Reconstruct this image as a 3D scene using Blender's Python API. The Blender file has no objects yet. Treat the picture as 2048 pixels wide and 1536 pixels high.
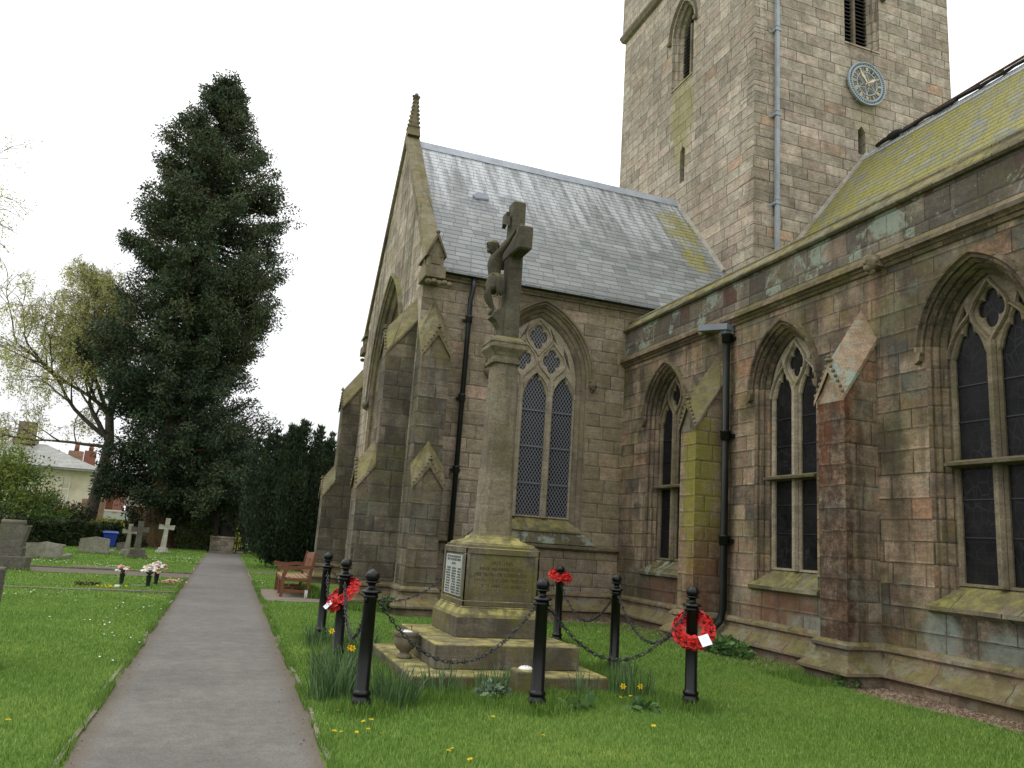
import bpy, bmesh, math, random
import numpy as np
from mathutils import Vector, Matrix, noise
from mathutils.geometry import tessellate_polygon

random.seed(7)
R = math.radians
S = bpy.context.scene
COL = S.collection

# ------------------------------------------------------------------ camera
F_PX, PITCH, ROLL, YAW = 1571.0, R(11.28), R(3.92), R(18.96)
CAM = Vector((0, 0, 1.5))
fw = Vector((math.sin(YAW) * math.cos(PITCH), math.cos(YAW) * math.cos(PITCH), math.sin(PITCH)))
r0 = Vector((math.cos(YAW), -math.sin(YAW), 0))
u0 = r0.cross(fw)
rr = math.cos(ROLL) * r0 + math.sin(ROLL) * u0
uu = -math.sin(ROLL) * r0 + math.cos(ROLL) * u0
cd = bpy.data.cameras.new('camera')
cam = bpy.data.objects.new('camera', cd)
COL.objects.link(cam)
cam.matrix_world = Matrix(((rr.x, uu.x, -fw.x, CAM.x), (rr.y, uu.y, -fw.y, CAM.y), (rr.z, uu.z, -fw.z, CAM.z), (0, 0, 0, 1)))
cd.sensor_width = 36.0
cd.lens = F_PX / 2048 * 36.0
cd.clip_start = 0.1
cd.clip_end = 3000
S.camera = cam

# ------------------------------------------------------------------ sky: bright even overcast
SUN_EL, SUN_AZ = R(52), R(-75)        # azimuth measured from +Y towards +X
W = bpy.data.worlds.new('World')
S.world = W
W.use_nodes = True
nt = W.node_tree
for n in list(nt.nodes):
    nt.nodes.remove(n)
wo = nt.nodes.new('ShaderNodeOutputWorld')
bg = nt.nodes.new('ShaderNodeBackground')
sky = nt.nodes.new('ShaderNodeTexSky')
sky.sky_type = 'NISHITA'
sky.sun_disc = False
sky.sun_elevation = SUN_EL
sky.sun_rotation = SUN_AZ
hs = nt.nodes.new('ShaderNodeHueSaturation')
hs.inputs['Saturation'].default_value = 0.12
nt.links.new(sky.outputs[0], hs.inputs['Color'])
cn = nt.nodes.new('ShaderNodeTexNoise')
cn.inputs['Scale'].default_value = 1.6
cn.inputs['Detail'].default_value = 3
cr = nt.nodes.new('ShaderNodeValToRGB')
cr.color_ramp.elements[0].position = 0.3
cr.color_ramp.elements[0].color = (9.6, 9.75, 10.0, 1)
cr.color_ramp.elements[1].position = 0.75
cr.color_ramp.elements[1].color = (10.6, 10.65, 10.8, 1)
nt.links.new(cn.outputs['Fac'], cr.inputs[0])
mx = nt.nodes.new('ShaderNodeMixRGB')
mx.inputs[0].default_value = 0.9
nt.links.new(hs.outputs[0], mx.inputs[1])
nt.links.new(cr.outputs[0], mx.inputs[2])
# an overcast sky is about twice as bright overhead as at the horizon
tc = nt.nodes.new('ShaderNodeTexCoord'); sx = nt.nodes.new('ShaderNodeSeparateXYZ'); nt.links.new(tc.outputs['Generated'], sx.inputs[0])
mr = nt.nodes.new('ShaderNodeMapRange'); mr.inputs[1].default_value = 0.12; mr.inputs[2].default_value = 0.95; mr.inputs[3].default_value = 1.07; mr.inputs[4].default_value = 2.3
nt.links.new(sx.outputs[2], mr.inputs[0])
vs = nt.nodes.new('ShaderNodeVectorMath'); vs.operation = 'SCALE'
nt.links.new(mx.outputs[0], vs.inputs[0]); nt.links.new(mr.outputs[0], vs.inputs['Scale'])
nt.links.new(vs.outputs[0], bg.inputs[0])
bg.inputs[1].default_value = 0.098
nt.links.new(bg.outputs[0], wo.inputs[0])

sd = bpy.data.lights.new('sun', 'SUN')
sd.energy = 0.6
sd.angle = R(25)
sd.color = (1.0, 0.97, 0.92)
sun = bpy.data.objects.new('sun', sd)
COL.objects.link(sun)
sdir = Vector((math.sin(SUN_AZ) * math.cos(SUN_EL), math.cos(SUN_AZ) * math.cos(SUN_EL), math.sin(SUN_EL)))
sun.rotation_euler = sdir.to_track_quat('Z', 'Y').to_euler()
sun.location = (-20, 0, 30)

S.view_settings.view_transform = 'Standard'
S.view_settings.look = 'None'
S.view_settings.gamma = 1
S.view_settings.exposure = 0.08
S.render.engine = 'CYCLES'
S.cycles.max_bounces = 6
S.cycles.diffuse_bounces = 3
S.cycles.glossy_bounces = 3
S.cycles.transparent_max_bounces = 6
S.cycles.use_denoising = True


# ------------------------------------------------------------------ object helpers
def tag(o, label=None, cat=None, group=None, kind=None):
    if label: o['label'] = label
    if cat: o['category'] = cat
    if group: o['group'] = group
    if kind: o['kind'] = kind
    return o


def thing(name, label, cat, loc=(0, 0, 0), rz=0.0, group=None):
    o = bpy.data.objects.new(name, None)
    COL.objects.link(o)
    o.empty_display_size = 0.2
    o.location = loc
    o.rotation_euler = (0, 0, rz)
    return tag(o, label, cat, group)


def kids(o):
    return [c for c in COL.objects if c.parent is o]


def copy_tree(o, parent=None, pairs=None):
    if pairs is None:
        pairs = {}
        for c in COL.objects:
            if c.parent: pairs.setdefault(c.parent.name, []).append(c)
    c = o.copy()
    COL.objects.link(c)
    if parent: c.parent = parent
    for ch in pairs.get(o.name, []):
        copy_tree(ch, c, pairs)
    return c


class MB:
    def __init__(s):
        s.v = []; s.f = []; s.m = []; s.sm = []

    def add(s, verts, faces, mat=0, smooth=False):
        n = len(s.v)
        s.v.extend([tuple(p) for p in verts])
        for f in faces:
            s.f.append([i + n for i in f]); s.m.append(mat); s.sm.append(smooth)
        return s

    def box(s, x0, x1, y0, y1, z0, z1, mat=0):
        v = [(x, y, z) for z in (z0, z1) for y in (y0, y1) for x in (x0, x1)]
        return s.add(v, [(0, 2, 3, 1), (4, 5, 7, 6), (0, 1, 5, 4), (2, 6, 7, 3), (0, 4, 6, 2), (1, 3, 7, 5)], mat)

    def obox(s, c, ax, ay, az, mat=0):
        """box from centre and three half-axis vectors"""
        c = Vector(c); ax = Vector(ax); ay = Vector(ay); az = Vector(az)
        v = [c + ax * i + ay * j + az * k for k in (-1, 1) for j in (-1, 1) for i in (-1, 1)]
        return s.add(v, [(0, 2, 3, 1), (4, 5, 7, 6), (0, 1, 5, 4), (2, 6, 7, 3), (0, 4, 6, 2), (1, 3, 7, 5)], mat)

    def bar(s, p, q, w, h, mat=0, up=(0, 0, 1)):
        p = Vector(p); q = Vector(q); d = (q - p)
        L = d.length
        if L < 1e-6: return s
        d /= L
        up = Vector(up)
        if abs(d.dot(up)) > 0.98: up = Vector((1, 0, 0))
        a = d.cross(up).normalized(); b = a.cross(d)
        return s.obox((p + q) / 2, d * L / 2, a * w / 2, b * h / 2, mat)

    def frustum(s, c0, h0, c1, h1, mat=0):
        """two axis aligned rectangles: centre (x,y,z), half sizes (hx,hy)"""
        v = []
        for c, h in ((c0, h0), (c1, h1)):
            v += [(c[0] - h[0], c[1] - h[1], c[2]), (c[0] + h[0], c[1] - h[1], c[2]), (c[0] + h[0], c[1] + h[1], c[2]), (c[0] - h[0], c[1] + h[1], c[2])]
        return s.add(v, [(3, 2, 1, 0), (4, 5, 6, 7), (0, 1, 5, 4), (1, 2, 6, 5), (2, 3, 7, 6), (3, 0, 4, 7)], mat)

    def stack(s, cx, cy, prof, mat=0, chamfer=0.0):
        """square column through (z, hx, hy) rings, optional corner chamfer"""
        rings = []
        for z, hx, hy in prof:
            if chamfer:
                c = min(chamfer, hx * .45, hy * .45)
                pts = [(-hx + c, -hy), (hx - c, -hy), (hx, -hy + c), (hx, hy - c), (hx - c, hy), (-hx + c, hy), (-hx, hy - c), (-hx, -hy + c)]
            else:
                pts = [(-hx, -hy), (hx, -hy), (hx, hy), (-hx, hy)]
            rings.append([(cx + x, cy + y, z) for x, y in pts])
        return s.loft(rings, mat, caps=True)

    def loft(s, rings, mat=0, caps=True, closed=True, smooth=False):
        n = len(rings[0]); v = [p for r in rings for p in r]; f = []
        m = n if closed else n - 1
        for i in range(len(rings) - 1):
            for j in range(m):
                k = (j + 1) % n
                f.append((i * n + j, i * n + k, (i + 1) * n + k, (i + 1) * n + j))
        if caps and closed:
            f.append(tuple(range(n - 1, -1, -1))); f.append(tuple((len(rings) - 1) * n + j for j in range(n)))
        return s.add(v, f, mat, smooth)

    def lathe(s, prof, c=(0, 0, 0), n=16, mat=0, smooth=True):
        rings = [[(c[0] + r * math.cos(2 * math.pi * i / n), c[1] + r * math.sin(2 * math.pi * i / n), c[2] + z) for i in range(n)] for r, z in prof]
        return s.loft(rings, mat, True, True, smooth)

    def tube(s, pts, rad, n=8, mat=0, smooth=True, caps=True):
        pts = [Vector(p) for p in pts]
        rings = []
        up = Vector((0.13, 0.21, 0.97))
        for i, p in enumerate(pts):
            d = (pts[min(i + 1, len(pts) - 1)] - pts[max(i - 1, 0)])
            if d.length < 1e-7: d = Vector((0, 0, 1))
            d.normalize()
            a = d.cross(up)
            if a.length < 0.15: a = d.cross(Vector((1, 0.1, 0)))
            a.normalize(); b = d.cross(a)
            r = rad[i] if isinstance(rad, (list, tuple)) else rad
            rings.append([tuple(p + a * (r * math.cos(2 * math.pi * k / n)) + b * (r * math.sin(2 * math.pi * k / n))) for k in range(n)])
        return s.loft(rings, mat, caps, True, smooth)

    def ball(s, c, r, sc=(1, 1, 1), n=10, m=7, mat=0, smooth=True, jit=0):
        rings = []
        for i in range(m + 1):
            t = math.pi * i / m
            rings.append([(c[0] + sc[0] * r * (1 + random.uniform(-jit, jit)) * math.sin(max(t, .01)) * math.cos(2 * math.pi * k / n),
                           c[1] + sc[1] * r * (1 + random.uniform(-jit, jit)) * math.sin(max(t, .01)) * math.sin(2 * math.pi * k / n),
                           c[2] + sc[2] * r * math.cos(t)) for k in range(n)])
        return s.loft(rings, mat, True, True, smooth)

    def prism(s, poly, fn, d0, d1, mat=0, back=True):
        """2D polygon extruded between depths through mapping fn(a,b,d)"""
        n = len(poly)
        tri = tessellate_polygon([[Vector((a, b, 0)) for a, b in poly]])
        v = [fn(a, b, d0) for a, b in poly] + [fn(a, b, d1) for a, b in poly]
        f = [tuple(t) for t in tri]
        if back: f += [tuple(i + n for i in t)[::-1] for t in tri]
        f += [(i, (i + 1) % n, n + (i + 1) % n, n + i) for i in range(n)]
        return s.add(v, f, mat)

    def panel(s, outer, holes, fn, d, mat=0):
        loops = [outer] + holes
        tri = tessellate_polygon([[Vector((a, b, 0)) for a, b in L] for L in loops])
        flat = [p for L in loops for p in L]
        return s.add([fn(a, b, d) for a, b in flat], [tuple(t) for t in tri], mat)

    def build(s, name, mats, parent=None, uv=True, bevel=0, loc=None, attr=None, seg=1):
        me = bpy.data.meshes.new(name)
        me.from_pydata([tuple(p) for p in s.v], [], s.f)
        if not isinstance(mats, (list, tuple)): mats = [mats]
        for m in mats: me.materials.append(m)
        if len(mats) > 1: me.polygons.foreach_set('material_index', s.m)
        me.polygons.foreach_set('use_smooth', s.sm)
        if uv: box_uv(me)
        if attr is not None:
            a = me.attributes.new('tint', 'FLOAT', 'POINT'); a.data.foreach_set('value', attr)
        me.update()
        o = bpy.data.objects.new(name, me)
        COL.objects.link(o)
        if parent: o.parent = parent
        if loc: o.location = loc
        if bevel:
            b = o.modifiers.new('bevel', 'BEVEL'); b.width = bevel; b.segments = seg; b.limit_method = 'ANGLE'; b.angle_limit = R(35)
        return o


def box_uv(me):
    uvl = me.uv_layers.new(name='UVMap')
    n = len(me.loops)
    out = np.zeros((n, 2), dtype=np.float32)
    co = np.empty(len(me.vertices) * 3, dtype=np.float32); me.vertices.foreach_get('co', co); co = co.reshape(-1, 3)
    for p in me.polygons:
        nx, ny, nz = p.normal
        h = math.hypot(nx, ny)
        ls = p.loop_start; le = ls + p.loop_total
        vi = p.vertices[:]
        c = co[list(vi)]
        if h < 0.15:
            out[ls:le, 0] = c[:, 0]; out[ls:le, 1] = c[:, 1]
        else:
            tx, ty = -ny / h, nx / h
            # keep the sign of u constant for opposite faces
            if abs(tx) > abs(ty):
                if tx < 0: tx, ty = -tx, -ty
            elif ty < 0: tx, ty = -tx, -ty
            out[ls:le, 0] = c[:, 0] * tx + c[:, 1] * ty
            if h > 0.97:
                out[ls:le, 1] = c[:, 2]
            else:
                bx, by, bz = -nz * nx / h, -nz * ny / h, h
                if nz < 0: bx, by = nz * -nx / h, nz * -ny / h
                out[ls:le, 1] = c[:, 0] * bx + c[:, 1] * by + c[:, 2] * bz
    uvl.data.foreach_set('uv', out.ravel())


def np_mesh(name, verts, faces, mat, parent=None, tint=None, k=4):
    """fast mesh of many small polygons with k corners"""
    me = bpy.data.meshes.new(name)
    nv = len(verts); nf = len(faces)
    me.vertices.add(nv); me.vertices.foreach_set('co', np.asarray(verts, np.float32).ravel())
    me.loops.add(nf * k); me.loops.foreach_set('vertex_index', np.asarray(faces, np.int32).ravel())
    me.polygons.add(nf)
    me.polygons.foreach_set('loop_start', np.arange(0, nf * k, k, dtype=np.int32))
    me.polygons.foreach_set('loop_total', np.full(nf, k, np.int32))
    me.materials.append(mat)
    if tint is not None:
        a = me.attributes.new('tint', 'FLOAT', 'POINT'); a.data.foreach_set('value', np.asarray(tint, np.float32))
    me.update(calc_edges=True)
    o = bpy.data.objects.new(name, me); COL.objects.link(o)
    if parent: o.parent = parent
    return o


# ------------------------------------------------------------------ material helpers
class NT:
    def __init__(s, name):
        s.mat = bpy.data.materials.new(name); s.mat.use_nodes = True
        s.t = s.mat.node_tree
        s.p = s.t.nodes['Principled BSDF']
        s._geo = None; s._uv = None

    def n(s, typ, **kw):
        nd = s.t.nodes.new(typ)
        for k, v in kw.items(): setattr(nd, k, v)
        return nd

    def L(s, a, b): s.t.links.new(a, b)

    def put(s, sock, v):
        if isinstance(v, bpy.types.NodeSocket): s.L(v, sock)
        elif v is not None:
            if hasattr(sock.default_value, '__len__') and not hasattr(v, '__len__'): v = (v,) * len(sock.default_value)
            if hasattr(v, '__len__') and len(v) == 3 and len(sock.default_value) == 4: v = (*v, 1)
            sock.default_value = v

    def math(s, op, a, b=None, c=None, clamp=False):
        nd = s.n('ShaderNodeMath', operation=op, use_clamp=clamp)
        s.put(nd.inputs[0], a)
        if b is not None: s.put(nd.inputs[1], b)
        if c is not None: s.put(nd.inputs[2], c)
        return nd.outputs[0]

    def vm(s, op, a, b=None):
        nd = s.n('ShaderNodeVectorMath', operation=op)
        s.put(nd.inputs[0], a)
        if b is not None: s.put(nd.inputs[1], b)
        return nd.outputs[0]

    def mix(s, f, a, b, blend='MIX'):
        nd = s.n('ShaderNodeMixRGB', blend_type=blend)
        s.put(nd.inputs[0], f); s.put(nd.inputs[1], a); s.put(nd.inputs[2], b)
        return nd.outputs[0]

    def ramp(s, f, els, interp='LINEAR'):
        nd = s.n('ShaderNodeValToRGB'); r = nd.color_ramp; r.interpolation = interp
        while len(r.elements) < len(els): r.elements.new(0.5)
        for e, (p, c) in zip(r.elements, els):
            e.position = p
            if not hasattr(c, '__len__'): c = (c, c, c)
            e.color = (*c[:3], 1)
        s.put(nd.inputs[0], f)
        return nd.outputs[0]

    def step(s, x, a, b):
        nd = s.n('ShaderNodeMapRange', interpolation_type='SMOOTHSTEP')
        s.put(nd.inputs[0], x); nd.inputs[1].default_value = a; nd.inputs[2].default_value = b
        nd.inputs[3].default_value = 0; nd.inputs[4].default_value = 1
        return nd.outputs[0]

    def noise(s, vec, scale, detail=3, rough=0.55, dim='3D', dist=0.0, w=None):
        nd = s.n('ShaderNodeTexNoise', noise_dimensions=dim)
        if dim != '1D': s.put(nd.inputs['Vector'], vec)
        if w is not None: s.put(nd.inputs['W'], w)
        nd.inputs['Scale'].default_value = scale; nd.inputs['Detail'].default_value = detail
        nd.inputs['Roughness'].default_value = rough; nd.inputs['Distortion'].default_value = dist
        return nd.outputs['Fac']

    def white(s, dim, vec=None, w=None):
        nd = s.n('ShaderNodeTexWhiteNoise', noise_dimensions=dim)
        if vec is not None: s.put(nd.inputs['Vector'], vec)
        if w is not None: s.put(nd.inputs['W'], w)
        return nd

    def sep(s, v):
        nd = s.n('ShaderNodeSeparateXYZ'); s.put(nd.inputs[0], v); return nd.outputs

    def comb(s, x, y, z=0.0):
        nd = s.n('ShaderNodeCombineXYZ'); s.put(nd.inputs[0], x); s.put(nd.inputs[1], y); s.put(nd.inputs[2], z); return nd.outputs[0]

    @property
    def pos(s):
        if s._geo is None: s._geo = s.n('ShaderNodeNewGeometry')
        return s._geo.outputs['Position']

    @property
    def nrm(s):
        s.pos
        return s._geo.outputs['Normal']

    @property
    def uv(s):
        if s._uv is None: s._uv = s.n('ShaderNodeUVMap'); s._uv.uv_map = 'UVMap'
        return s._uv.outputs[0]

    @property
    def obj(s):
        return s.n('ShaderNodeTexCoord').outputs['Object']

    def bump(s, h, dist=0.01, strength=0.6, prev=None):
        nd = s.n('ShaderNodeBump'); nd.inputs['Strength'].default_value = strength; nd.inputs['Distance'].default_value = dist
        s.put(nd.inputs['Height'], h)
        if prev is not None: s.L(prev, nd.inputs['Normal'])
        return nd.outputs[0]

    def out(s, col=None, rough=None, spec=None, metal=None, normal=None, **kw):
        p = s.p.inputs
        if col is not None: s.put(p['Base Color'], col)
        if rough is not None: s.put(p['Roughness'], rough)
        if spec is not None: s.put(p['Specular IOR Level'], spec)
        if metal is not None: s.put(p['Metallic'], metal)
        if normal is not None: s.L(normal, p['Normal'])
        return s.mat


def sub(a, b): return a
# ------------------------------------------------------------------ materials
def courses(N, H, Lw, seed=0.0, vary=0.7):
    """irregular coursed masonry from metre UVs: returns cell random colour, mortar mask, edge distance, fv"""
    u, v, _ = N.sep(N.uv)
    v = N.math('ADD', v, seed * 3.1)
    wv = N.noise(None, 0.9, 1, 0.5, '1D', w=v)
    v2 = N.math('ADD', N.math('DIVIDE', v, H), N.math('MULTIPLY', wv, 0.9 * vary))
    row = N.math('FLOOR', v2); fv = N.math('FRACT', v2)
    rw = N.white('1D', w=N.math('ADD', row, seed)).outputs['Value']
    un = N.noise(None, 0.8, 1, 0.5, '1D', w=N.math('ADD', u, N.math('MULTIPLY', row, 13.73)))
    u2 = N.math('ADD', N.math('ADD', N.math('MULTIPLY', N.math('DIVIDE', u, Lw), N.math('ADD', 0.8, N.math('MULTIPLY', rw, 0.45 * vary))),
                              N.math('MULTIPLY', rw, 37.0)), N.math('MULTIPLY', un, 1.3 * vary))
    col = N.math('FLOOR', u2); fu = N.math('FRACT', u2)
    cell = N.white('3D', vec=N.comb(col, row, seed))
    ev = N.math('MULTIPLY', N.math('MINIMUM', fv, N.math('SUBTRACT', 1.0, fv)), H)
    eu = N.math('MULTIPLY', N.math('MINIMUM', fu, N.math('SUBTRACT', 1.0, fu)), Lw)
    e = N.math('MINIMUM', ev, eu)
    return cell, e, fv, fu, row, col


def spot(N, c, r):
    """soft ellipsoid mask in world space with a ragged edge"""
    d = N.vm('DIVIDE', N.vm('SUBTRACT', N.pos, c), r)
    ln = N.n('ShaderNodeVectorMath', operation='LENGTH'); N.L(d, ln.inputs[0])
    ns = N.noise(N.pos, 3.5, 5, 0.65)
    x = N.math('ADD', ln.outputs['Value'], N.math('MULTIPLY', N.math('SUBTRACT', ns, 0.5), 1.3))
    brk = N.math('ADD', 0.45, N.math('MULTIPLY', N.step(N.noise(N.pos, 8.0, 7, 0.78), 0.40, 0.56), 0.55))
    return N.math('MULTIPLY', N.math('SUBTRACT', 1.0, N.step(x, 0.55, 1.0)), brk)


def stone(name, pal, course=None, seed=0.0, soot=0.5, green=0.3, upgreen=0.7, lichen=0.0, streak=0.3, damp=0.35,
          spots=(), bump=0.7, joint=(0.03, 0.026, 0.02), jw=0.008, palemortar=0.25, gcol=(0.12, 0.115, 0.02), scale=1.0, red=0.0, ucols=((0.060, 0.056, 0.022), (0.17, 0.155, 0.05)), js=0.35):
    N = NT(name)
    P = N.pos
    px, py, pz = N.sep(P)
    if course:
        cell, e, fv, fu, row, col = courses(N, course[0], course[1], seed)
        cr_, cg_, cb_ = N.sep(cell.outputs['Color'])
        base = N.ramp(cr_, pal, 'LINEAR')
        base = N.mix(1.0, base, N.math('ADD', 0.84, N.math('MULTIPLY', cg_, 0.32)), 'MULTIPLY')
        off = N.vm('MULTIPLY', cell.outputs['Color'], (9.0, 9.0, 9.0))
    else:
        base = N.ramp(N.noise(P, 1.1 * scale, 3), pal)
        off = (0, 0, 0); e = None; cb_ = 0.5
    Pc = N.vm('ADD', P, off)
    # bedding inside each block
    bed = N.noise(N.vm('MULTIPLY', Pc, (1.2, 1.2, 11.0)), 2.2 * scale, 4, 0.6, dist=0.6)
    base = N.mix(0.55, base, N.ramp(bed, [(0.25, 0.55), (0.5, 1.0), (0.75, 1.3)]), 'MULTIPLY')
    grain = N.noise(P, 42 * scale, 5, 0.75)
    base = N.mix(0.8, base, N.ramp(grain, [(0.3, 0.45), (0.5, 1.0), (0.7, 1.5)]), 'MULTIPLY')
    mott = N.noise(P, 7.5, 5, 0.68)
    base = N.mix(0.65, base, N.ramp(mott, [(0.3, 0.55), (0.5, 1.0), (0.7, 1.4)]), 'MULTIPLY')
    if red:
        rn = N.math('MULTIPLY', N.step(N.noise(N.vm('MULTIPLY', P, (1, 1, 0.6)), 1.3, 5, 0.6), 0.53, 0.66), red)
        base = N.mix(rn, base, (0.16, 0.065, 0.035))
    # soot and weathering crust
    sn = N.noise(P, 0.75, 6, 0.62)
    sm = N.math('MULTIPLY', N.step(sn, 0.45, 0.58), soot)
    base = N.mix(sm, base, N.mix(0.8, base, (0.040, 0.033, 0.024)))
    if course:
        sm2 = N.math('MULTIPLY', N.math('MULTIPLY', N.step(cb_, 0.70, 0.85), N.step(N.noise(P, 2.6, 4), 0.38, 0.6)), min(1, soot * 1.1))
        base = N.mix(sm2, base, (0.07, 0.062, 0.052))
    stn = N.noise(N.vm('MULTIPLY', P, (3.2, 3.2, 0.22)), 1.6, 4, 0.6)
    stm = N.math('MULTIPLY', N.step(stn, 0.48, 0.62), streak)
    base = N.mix(stm, base, N.mix(0.7, base, (0.045, 0.04, 0.03)))
    # algae: general blotches, damp foot of the walls, upward faces
    gn = N.noise(P, 1.35, 6, 0.65)
    gm = N.math('MULTIPLY', N.step(gn, 0.46, 0.62), green)
    base = N.mix(gm, base, gcol)
    if damp:
        foot = N.math('SUBTRACT', 1.0, N.step(N.math('ADD', pz, N.math('MULTIPLY', gn, 1.4)), 0.5, 2.1))
        base = N.mix(N.math('MULTIPLY', foot, damp), base, N.mix(0.75, base, (0.055, 0.05, 0.028)))
    nz = N.sep(N.nrm)[2]
    um = N.math('MULTIPLY', N.math('MULTIPLY', N.step(nz, 0.18, 0.6), N.ramp(N.noise(P, 3.0, 5, 0.7), [(0.3, 0.25), (0.6, 1.0)])), upgreen)
    ucol = N.mix(N.step(N.noise(P, 6, 5, 0.7), 0.35, 0.65), ucols[0], ucols[1])
    base = N.mix(um, base, ucol)
    if lichen:
        ln_ = N.noise(P, 1.9, 8, 0.72, dist=0.4)
        lm = N.math('MULTIPLY', N.step(ln_, 0.52, 0.57), lichen)
        base = N.mix(lm, base, N.mix(grain, (0.15, 0.19, 0.15), (0.33, 0.37, 0.31)))
    # little white lichen specks
    wl = N.math('MULTIPLY', N.step(N.noise(P, 26, 2, 0.5), 0.71, 0.75), 0.45)
    base = N.mix(wl, base, (0.36, 0.36, 0.32))
    for c, r_, colr, k in spots:
        base = N.mix(N.math('MULTIPLY', spot(N, c, r_), k), base, N.mix(0.22, colr, base))
    h = N.math('ADD', N.math('MULTIPLY', grain, 0.22), N.math('MULTIPLY', bed, 0.5))
    if e is not None:
        ew = N.math('ADD', e, N.math('MULTIPLY', N.math('SUBTRACT', N.noise(P, 14, 3), 0.5), 0.014))
        m = N.math('SUBTRACT', 1.0, N.step(ew, jw * 0.35, jw * 1.3))
        jc = N.mix(N.math('MULTIPLY', N.step(N.noise(P, 2.2, 3), 0.55, 0.68), palemortar), joint, (0.36, 0.33, 0.27))
        base = N.mix(N.math('MULTIPLY', m, N.math('ADD', js, N.math('MULTIPLY', N.step(N.noise(P, 1.7, 4), 0.38, 0.6), 0.9 - js))), base, jc)
        edge = N.step(ew, 0.0, 0.035)
        h = N.math('ADD', N.math('ADD', h, N.math('MULTIPLY', edge, 0.8)), N.math('MULTIPLY', mott, 1.6))
        h = N.math('ADD', h, N.math('MULTIPLY', cb_, 0.35))
    nb = N.bump(h, 0.012, bump)
    return N.out(base, 0.9, 0.25, normal=nb)


BUFF = [(0.0, (0.35, 0.305, 0.235)), (0.3, (0.42, 0.355, 0.28)), (0.55, (0.395, 0.318, 0.245)), (0.75, (0.43, 0.375, 0.295)), (0.93, (0.37, 0.325, 0.26)), (1.0, (0.42, 0.29, 0.20))]
DARKB = [(0.0, (0.20, 0.142, 0.095)), (0.3, (0.275, 0.202, 0.138)), (0.6, (0.315, 0.226, 0.158)), (0.8, (0.24, 0.182, 0.122)), (0.93, (0.28, 0.185, 0.118)), (1.0, (0.28, 0.165, 0.10))]
MIDB = [(0.0, (0.235, 0.19, 0.135)), (0.3, (0.30, 0.24, 0.175)), (0.6, (0.265, 0.21, 0.155)), (0.85, (0.32, 0.27, 0.21)), (1.0, (0.34, 0.24, 0.175))]
DRS = [(0.0, (0.12, 0.097, 0.065)), (0.5, (0.195, 0.158, 0.11)), (1.0, (0.27, 0.215, 0.15))]
MEM = [(0.0, (0.105, 0.09, 0.062)), (0.5, (0.15, 0.13, 0.095)), (1.0, (0.20, 0.175, 0.13))]

m_tower = stone('tower_sandstone', BUFF, (0.31, 0.66), 3.0, soot=0.3, green=0.16, upgreen=0.2, streak=0.2, damp=0, js=0.6, jw=0.012, joint=(0.05, 0.042, 0.032),
                spots=[((11.55, 19.4, 14.7), (1.0, 0.8, 2.1), (0.25, 0.235, 0.07), 0.85), ((15.3, 15.7, 13.6), (0.6, 0.6, 0.9), (0.17, 0.16, 0.06), 0.6),
                       ((11.6, 15.8, 17.0), (0.35, 0.4, 0.9), (0.10, 0.09, 0.075), 0.7), ((11.6, 15.8, 13.9), (0.4, 0.45, 1.0), (0.10, 0.09, 0.075), 0.6),
                       ((11.6, 15.8, 10.6), (0.3, 0.45, 0.8), (0.13, 0.11, 0.08), 0.6)], palemortar=0.1)
m_aisle = stone('aisle_sandstone', DARKB, (0.275, 0.50), 11.0, soot=0.9, green=0.30, upgreen=0.6, lichen=0.14, streak=0.65, damp=0.75, red=0.3, js=0.5, jw=0.009,
                spots=[((8.05, 10.2, 0.75), (0.5, 1.1, 0.45), (0.16, 0.06, 0.035), 0.75), ((8.05, 13.5, 0.8), (0.5, 1.1, 0.4), (0.15, 0.06, 0.035), 0.7),
                       ((8.05, 6.4, 0.82), (0.5, 1.7, 0.42), (0.03, 0.026, 0.022), 0.95), ((8.05, 7.4, 0.75), (0.4, 0.35, 0.45), (0.26, 0.30, 0.25), 0.7), ((8.05, 6.5, 0.6), (0.4, 0.5, 0.3), (0.26, 0.30, 0.25), 0.6), ((8.05, 7.9, 2.0), (0.3, 0.25, 1.3), (0.06, 0.05, 0.03), 0.6),
                       ((8.05, 9.6, 0.55), (0.4, 0.6, 0.3), (0.26, 0.30, 0.25), 0.7),
                       ((8.05, 11.62, 3.0), (0.3, 0.22, 3.6), (0.045, 0.04, 0.03), 0.8), ((8.05, 8.0, 3.0), (0.3, 0.28, 1.3), (0.05, 0.045, 0.03), 0.6)])
m_parapet = stone('parapet_sandstone', [(0.0, (0.10, 0.085, 0.07)), (0.4, (0.17, 0.14, 0.115)), (0.7, (0.22, 0.185, 0.14)), (0.85, (0.12, 0.062, 0.048)), (1.0, (0.09, 0.045, 0.037))],
                  (0.3, 0.42), 5.0, soot=0.6, green=0.2, upgreen=0.85, lichen=0.75, streak=0.3, damp=0)
m_trans = stone('transept_sandstone', MIDB, (0.29, 0.55), 21.0, js=0.55, soot=0.3, green=0.2, upgreen=0.5, streak=0.2, damp=0.5,
                spots=[((7.6, 15.7, 3.0), (0.9, 0.5, 3.0), (0.17, 0.155, 0.07), 0.5)])
m_gable = stone('gable_sandstone', BUFF, (0.29, 0.5), 31.0, soot=0.35, green=0.25, upgreen=0.5, streak=0.8, damp=0.2, red=0.2)
m_butt = stone('buttress_sandstone', [(0, (0.10, 0.083, 0.065)), (0.4, (0.16, 0.132, 0.10)), (0.8, (0.20, 0.165, 0.125)), (1, (0.13, 0.095, 0.075))], (0.30, 0.5), 41.0,
               soot=0.7, green=0.25, upgreen=0.9, lichen=0.10, streak=0.5, damp=0.4)
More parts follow.
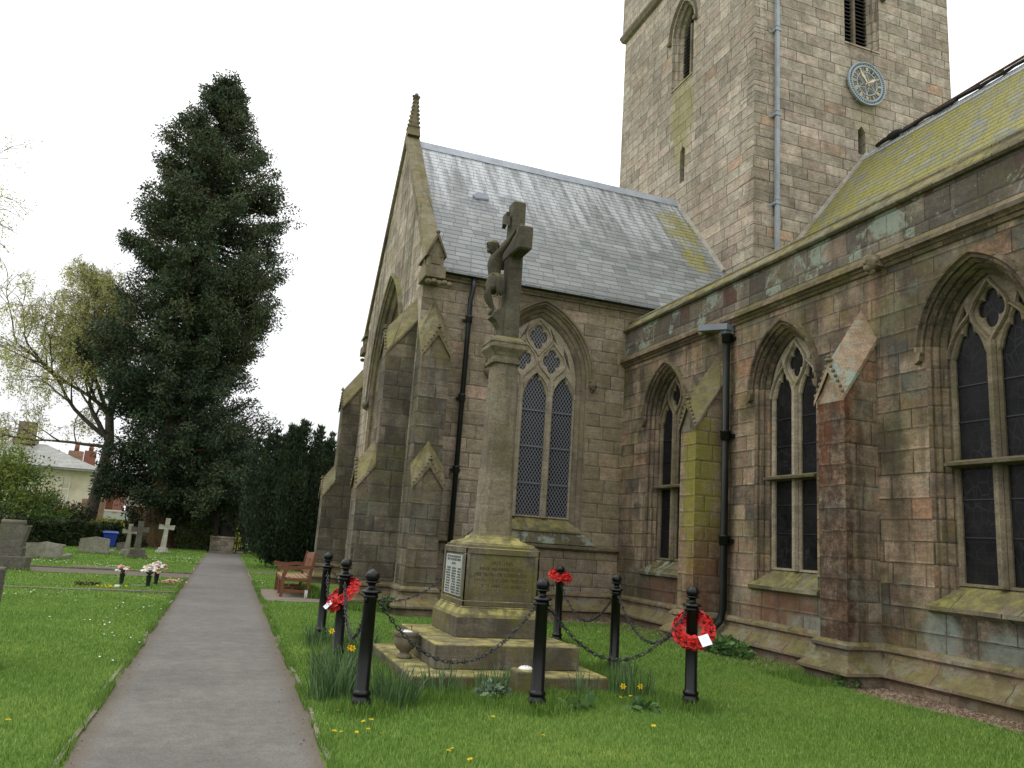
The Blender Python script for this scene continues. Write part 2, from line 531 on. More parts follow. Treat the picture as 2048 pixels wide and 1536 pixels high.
m_butty = stone('mossy_buttress_sandstone', DARKB, (0.28, 0.45), 51.0, soot=0.3, green=0.3, upgreen=0.8, lichen=0.1, streak=0.3, damp=0.3,
                spots=[((7.5, 12.0, 2.6), (0.9, 0.28, 1.9), (0.21, 0.195, 0.02), 1.0), ((7.5, 12.0, 3.2), (0.5, 0.4, 0.9), (0.17, 0.16, 0.03), 0.8), ((7.8, 11.9, 1.2), (0.4, 0.35, 1.0), (0.13, 0.055, 0.03), 0.75),
                       ((7.55, 11.95, 0.7), (0.6, 0.35, 0.5), (0.10, 0.045, 0.025), 0.7)])
m_buttr = stone('rusty_buttress_sandstone', DARKB, (0.29, 0.5), 61.0, soot=0.45, green=0.1, upgreen=0.5, lichen=0.3, streak=0.3, damp=0.3,
                spots=[((7.46, 8.6, 2.0), (0.30, 1.1, 4.6), (0.034, 0.013, 0.007), 1.0), ((7.50, 8.75, 3.3), (0.2, 0.3, 1.0), (0.12, 0.035, 0.012), 0.9), ((7.6, 8.3, 3.9), (0.22, 0.3, 0.5), (0.15, 0.04, 0.012), 0.9), ((7.80, 8.29, 2.2), (0.10, 0.1, 2.4), (0.05, 0.032, 0.02), 0.8)])
m_dress = stone('carved_dressed_stone', DRS, None, soot=0.55, green=0.22, upgreen=0.75, streak=0.35, damp=0.2, scale=1.2)
m_jamb = stone('stained_window_stone', [(p_, tuple(x_ * .72 for x_ in c_)) for p_, c_ in DARKB], (0.275, 0.50), 11.0, soot=0.65, green=0.3, upgreen=0.6, streak=0.5, damp=0.3, js=0.5,
               spots=[((8.15, c_ + .45, 4.75), (0.4, 0.42, 0.6), (0.028, 0.026, 0.018), 0.9) for c_ in (13.87, 10.22, 6.72)] + [((8.15, c_ - .6, 4.6), (0.4, 0.2, 0.5), (0.04, 0.034, 0.024), 0.7) for c_ in (10.22, 6.72)])
m_dressp = stone('pale_tracery_stone', [(0, (0.24, 0.2, 0.15)), (0.5, (0.32, 0.27, 0.2)), (1, (0.38, 0.32, 0.24))], None, soot=0.25, green=0.2, upgreen=0.5, streak=0.2, damp=0.15)
m_plinth = stone('mossy_plinth_stone', DARKB, (3.0, 0.9), 71.0, soot=0.5, green=0.3, upgreen=0.85, lichen=0.25, streak=0.2, damp=0.2)
m_mosscop = stone('moss_covered_coping_stone', DRS, (3.0, 1.0), 81.0, soot=0.45, green=0.4, upgreen=0.92, streak=0.3, damp=0, lichen=0.2, ucols=((0.06, 0.055, 0.02), (0.21, 0.195, 0.055)))
m_gcop = stone('gable_coping_stone', DRS, (3.0, 1.0), 83.0, soot=0.4, green=0.45, upgreen=0.5, streak=0.3, damp=0, lichen=0.2)
m_mem = stone('memorial_stone', MEM, None, soot=0.65, green=0.55, upgreen=0.97, streak=0.75, damp=0.2, gcol=(0.135, 0.125, 0.02), ucols=((0.10, 0.09, 0.035), (0.33, 0.29, 0.10)))
m_shaft = stone('memorial_shaft_stone', [(0, (0.13, 0.11, 0.078)), (0.5, (0.19, 0.16, 0.115)), (1, (0.28, 0.235, 0.17))], None, soot=0.5, green=0.25, upgreen=0.9, streak=0.5, damp=0.3)
m_cross = stone('crucifix_stone', [(0, (0.065, 0.057, 0.042)), (0.5, (0.09, 0.08, 0.058)), (1, (0.125, 0.11, 0.08))], None, soot=0.5, green=0.35, upgreen=0.8, streak=0.3, damp=0, gcol=(0.09, 0.09, 0.02))
m_grave = stone('grave_stone', [(0, (0.22, 0.21, 0.17)), (0.5, (0.29, 0.275, 0.22)), (1, (0.35, 0.33, 0.27))], None, soot=0.3, green=0.2, upgreen=0.3, streak=0.2, damp=0.2, scale=2)
m_graved = stone('dark_grave_stone', [(0, (0.09, 0.085, 0.075)), (0.5, (0.13, 0.12, 0.10)), (1, (0.17, 0.155, 0.13))], None, soot=0.4, green=0.2, upgreen=0.4, streak=0.3, damp=0.2)
m_gravew = stone('white_grave_stone', [(0, (0.34, 0.34, 0.28)), (0.5, (0.43, 0.43, 0.36)), (1, (0.5, 0.5, 0.42))], None, soot=0.2, green=0.15, upgreen=0.2, streak=0.3, damp=0.1)
m_lychstone = stone('lychgate_sandstone', BUFF, (0.22, 0.45), 91.0, soot=0.4, green=0.4, upgreen=0.4, streak=0.3, damp=0.5)
m_kerb = stone('kerb_stone', [(0, (0.16, 0.145, 0.12)), (1, (0.26, 0.235, 0.19))], (3, 0.9), 5, soot=0.3, green=0.4, upgreen=0.15, damp=0)
m_urn = stone('urn_stone', [(0, (0.16, 0.14, 0.10)), (1, (0.25, 0.21, 0.15))], None, soot=0.5, green=0.2, upgreen=0.1, streak=0.3, damp=0, scale=3)


def slate(name, pal, moss, H=0.19, Lw=0.33, streak=True, mossx=None, dark=None, lw=0.22):
    N = NT(name)
    u, v, _ = N.sep(N.uv)
    v2 = N.math('DIVIDE', v, H)
    row = N.math('FLOOR', v2); fv = N.math('FRACT', v2)
    rw = N.white('1D', w=row).outputs['Value']
    u2 = N.math('ADD', N.math('ADD', N.math('DIVIDE', u, Lw), N.math('MULTIPLY', rw, 7.7)),
                N.math('MULTIPLY', N.noise(None, 1.3, 1, 0.5, '1D', w=N.math('ADD', u, N.math('MULTIPLY', row, 9.1))), 0.8))
    col = N.math('FLOOR', u2); fu = N.math('FRACT', u2)
    cell = N.white('3D', vec=N.comb(col, row, 0.0))
    a, b, c = N.sep(cell.outputs['Color'])
    base = N.ramp(a, pal)
    base = N.mix(1.0, base, N.math('ADD', 0.82, N.math('MULTIPLY', b, 0.36)), 'MULTIPLY')
    P = N.pos
    g = N.noise(P, 30, 4, 0.7)
    base = N.mix(0.5, base, N.ramp(g, [(0.25, 0.65), (0.75, 1.3)]), 'MULTIPLY')
    bl = N.noise(P, 0.9, 5, 0.6)
    base = N.mix(0.6, base, N.ramp(bl, [(0.3, 0.7), (0.7, 1.2)]), 'MULTIPLY')
    if streak:
        px, py, pz = N.sep(P)
        st = N.noise(N.comb(N.math('MULTIPLY', px, 3.0), N.math('MULTIPLY', pz, 0.28), 0), 1.3, 4, 0.6)
        up = N.step(N.math('ADD', pz, N.math('MULTIPLY', st, 2.6)), 9.9, 12.6)
        base = N.mix(N.math('MULTIPLY', up, N.step(st, 0.36, 0.62)), base, (0.42, 0.44, 0.45))
        base = N.mix(N.math('MULTIPLY', N.step(N.noise(P, 1.3, 4), 0.6, 0.7), 0.35), base, (0.30, 0.32, 0.32))
    for cc, r_, colr, k in (dark or ()):
        base = N.mix(N.math('MULTIPLY', spot(N, cc, r_), k), base, colr)
    mn = N.noise(P, 2.4, 6, 0.68)
    if mossx:
        mm = N.math('MULTIPLY', N.math('MAXIMUM', spot(N, mossx[0], mossx[1]), spot(N, mossx[2], mossx[3])), moss)
        mm = N.math('MULTIPLY', mm, N.step(mn, 0.33, 0.5))
    else:
        mm = N.math('MULTIPLY', N.step(mn, 0.32, 0.56), moss)
    base = N.mix(mm, base, N.mix(N.step(g, 0.3, 0.7), (0.15, 0.14, 0.02), (0.33, 0.30, 0.06)))
    dl = N.math('SUBTRACT', 1.0, N.step(fv, 0.03, lw))
    du = N.math('SUBTRACT', 1.0, N.step(N.math('MULTIPLY', N.math('MINIMUM', fu, N.math('SUBTRACT', 1.0, fu)), Lw), 0.003, 0.011))
    ed = N.math('MAXIMUM', dl, N.math('MULTIPLY', du, 0.8))
    base = N.mix(N.math('MULTIPLY', ed, 0.92), base, (0.022, 0.023, 0.022))
    h = N.math('ADD', N.math('MULTIPLY', N.math('SUBTRACT', 1.0, fv), 1.0), N.math('ADD', N.math('MULTIPLY', g, 0.25), N.math('MULTIPLY', c, 0.5)))
    h = N.math('SUBTRACT', h, N.math('MULTIPLY', ed, 1.0))
    return N.out(base, 0.5, 0.45, normal=N.bump(h, 0.012, 0.6))


SLP = [(0, (0.135, 0.145, 0.138)), (0.45, (0.19, 0.203, 0.194)), (0.8, (0.155, 0.166, 0.157)), (0.93, (0.225, 0.24, 0.232)), (1, (0.15, 0.18, 0.168))]
m_slate = slate('grey_roof_slate', SLP, 0.95, mossx=((11.0, 18.4, 10.5), (0.75, 1.0, 1.6), (10.9, 17.3, 9.1), (0.5, 0.7, 1.2)),
                dark=[((4.9, 17.6, 9.6), (0.6, 0.9, 0.35), (0.10, 0.105, 0.115), 0.85), ((5.8, 17.9, 10.0), (0.5, 0.9, 0.35), (0.11, 0.115, 0.125), 0.8), ((4.6, 18.3, 10.4), (0.25, 0.6, 0.8), (0.12, 0.125, 0.13), 0.7)])
m_moss_slate = slate('moss_covered_roof_slate', SLP, 0.93, 0.215, 0.33, streak=False, lw=0.3)
m_tile = slate('dark_plain_tile', [(0, (0.07, 0.05, 0.045)), (1, (0.14, 0.085, 0.07))], 0.3, 0.14, 0.2, streak=False)
m_farslate = slate('distant_grey_slate', [(0, (0.17, 0.18, 0.18)), (1, (0.27, 0.28, 0.28))], 0.25, 0.25, 0.35, streak=False)


def plain(name, col, rough=0.6, spec=0.4, metal=0.0, var=0.25, scale=6, bump=0.0, col2=None, objspace=True, dirt=None):
    N = NT(name)
    P = N.obj if objspace else N.pos
    n1 = N.noise(P, scale, 5, 0.65)
    c2 = col2 or tuple(c * (1 - var) for c in col)
    c3 = tuple(min(1, c * (1 + var * .6)) for c in col)
    b = N.ramp(n1, [(0.3, c2), (0.55, col), (0.8, c3)])
    if dirt:
        b = N.mix(N.math('MULTIPLY', N.step(N.noise(P, scale * .4, 5), 0.5, 0.7), dirt[1]), b, dirt[0])
    nb = N.bump(N.noise(P, scale * 6, 3), 0.004, bump) if bump else None
    r2 = N.math('ADD', rough - 0.06, N.math('MULTIPLY', n1, 0.14))
    return N.out(b, r2, spec, metal, nb)


m_iron = plain('glossy_black_iron_paint', (0.0035, 0.0035, 0.004), 0.30, 0.32, var=0.3, scale=14, bump=0.08, dirt=((0.012, 0.012, 0.010), 0.3))
m_chain = plain('weathered_black_chain', (0.02, 0.02, 0.02), 0.42, 0.5, var=0.4, scale=30, bump=0.3, dirt=((0.09, 0.09, 0.08), 0.5))
m_pipe = plain('black_pipe_paint', (0.010, 0.011, 0.016), 0.35, 0.5, var=0.3, scale=3, dirt=((0.035, 0.04, 0.03), 0.4))
m_pipeg = plain('green_black_pipe_paint', (0.006, 0.008, 0.006), 0.45, 0.25, var=0.3, scale=3, dirt=((0.018, 0.021, 0.013), 0.5))
m_lead = plain('weathered_lead', (0.30, 0.33, 0.37), 0.5, 0.4, 0.0, 0.25, 3, 0.2, dirt=((0.42, 0.44, 0.46), 0.5))
m_leadd = plain('dark_lead', (0.16, 0.18, 0.21), 0.5, 0.4, 0.0, 0.3, 3, 0.2)
m_flash = plain('pale_mortar_fillet', (0.42, 0.39, 0.33), 0.8, 0.2, 0, 0.35, 4, 0.5, dirt=((0.18, 0.16, 0.1), 0.6))
m_rust = plain('rusty_steel', (0.16, 0.075, 0.035), 0.8, 0.2, 0, 0.4, 8)
m_blacksheet = plain('torn_black_sheet', (0.015, 0.015, 0.016), 0.6, 0.3, 0, 0.4, 5)
m_louvre = plain('slate_louvre_boards', (0.028, 0.024, 0.022), 0.7, 0.3, 0, 0.4, 5)
m_dark = plain('dark_interior', (0.006, 0.006, 0.006), 0.9, 0.1)
m_clock = plain('blue_grey_clock_iron', (0.34, 0.41, 0.45), 0.5, 0.4, 0, 0.2, 4, dirt=((0.20, 0.23, 0.24), 0.4))
m_gold = plain('weathered_gilding', (0.62, 0.52, 0.34), 0.45, 0.5, 0, 0.25, 8)
m_clockblk = plain('clock_minute_marks', (0.02, 0.02, 0.025), 0.6)
m_marble = plain('white_marble_tablet', (0.38, 0.40, 0.37), 0.45, 0.4, 0, 0.2, 5, dirt=((0.33, 0.34, 0.20), 0.5))
m_letter = plain('faded_lead_lettering', (0.13, 0.135, 0.13), 0.7)
m_letterd = plain('mossy_cut_lettering', (0.055, 0.050, 0.022), 0.9)
m_card = plain('white_card_in_plastic', (0.72, 0.75, 0.82), 0.25, 0.5, var=0.05)
m_cardink = plain('faint_card_ink', (0.42, 0.44, 0.5), 0.6)
m_poppy = plain('red_poppy_paper', (0.52, 0.014, 0.010), 0.5, 0.3, 0, 0.25, 20)
m_poppyc = plain('black_poppy_centre', (0.012, 0.01, 0.016), 0.35, 0.5)
m_poppyd = plain('wreath_backing', (0.03, 0.012, 0.01), 0.8)
m_binblue = plain('blue_bin_plastic', (0.012, 0.04, 0.28), 0.4, 0.45, 0, 0.2, 3)
m_binlid = plain('pale_lit_bin_lid', (0.10, 0.15, 0.36), 0.35, 0.5, 0, 0.2, 3)  # light on top of the bin is put into the lid's paler colour
m_black = plain('black_rubber', (0.012, 0.012, 0.012), 0.7)
m_van = plain('white_van_panel', (0.50, 0.53, 0.50), 0.35, 0.5, 0, 0.12, 1.5)
m_vandark = plain('van_window', (0.02, 0.022, 0.025), 0.15, 0.6)
m_orange = plain('amber_lamp_lens', (0.6, 0.22, 0.05), 0.3)
m_render = plain('cream_wall_render', (0.62, 0.57, 0.42), 0.85, 0.2, 0, 0.2, 0.8, 0.2, dirt=((0.33, 0.27, 0.16), 0.75))
m_whitep = plain('white_window_paint', (0.68, 0.68, 0.66), 0.5, 0.4, 0, 0.1)
m_winglass = plain('house_window_glass', (0.05, 0.06, 0.075), 0.15, 0.6, 0, 0.4, 1)
m_pot = plain('terracotta_pot', (0.24, 0.11, 0.06), 0.8, 0.2)
m_barkd = plain('birch_bark', (0.12, 0.10, 0.08), 0.95, 0.15, 0, 0.5, 3.5, 0.8, dirt=((0.16, 0.14, 0.11), 0.5), objspace=False)
m_vase = plain('dark_grave_vase', (0.018, 0.018, 0.02), 0.4, 0.4)
m_petalw = plain('white_cloth_petal', (0.74, 0.71, 0.68), 0.7, 0.2, 0, 0.1, 20)
m_petalp = plain('pink_cloth_petal', (0.66, 0.36, 0.30), 0.7, 0.2, 0, 0.2, 20)
m_petalo = plain('peach_cloth_petal', (0.68, 0.47, 0.33), 0.7, 0.2, 0, 0.2, 20)
m_yellow = plain('yellow_flower_petal', (0.70, 0.50, 0.01), 0.6, 0.2, 0, 0.15, 20)
m_orangep = plain('orange_trumpet_petal', (0.68, 0.30, 0.01), 0.6, 0.2, 0, 0.15, 20)
m_daisy = plain('white_daisy_petal', (0.75, 0.75, 0.72), 0.6, 0.2, 0, 0.05)
m_brownl = plain('dead_brown_wreath', (0.07, 0.025, 0.015), 0.9, 0.1, 0, 0.5, 20)
m_ceram = plain('white_pierced_lid', (0.62, 0.62, 0.58), 0.35, 0.5, 0, 0.1, 6)
m_tarwood = plain('dark_tarred_oak', (0.022, 0.018, 0.015), 0.8, 0.25, 0, 0.4, 4)
m_blackgate = plain('black_gate_paint', (0.012, 0.012, 0.012), 0.5, 0.4)


def wood(name, c1, c2, dirs=(1, 14, 14), rough=0.55):
    N = NT(name)
    n = N.noise(N.vm('MULTIPLY', N.obj, dirs), 3.0, 5, 0.6, dist=0.7)
    b = N.ramp(n, [(0.25, c1), (0.6, c2), (0.85, tuple(x * 1.15 for x in c2))])
    return N.out(b, rough, 0.4, normal=N.bump(n, 0.003, 0.4))


m_teak = wood('varnished_bench_wood', (0.085, 0.032, 0.016), (0.185, 0.072, 0.032), (14, 1.2, 14))
m_teakseat = wood('worn_seat_slat_wood', (0.17, 0.09, 0.04), (0.34, 0.21, 0.10), (14, 1.2, 14))


def leaded(name, kind):
    N = NT(name)
    u, v, _ = N.sep(N.uv)
    if kind == 'diamond':
        a = N.math('ADD', N.math('DIVIDE', u, 0.075), N.math('DIVIDE', v, 0.115))
        b = N.math('SUBTRACT', N.math('DIVIDE', u, 0.075), N.math('DIVIDE', v, 0.115))
        da = N.math('ABSOLUTE', N.math('SUBTRACT', N.math('FRACT', a), 0.5)); db = N.math('ABSOLUTE', N.math('SUBTRACT', N.math('FRACT', b), 0.5))
        m = N.math('SUBTRACT', 1.0, N.step(N.math('MINIMUM', da, db), 0.06, 0.12))
        base = N.ramp(N.noise(N.pos, 1.5, 3), [(0.3, (0.002, 0.003, 0.008)), (0.7, (0.009, 0.010, 0.014))])
        col = N.mix(m, base, (0.21, 0.215, 0.235))
        ro = N.math('ADD', 0.28, N.math('MULTIPLY', m, 0.3))
    else:
        w = N.n('ShaderNodeTexVoronoi', feature='DISTANCE_TO_EDGE')
        N.L(N.vm('MULTIPLY', N.uv, (9.0, 5.0, 1.0)), w.inputs['Vector']); w.inputs['Scale'].default_value = 1.0
        m = N.math('MULTIPLY', N.math('SUBTRACT', 1.0, N.step(w.outputs['Distance'], 0.015, 0.05)), N.math('ADD', 0.25, N.math('MULTIPLY', N.step(N.noise(N.pos, 1.2, 3), 0.4, 0.65), 0.6)))
        gv = N.math('ABSOLUTE', N.math('SUBTRACT', N.math('FRACT', N.math('DIVIDE', v, 0.12)), 0.5))
        m2 = N.math('MULTIPLY', N.math('SUBTRACT', 1.0, N.step(gv, 0.0, 0.06)), 0.3)
        base = N.ramp(N.noise(N.pos, 2.5, 3), [(0.3, (0.003, 0.004, 0.004)), (0.7, (0.014, 0.013, 0.014))])
        col = N.mix(N.math('MAXIMUM', m, m2), base, (0.030, 0.030, 0.032))
        ro = 0.3
    nb = N.bump(N.noise(N.uv, 7, 2), 0.003, 0.35)
    return N.out(col, ro, 0.3 if kind == 'diamond' else 0.12, normal=nb)


m_diamond = leaded('diamond_leaded_glass', 'diamond')
m_stained = leaded('dark_stained_glass', 'stained')


def asphalt(name):
    N = NT(name)
    P = N.pos
    px, py, pz = N.sep(P)
    n1 = N.noise(P, 1.0, 5, 0.6); n2 = N.noise(P, 90, 3, 0.7); n3 = N.noise(P, 7, 5, 0.65)
    b = N.ramp(n1, [(0.3, (0.104, 0.097, 0.085)), (0.7, (0.148, 0.137, 0.121))])
    b = N.mix(0.55, b, N.ramp(n2, [(0.3, 0.45), (0.5, 1.0), (0.7, 1.7)]), 'MULTIPLY')
    b = N.mix(0.6, b, N.ramp(n3, [(0.3, 0.72), (0.7, 1.25)]), 'MULTIPLY')
    # brown moss and silt along both edges
    e = N.math('ABSOLUTE', N.math('SUBTRACT', px, 0.03))
    em = N.math('MULTIPLY', N.step(N.math('ADD', e, N.math('MULTIPLY', n3, 0.28)), 0.74, 0.92), 0.6)
    b = N.mix(em, b, N.mix(n2, (0.055, 0.042, 0.018), (0.13, 0.095, 0.05)))
    sp = N.step(N.noise(P, 16, 2, 0.4), 0.74, 0.78)
    b = N.mix(N.math('MULTIPLY', sp, 0.4), b, (0.27, 0.22, 0.16))
    lp = N.step(N.noise(N.vm('MULTIPLY', P, (1, 1.6, 1)), 2.3, 4, 0.5), 0.66, 0.75)
    b = N.mix(N.math('MULTIPLY', lp, 0.3), b, (0.20, 0.155, 0.135))
    return N.out(b, 0.8, 0.3, normal=N.bump(N.math('ADD', n2, N.math('MULTIPLY', n3, 0.6)), 0.006, 0.55))


m_asph = asphalt('worn_brown_asphalt')


def lawn(name):
    N = NT(name)
    P = N.pos
    n1 = N.noise(P, 0.55, 4, 0.6); n2 = N.noise(P, 5, 5, 0.7); n3 = N.noise(N.vm('MULTIPLY', P, (1, 1, 1)), 60, 3, 0.7)
    b = N.ramp(n1, [(0.3, (0.075, 0.145, 0.020)), (0.5, (0.11, 0.185, 0.026)), (0.7, (0.19, 0.24, 0.045))])
    b = N.mix(0.7, b, N.ramp(n2, [(0.25, 0.6), (0.5, 1.0), (0.8, 1.35)]), 'MULTIPLY')
    b = N.mix(0.75, b, N.ramp(n3, [(0.25, 0.35), (0.5, 1.0), (0.78, 1.7)]), 'MULTIPLY')
    return N.out(b, 0.9, 0.15, normal=N.bump(N.math('ADD', n3, n2), 0.03, 0.8))


m_lawn = lawn('lawn_soil_and_grass')


def leafmat(name, c0, c1, c2, rough=0.6, trans=0.15, world=0.5):
    N = NT(name)
    at = N.n('ShaderNodeAttribute'); at.attribute_name = 'tint'
    f = at.outputs['Fac']
    f = N.math('ADD', f, N.math('MULTIPLY', N.math('SUBTRACT', N.noise(N.pos, world, 4, 0.6), 0.5), 0.7))
    b = N.ramp(f, [(0.1, c0), (0.5, c1), (0.9, c2)])
    N.out(b, rough, 0.25)
    if trans:
        tr = N.n('ShaderNodeBsdfTranslucent'); N.L(b, tr.inputs[0])
        ms = N.n('ShaderNodeMixShader'); ms.inputs[0].default_value = trans
        N.L(N.p.outputs[0], ms.inputs[1]); N.L(tr.outputs[0], ms.inputs[2])
        N.L(ms.outputs[0], N.t.nodes['Material Output'].inputs[0])
    return N.mat


m_blade = leafmat('grass_blade', (0.088, 0.18, 0.030), (0.155, 0.285, 0.048), (0.28, 0.40, 0.095), 0.55, 0.25, 0.8)
m_tall = leafmat('long_grass_blade', (0.065, 0.135, 0.020), (0.12, 0.22, 0.035), (0.20, 0.31, 0.06), 0.5, 0.25, 1.0)
m_daff = leafmat('daffodil_leaf', (0.045, 0.095, 0.032), (0.085, 0.155, 0.055), (0.16, 0.24, 0.10), 0.45, 0.2, 2.0)
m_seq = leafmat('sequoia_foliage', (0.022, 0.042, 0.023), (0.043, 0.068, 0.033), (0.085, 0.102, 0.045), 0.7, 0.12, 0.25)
m_yew = leafmat('yew_foliage', (0.008, 0.016, 0.007), (0.020, 0.036, 0.016), (0.050, 0.075, 0.034), 0.6, 0.06, 0.6)
m_birch = leafmat('young_birch_leaf', (0.30, 0.33, 0.10), (0.46, 0.47, 0.15), (0.62, 0.60, 0.25), 0.6, 0.4, 0.4)
m_shrub = leafmat('spring_shrub_leaf', (0.07, 0.12, 0.03), (0.13, 0.20, 0.045), (0.25, 0.29, 0.05), 0.6, 0.3, 0.5)
m_hedge = leafmat('dark_hedge_leaf', (0.012, 0.022, 0.008), (0.024, 0.04, 0.014), (0.05, 0.075, 0.02), 0.6, 0.12, 0.8)
m_hedgel = leafmat('light_hedge_leaf', (0.045, 0.075, 0.02), (0.10, 0.15, 0.04), (0.19, 0.25, 0.075), 0.55, 0.2, 1.2)
m_gold_leaf = leafmat('golden_shrub_leaf', (0.12, 0.13, 0.01), (0.30, 0.29, 0.02), (0.5, 0.46, 0.04), 0.6, 0.3, 1.0)
m_weed = leafmat('broad_weed_leaf', (0.04, 0.09, 0.025), (0.075, 0.15, 0.04), (0.12, 0.21, 0.06), 0.5, 0.25, 2.0)
m_silver = leafmat('silvery_leaf', (0.10, 0.16, 0.09), (0.19, 0.26, 0.16), (0.32, 0.38, 0.27), 0.5, 0.2, 3.0)
m_wisteria = leafmat('bare_pink_climber', (0.12, 0.07, 0.05), (0.22, 0.13, 0.10), (0.30, 0.18, 0.14), 0.8, 0.1, 1.0)
m_gravel = leafmat('brown_gravel', (0.07, 0.045, 0.028), (0.15, 0.10, 0.062), (0.27, 0.21, 0.15), 0.85, 0, 3.0)


def bark(name, c1, c2, moss):
    N = NT(name)
    P = N.pos
    n = N.noise(N.vm('MULTIPLY', P, (1, 1, 0.12)), 5.5, 6, 0.65, dist=0.3)
    b = N.ramp(n, [(0.3, c1), (0.65, c2)])
    b = N.mix(N.math('MULTIPLY', N.step(N.noise(P, 0.8, 4), 0.45, 0.65), moss), b, (0.10, 0.095, 0.03))
    return N.out(b, 0.95, 0.1, normal=N.bump(n, 0.08, 0.9))


m_seqbark = bark('fibrous_sequoia_bark', (0.030, 0.018, 0.012), (0.12, 0.072, 0.045), 0.5)
m_yewbark = bark('yew_bark', (0.015, 0.010, 0.008), (0.045, 0.03, 0.022), 0.1)
m_stem = bark('green_brown_stem', (0.05, 0.045, 0.02), (0.11, 0.10, 0.045), 0.4)


def brick(name):
    N = NT(name)
    b = N.n('ShaderNodeTexBrick'); N.L(N.uv, b.inputs['Vector'])
    b.inputs['Color1'].default_value = (0.28, 0.085, 0.045, 1); b.inputs['Color2'].default_value = (0.20, 0.06, 0.035, 1); b.inputs['Mortar'].default_value = (0.22, 0.17, 0.14, 1)
    b.inputs['Scale'].default_value = 1.0; b.inputs['Brick Width'].default_value = 0.225; b.inputs['Row Height'].default_value = 0.075; b.inputs['Mortar Size'].default_value = 0.008
    c = N.mix(0.5, b.outputs['Color'], N.ramp(N.noise(N.pos, 1.5, 4), [(0.3, 0.7), (0.7, 1.2)]), 'MULTIPLY')
    return N.out(c, 0.9, 0.2)


m_brick = brick('red_brick')
m_oldbrick = plain('pinkish_old_brick_wall', (0.30, 0.19, 0.13), 0.9, 0.2, 0, 0.4, 6, 0.3, objspace=False)
m_concrete = plain('brown_concrete_slab', (0.20, 0.165, 0.13), 0.85, 0.25, 0, 0.3, 3, 0.3, dirt=((0.11, 0.095, 0.05), 0.5), objspace=False)
# ------------------------------------------------------------------ church
church = thing('church', 'weathered sandstone parish church with slate roofs, pointed traceried windows and a square clock tower', 'church', (0, 0, 0))

XW, YT, XG = 8.11, 15.75, 3.27          # aisle wall plane, transept side wall plane, transept gable plane
XT, YTF = 11.6, 15.78                   # tower faces


def arch(cx, a, zs, Rr, z0, n=14, base=True):
    """pointed arch outline from bottom left over the apex to bottom right"""
    o = Rr - a
    th = math.acos(-o / Rr)             # angle at apex for the left arc
    pts = []
    if base: pts.append((cx - a, z0))
    for i in range(n + 1):
        t = math.pi + (th - math.pi) * i / n
        pts.append((cx + o + Rr * math.cos(t), zs + Rr * math.sin(t)))
    right = [(2 * cx - x, z) for x, z in pts[::-1]]
    return pts + right[1:]


def cusped(cx, b, z0, zl, zt, n=3, amp=0.07, ogee=0.35, m=36):
    """light opening with a foiled, slightly ogee head"""
    pts = [(cx - b, z0)]
    h = zt - zl
    for i in range(m + 1):
        t = i / m
        s = abs(2 * t - 1)              # 1 at springing, 0 at apex
        x = (2 * t - 1) * b
        zz = (1 - s ** 2.0) * h * (1 - ogee) + (1 - s) ** 1.6 * h * ogee
        # inward normal towards the light centre
        k = 1 - abs(math.sin(math.pi * n * t))
        k = k ** 2.2
        edge = min(1.0, min(t, 1 - t) * 9)
        d = amp * k * edge
        v = Vector((cx - (cx + x), zl + 0.15 * h - (zl + zz)))
        if v.length > 1e-6: v.normalize()
        pts.append((cx + x + v.x * d, zl + zz + v.y * d))
    pts.append((cx + b, z0))
    return pts


def foil(cx, cz, r, zsc=1.15, amp=0.34, n=4, m=48, rot=math.pi / 2):
    pts = []
    for i in range(m):
        t = 2 * math.pi * i / m
        k = (1 - abs(math.cos(n / 2 * (t - rot)))) ** 1.6
        q = r * (1 - amp * k)
        pp = 1 + 0.10 * max(0, abs(math.sin(t)) - 0.86) / 0.14
        pts.append((cx + q * math.cos(t), cz + q * math.sin(t) * zsc * pp))
    return pts


def offset(poly, d, closed=True):
    """offset polygon outward (for clockwise or ccw, sign picked by area)"""
    n = len(poly)
    A = sum(poly[i][0] * poly[(i + 1) % n][1] - poly[(i + 1) % n][0] * poly[i][1] for i in range(n))
    s = 1 if A > 0 else -1
    out = []
    for i in range(n):
        p = Vector(poly[i - 1]); q = Vector(poly[i]); r_ = Vector(poly[(i + 1) % n])
        e1 = (q - p); e2 = (r_ - q)
        if e1.length < 1e-9 or e2.length < 1e-9: out.append(tuple(q)); continue
        e1.normalize(); e2.normalize()
        n1 = Vector((e1.y, -e1.x)) * s; n2 = Vector((e2.y, -e2.x)) * s
        nn = n1 + n2
        if nn.length < 0.2: nn = n1.copy()
        nn.normalize()
        k = min(1.8, 1 / max(0.35, nn.dot(n1)))
        out.append((q.x + nn.x * d * k, q.y + nn.y * d * k))
    return out


def plate(mb, outer, holes, M, d0, d1, cham=0.028):
    """tracery plate: front face with chamfered holes"""
    big = [offset(h, cham) for h in holes]
    mb.panel(outer, big, M, d0)
    for h, bgh in zip(holes, big):
        n = len(h)
        rings = [[M(a, b, d0) for a, b in bgh], [M(a, b, d0 + cham * 1.3) for a, b in h], [M(a, b, d1) for a, b in h]]
        mb.loft(rings, 0, caps=False)
    return mb


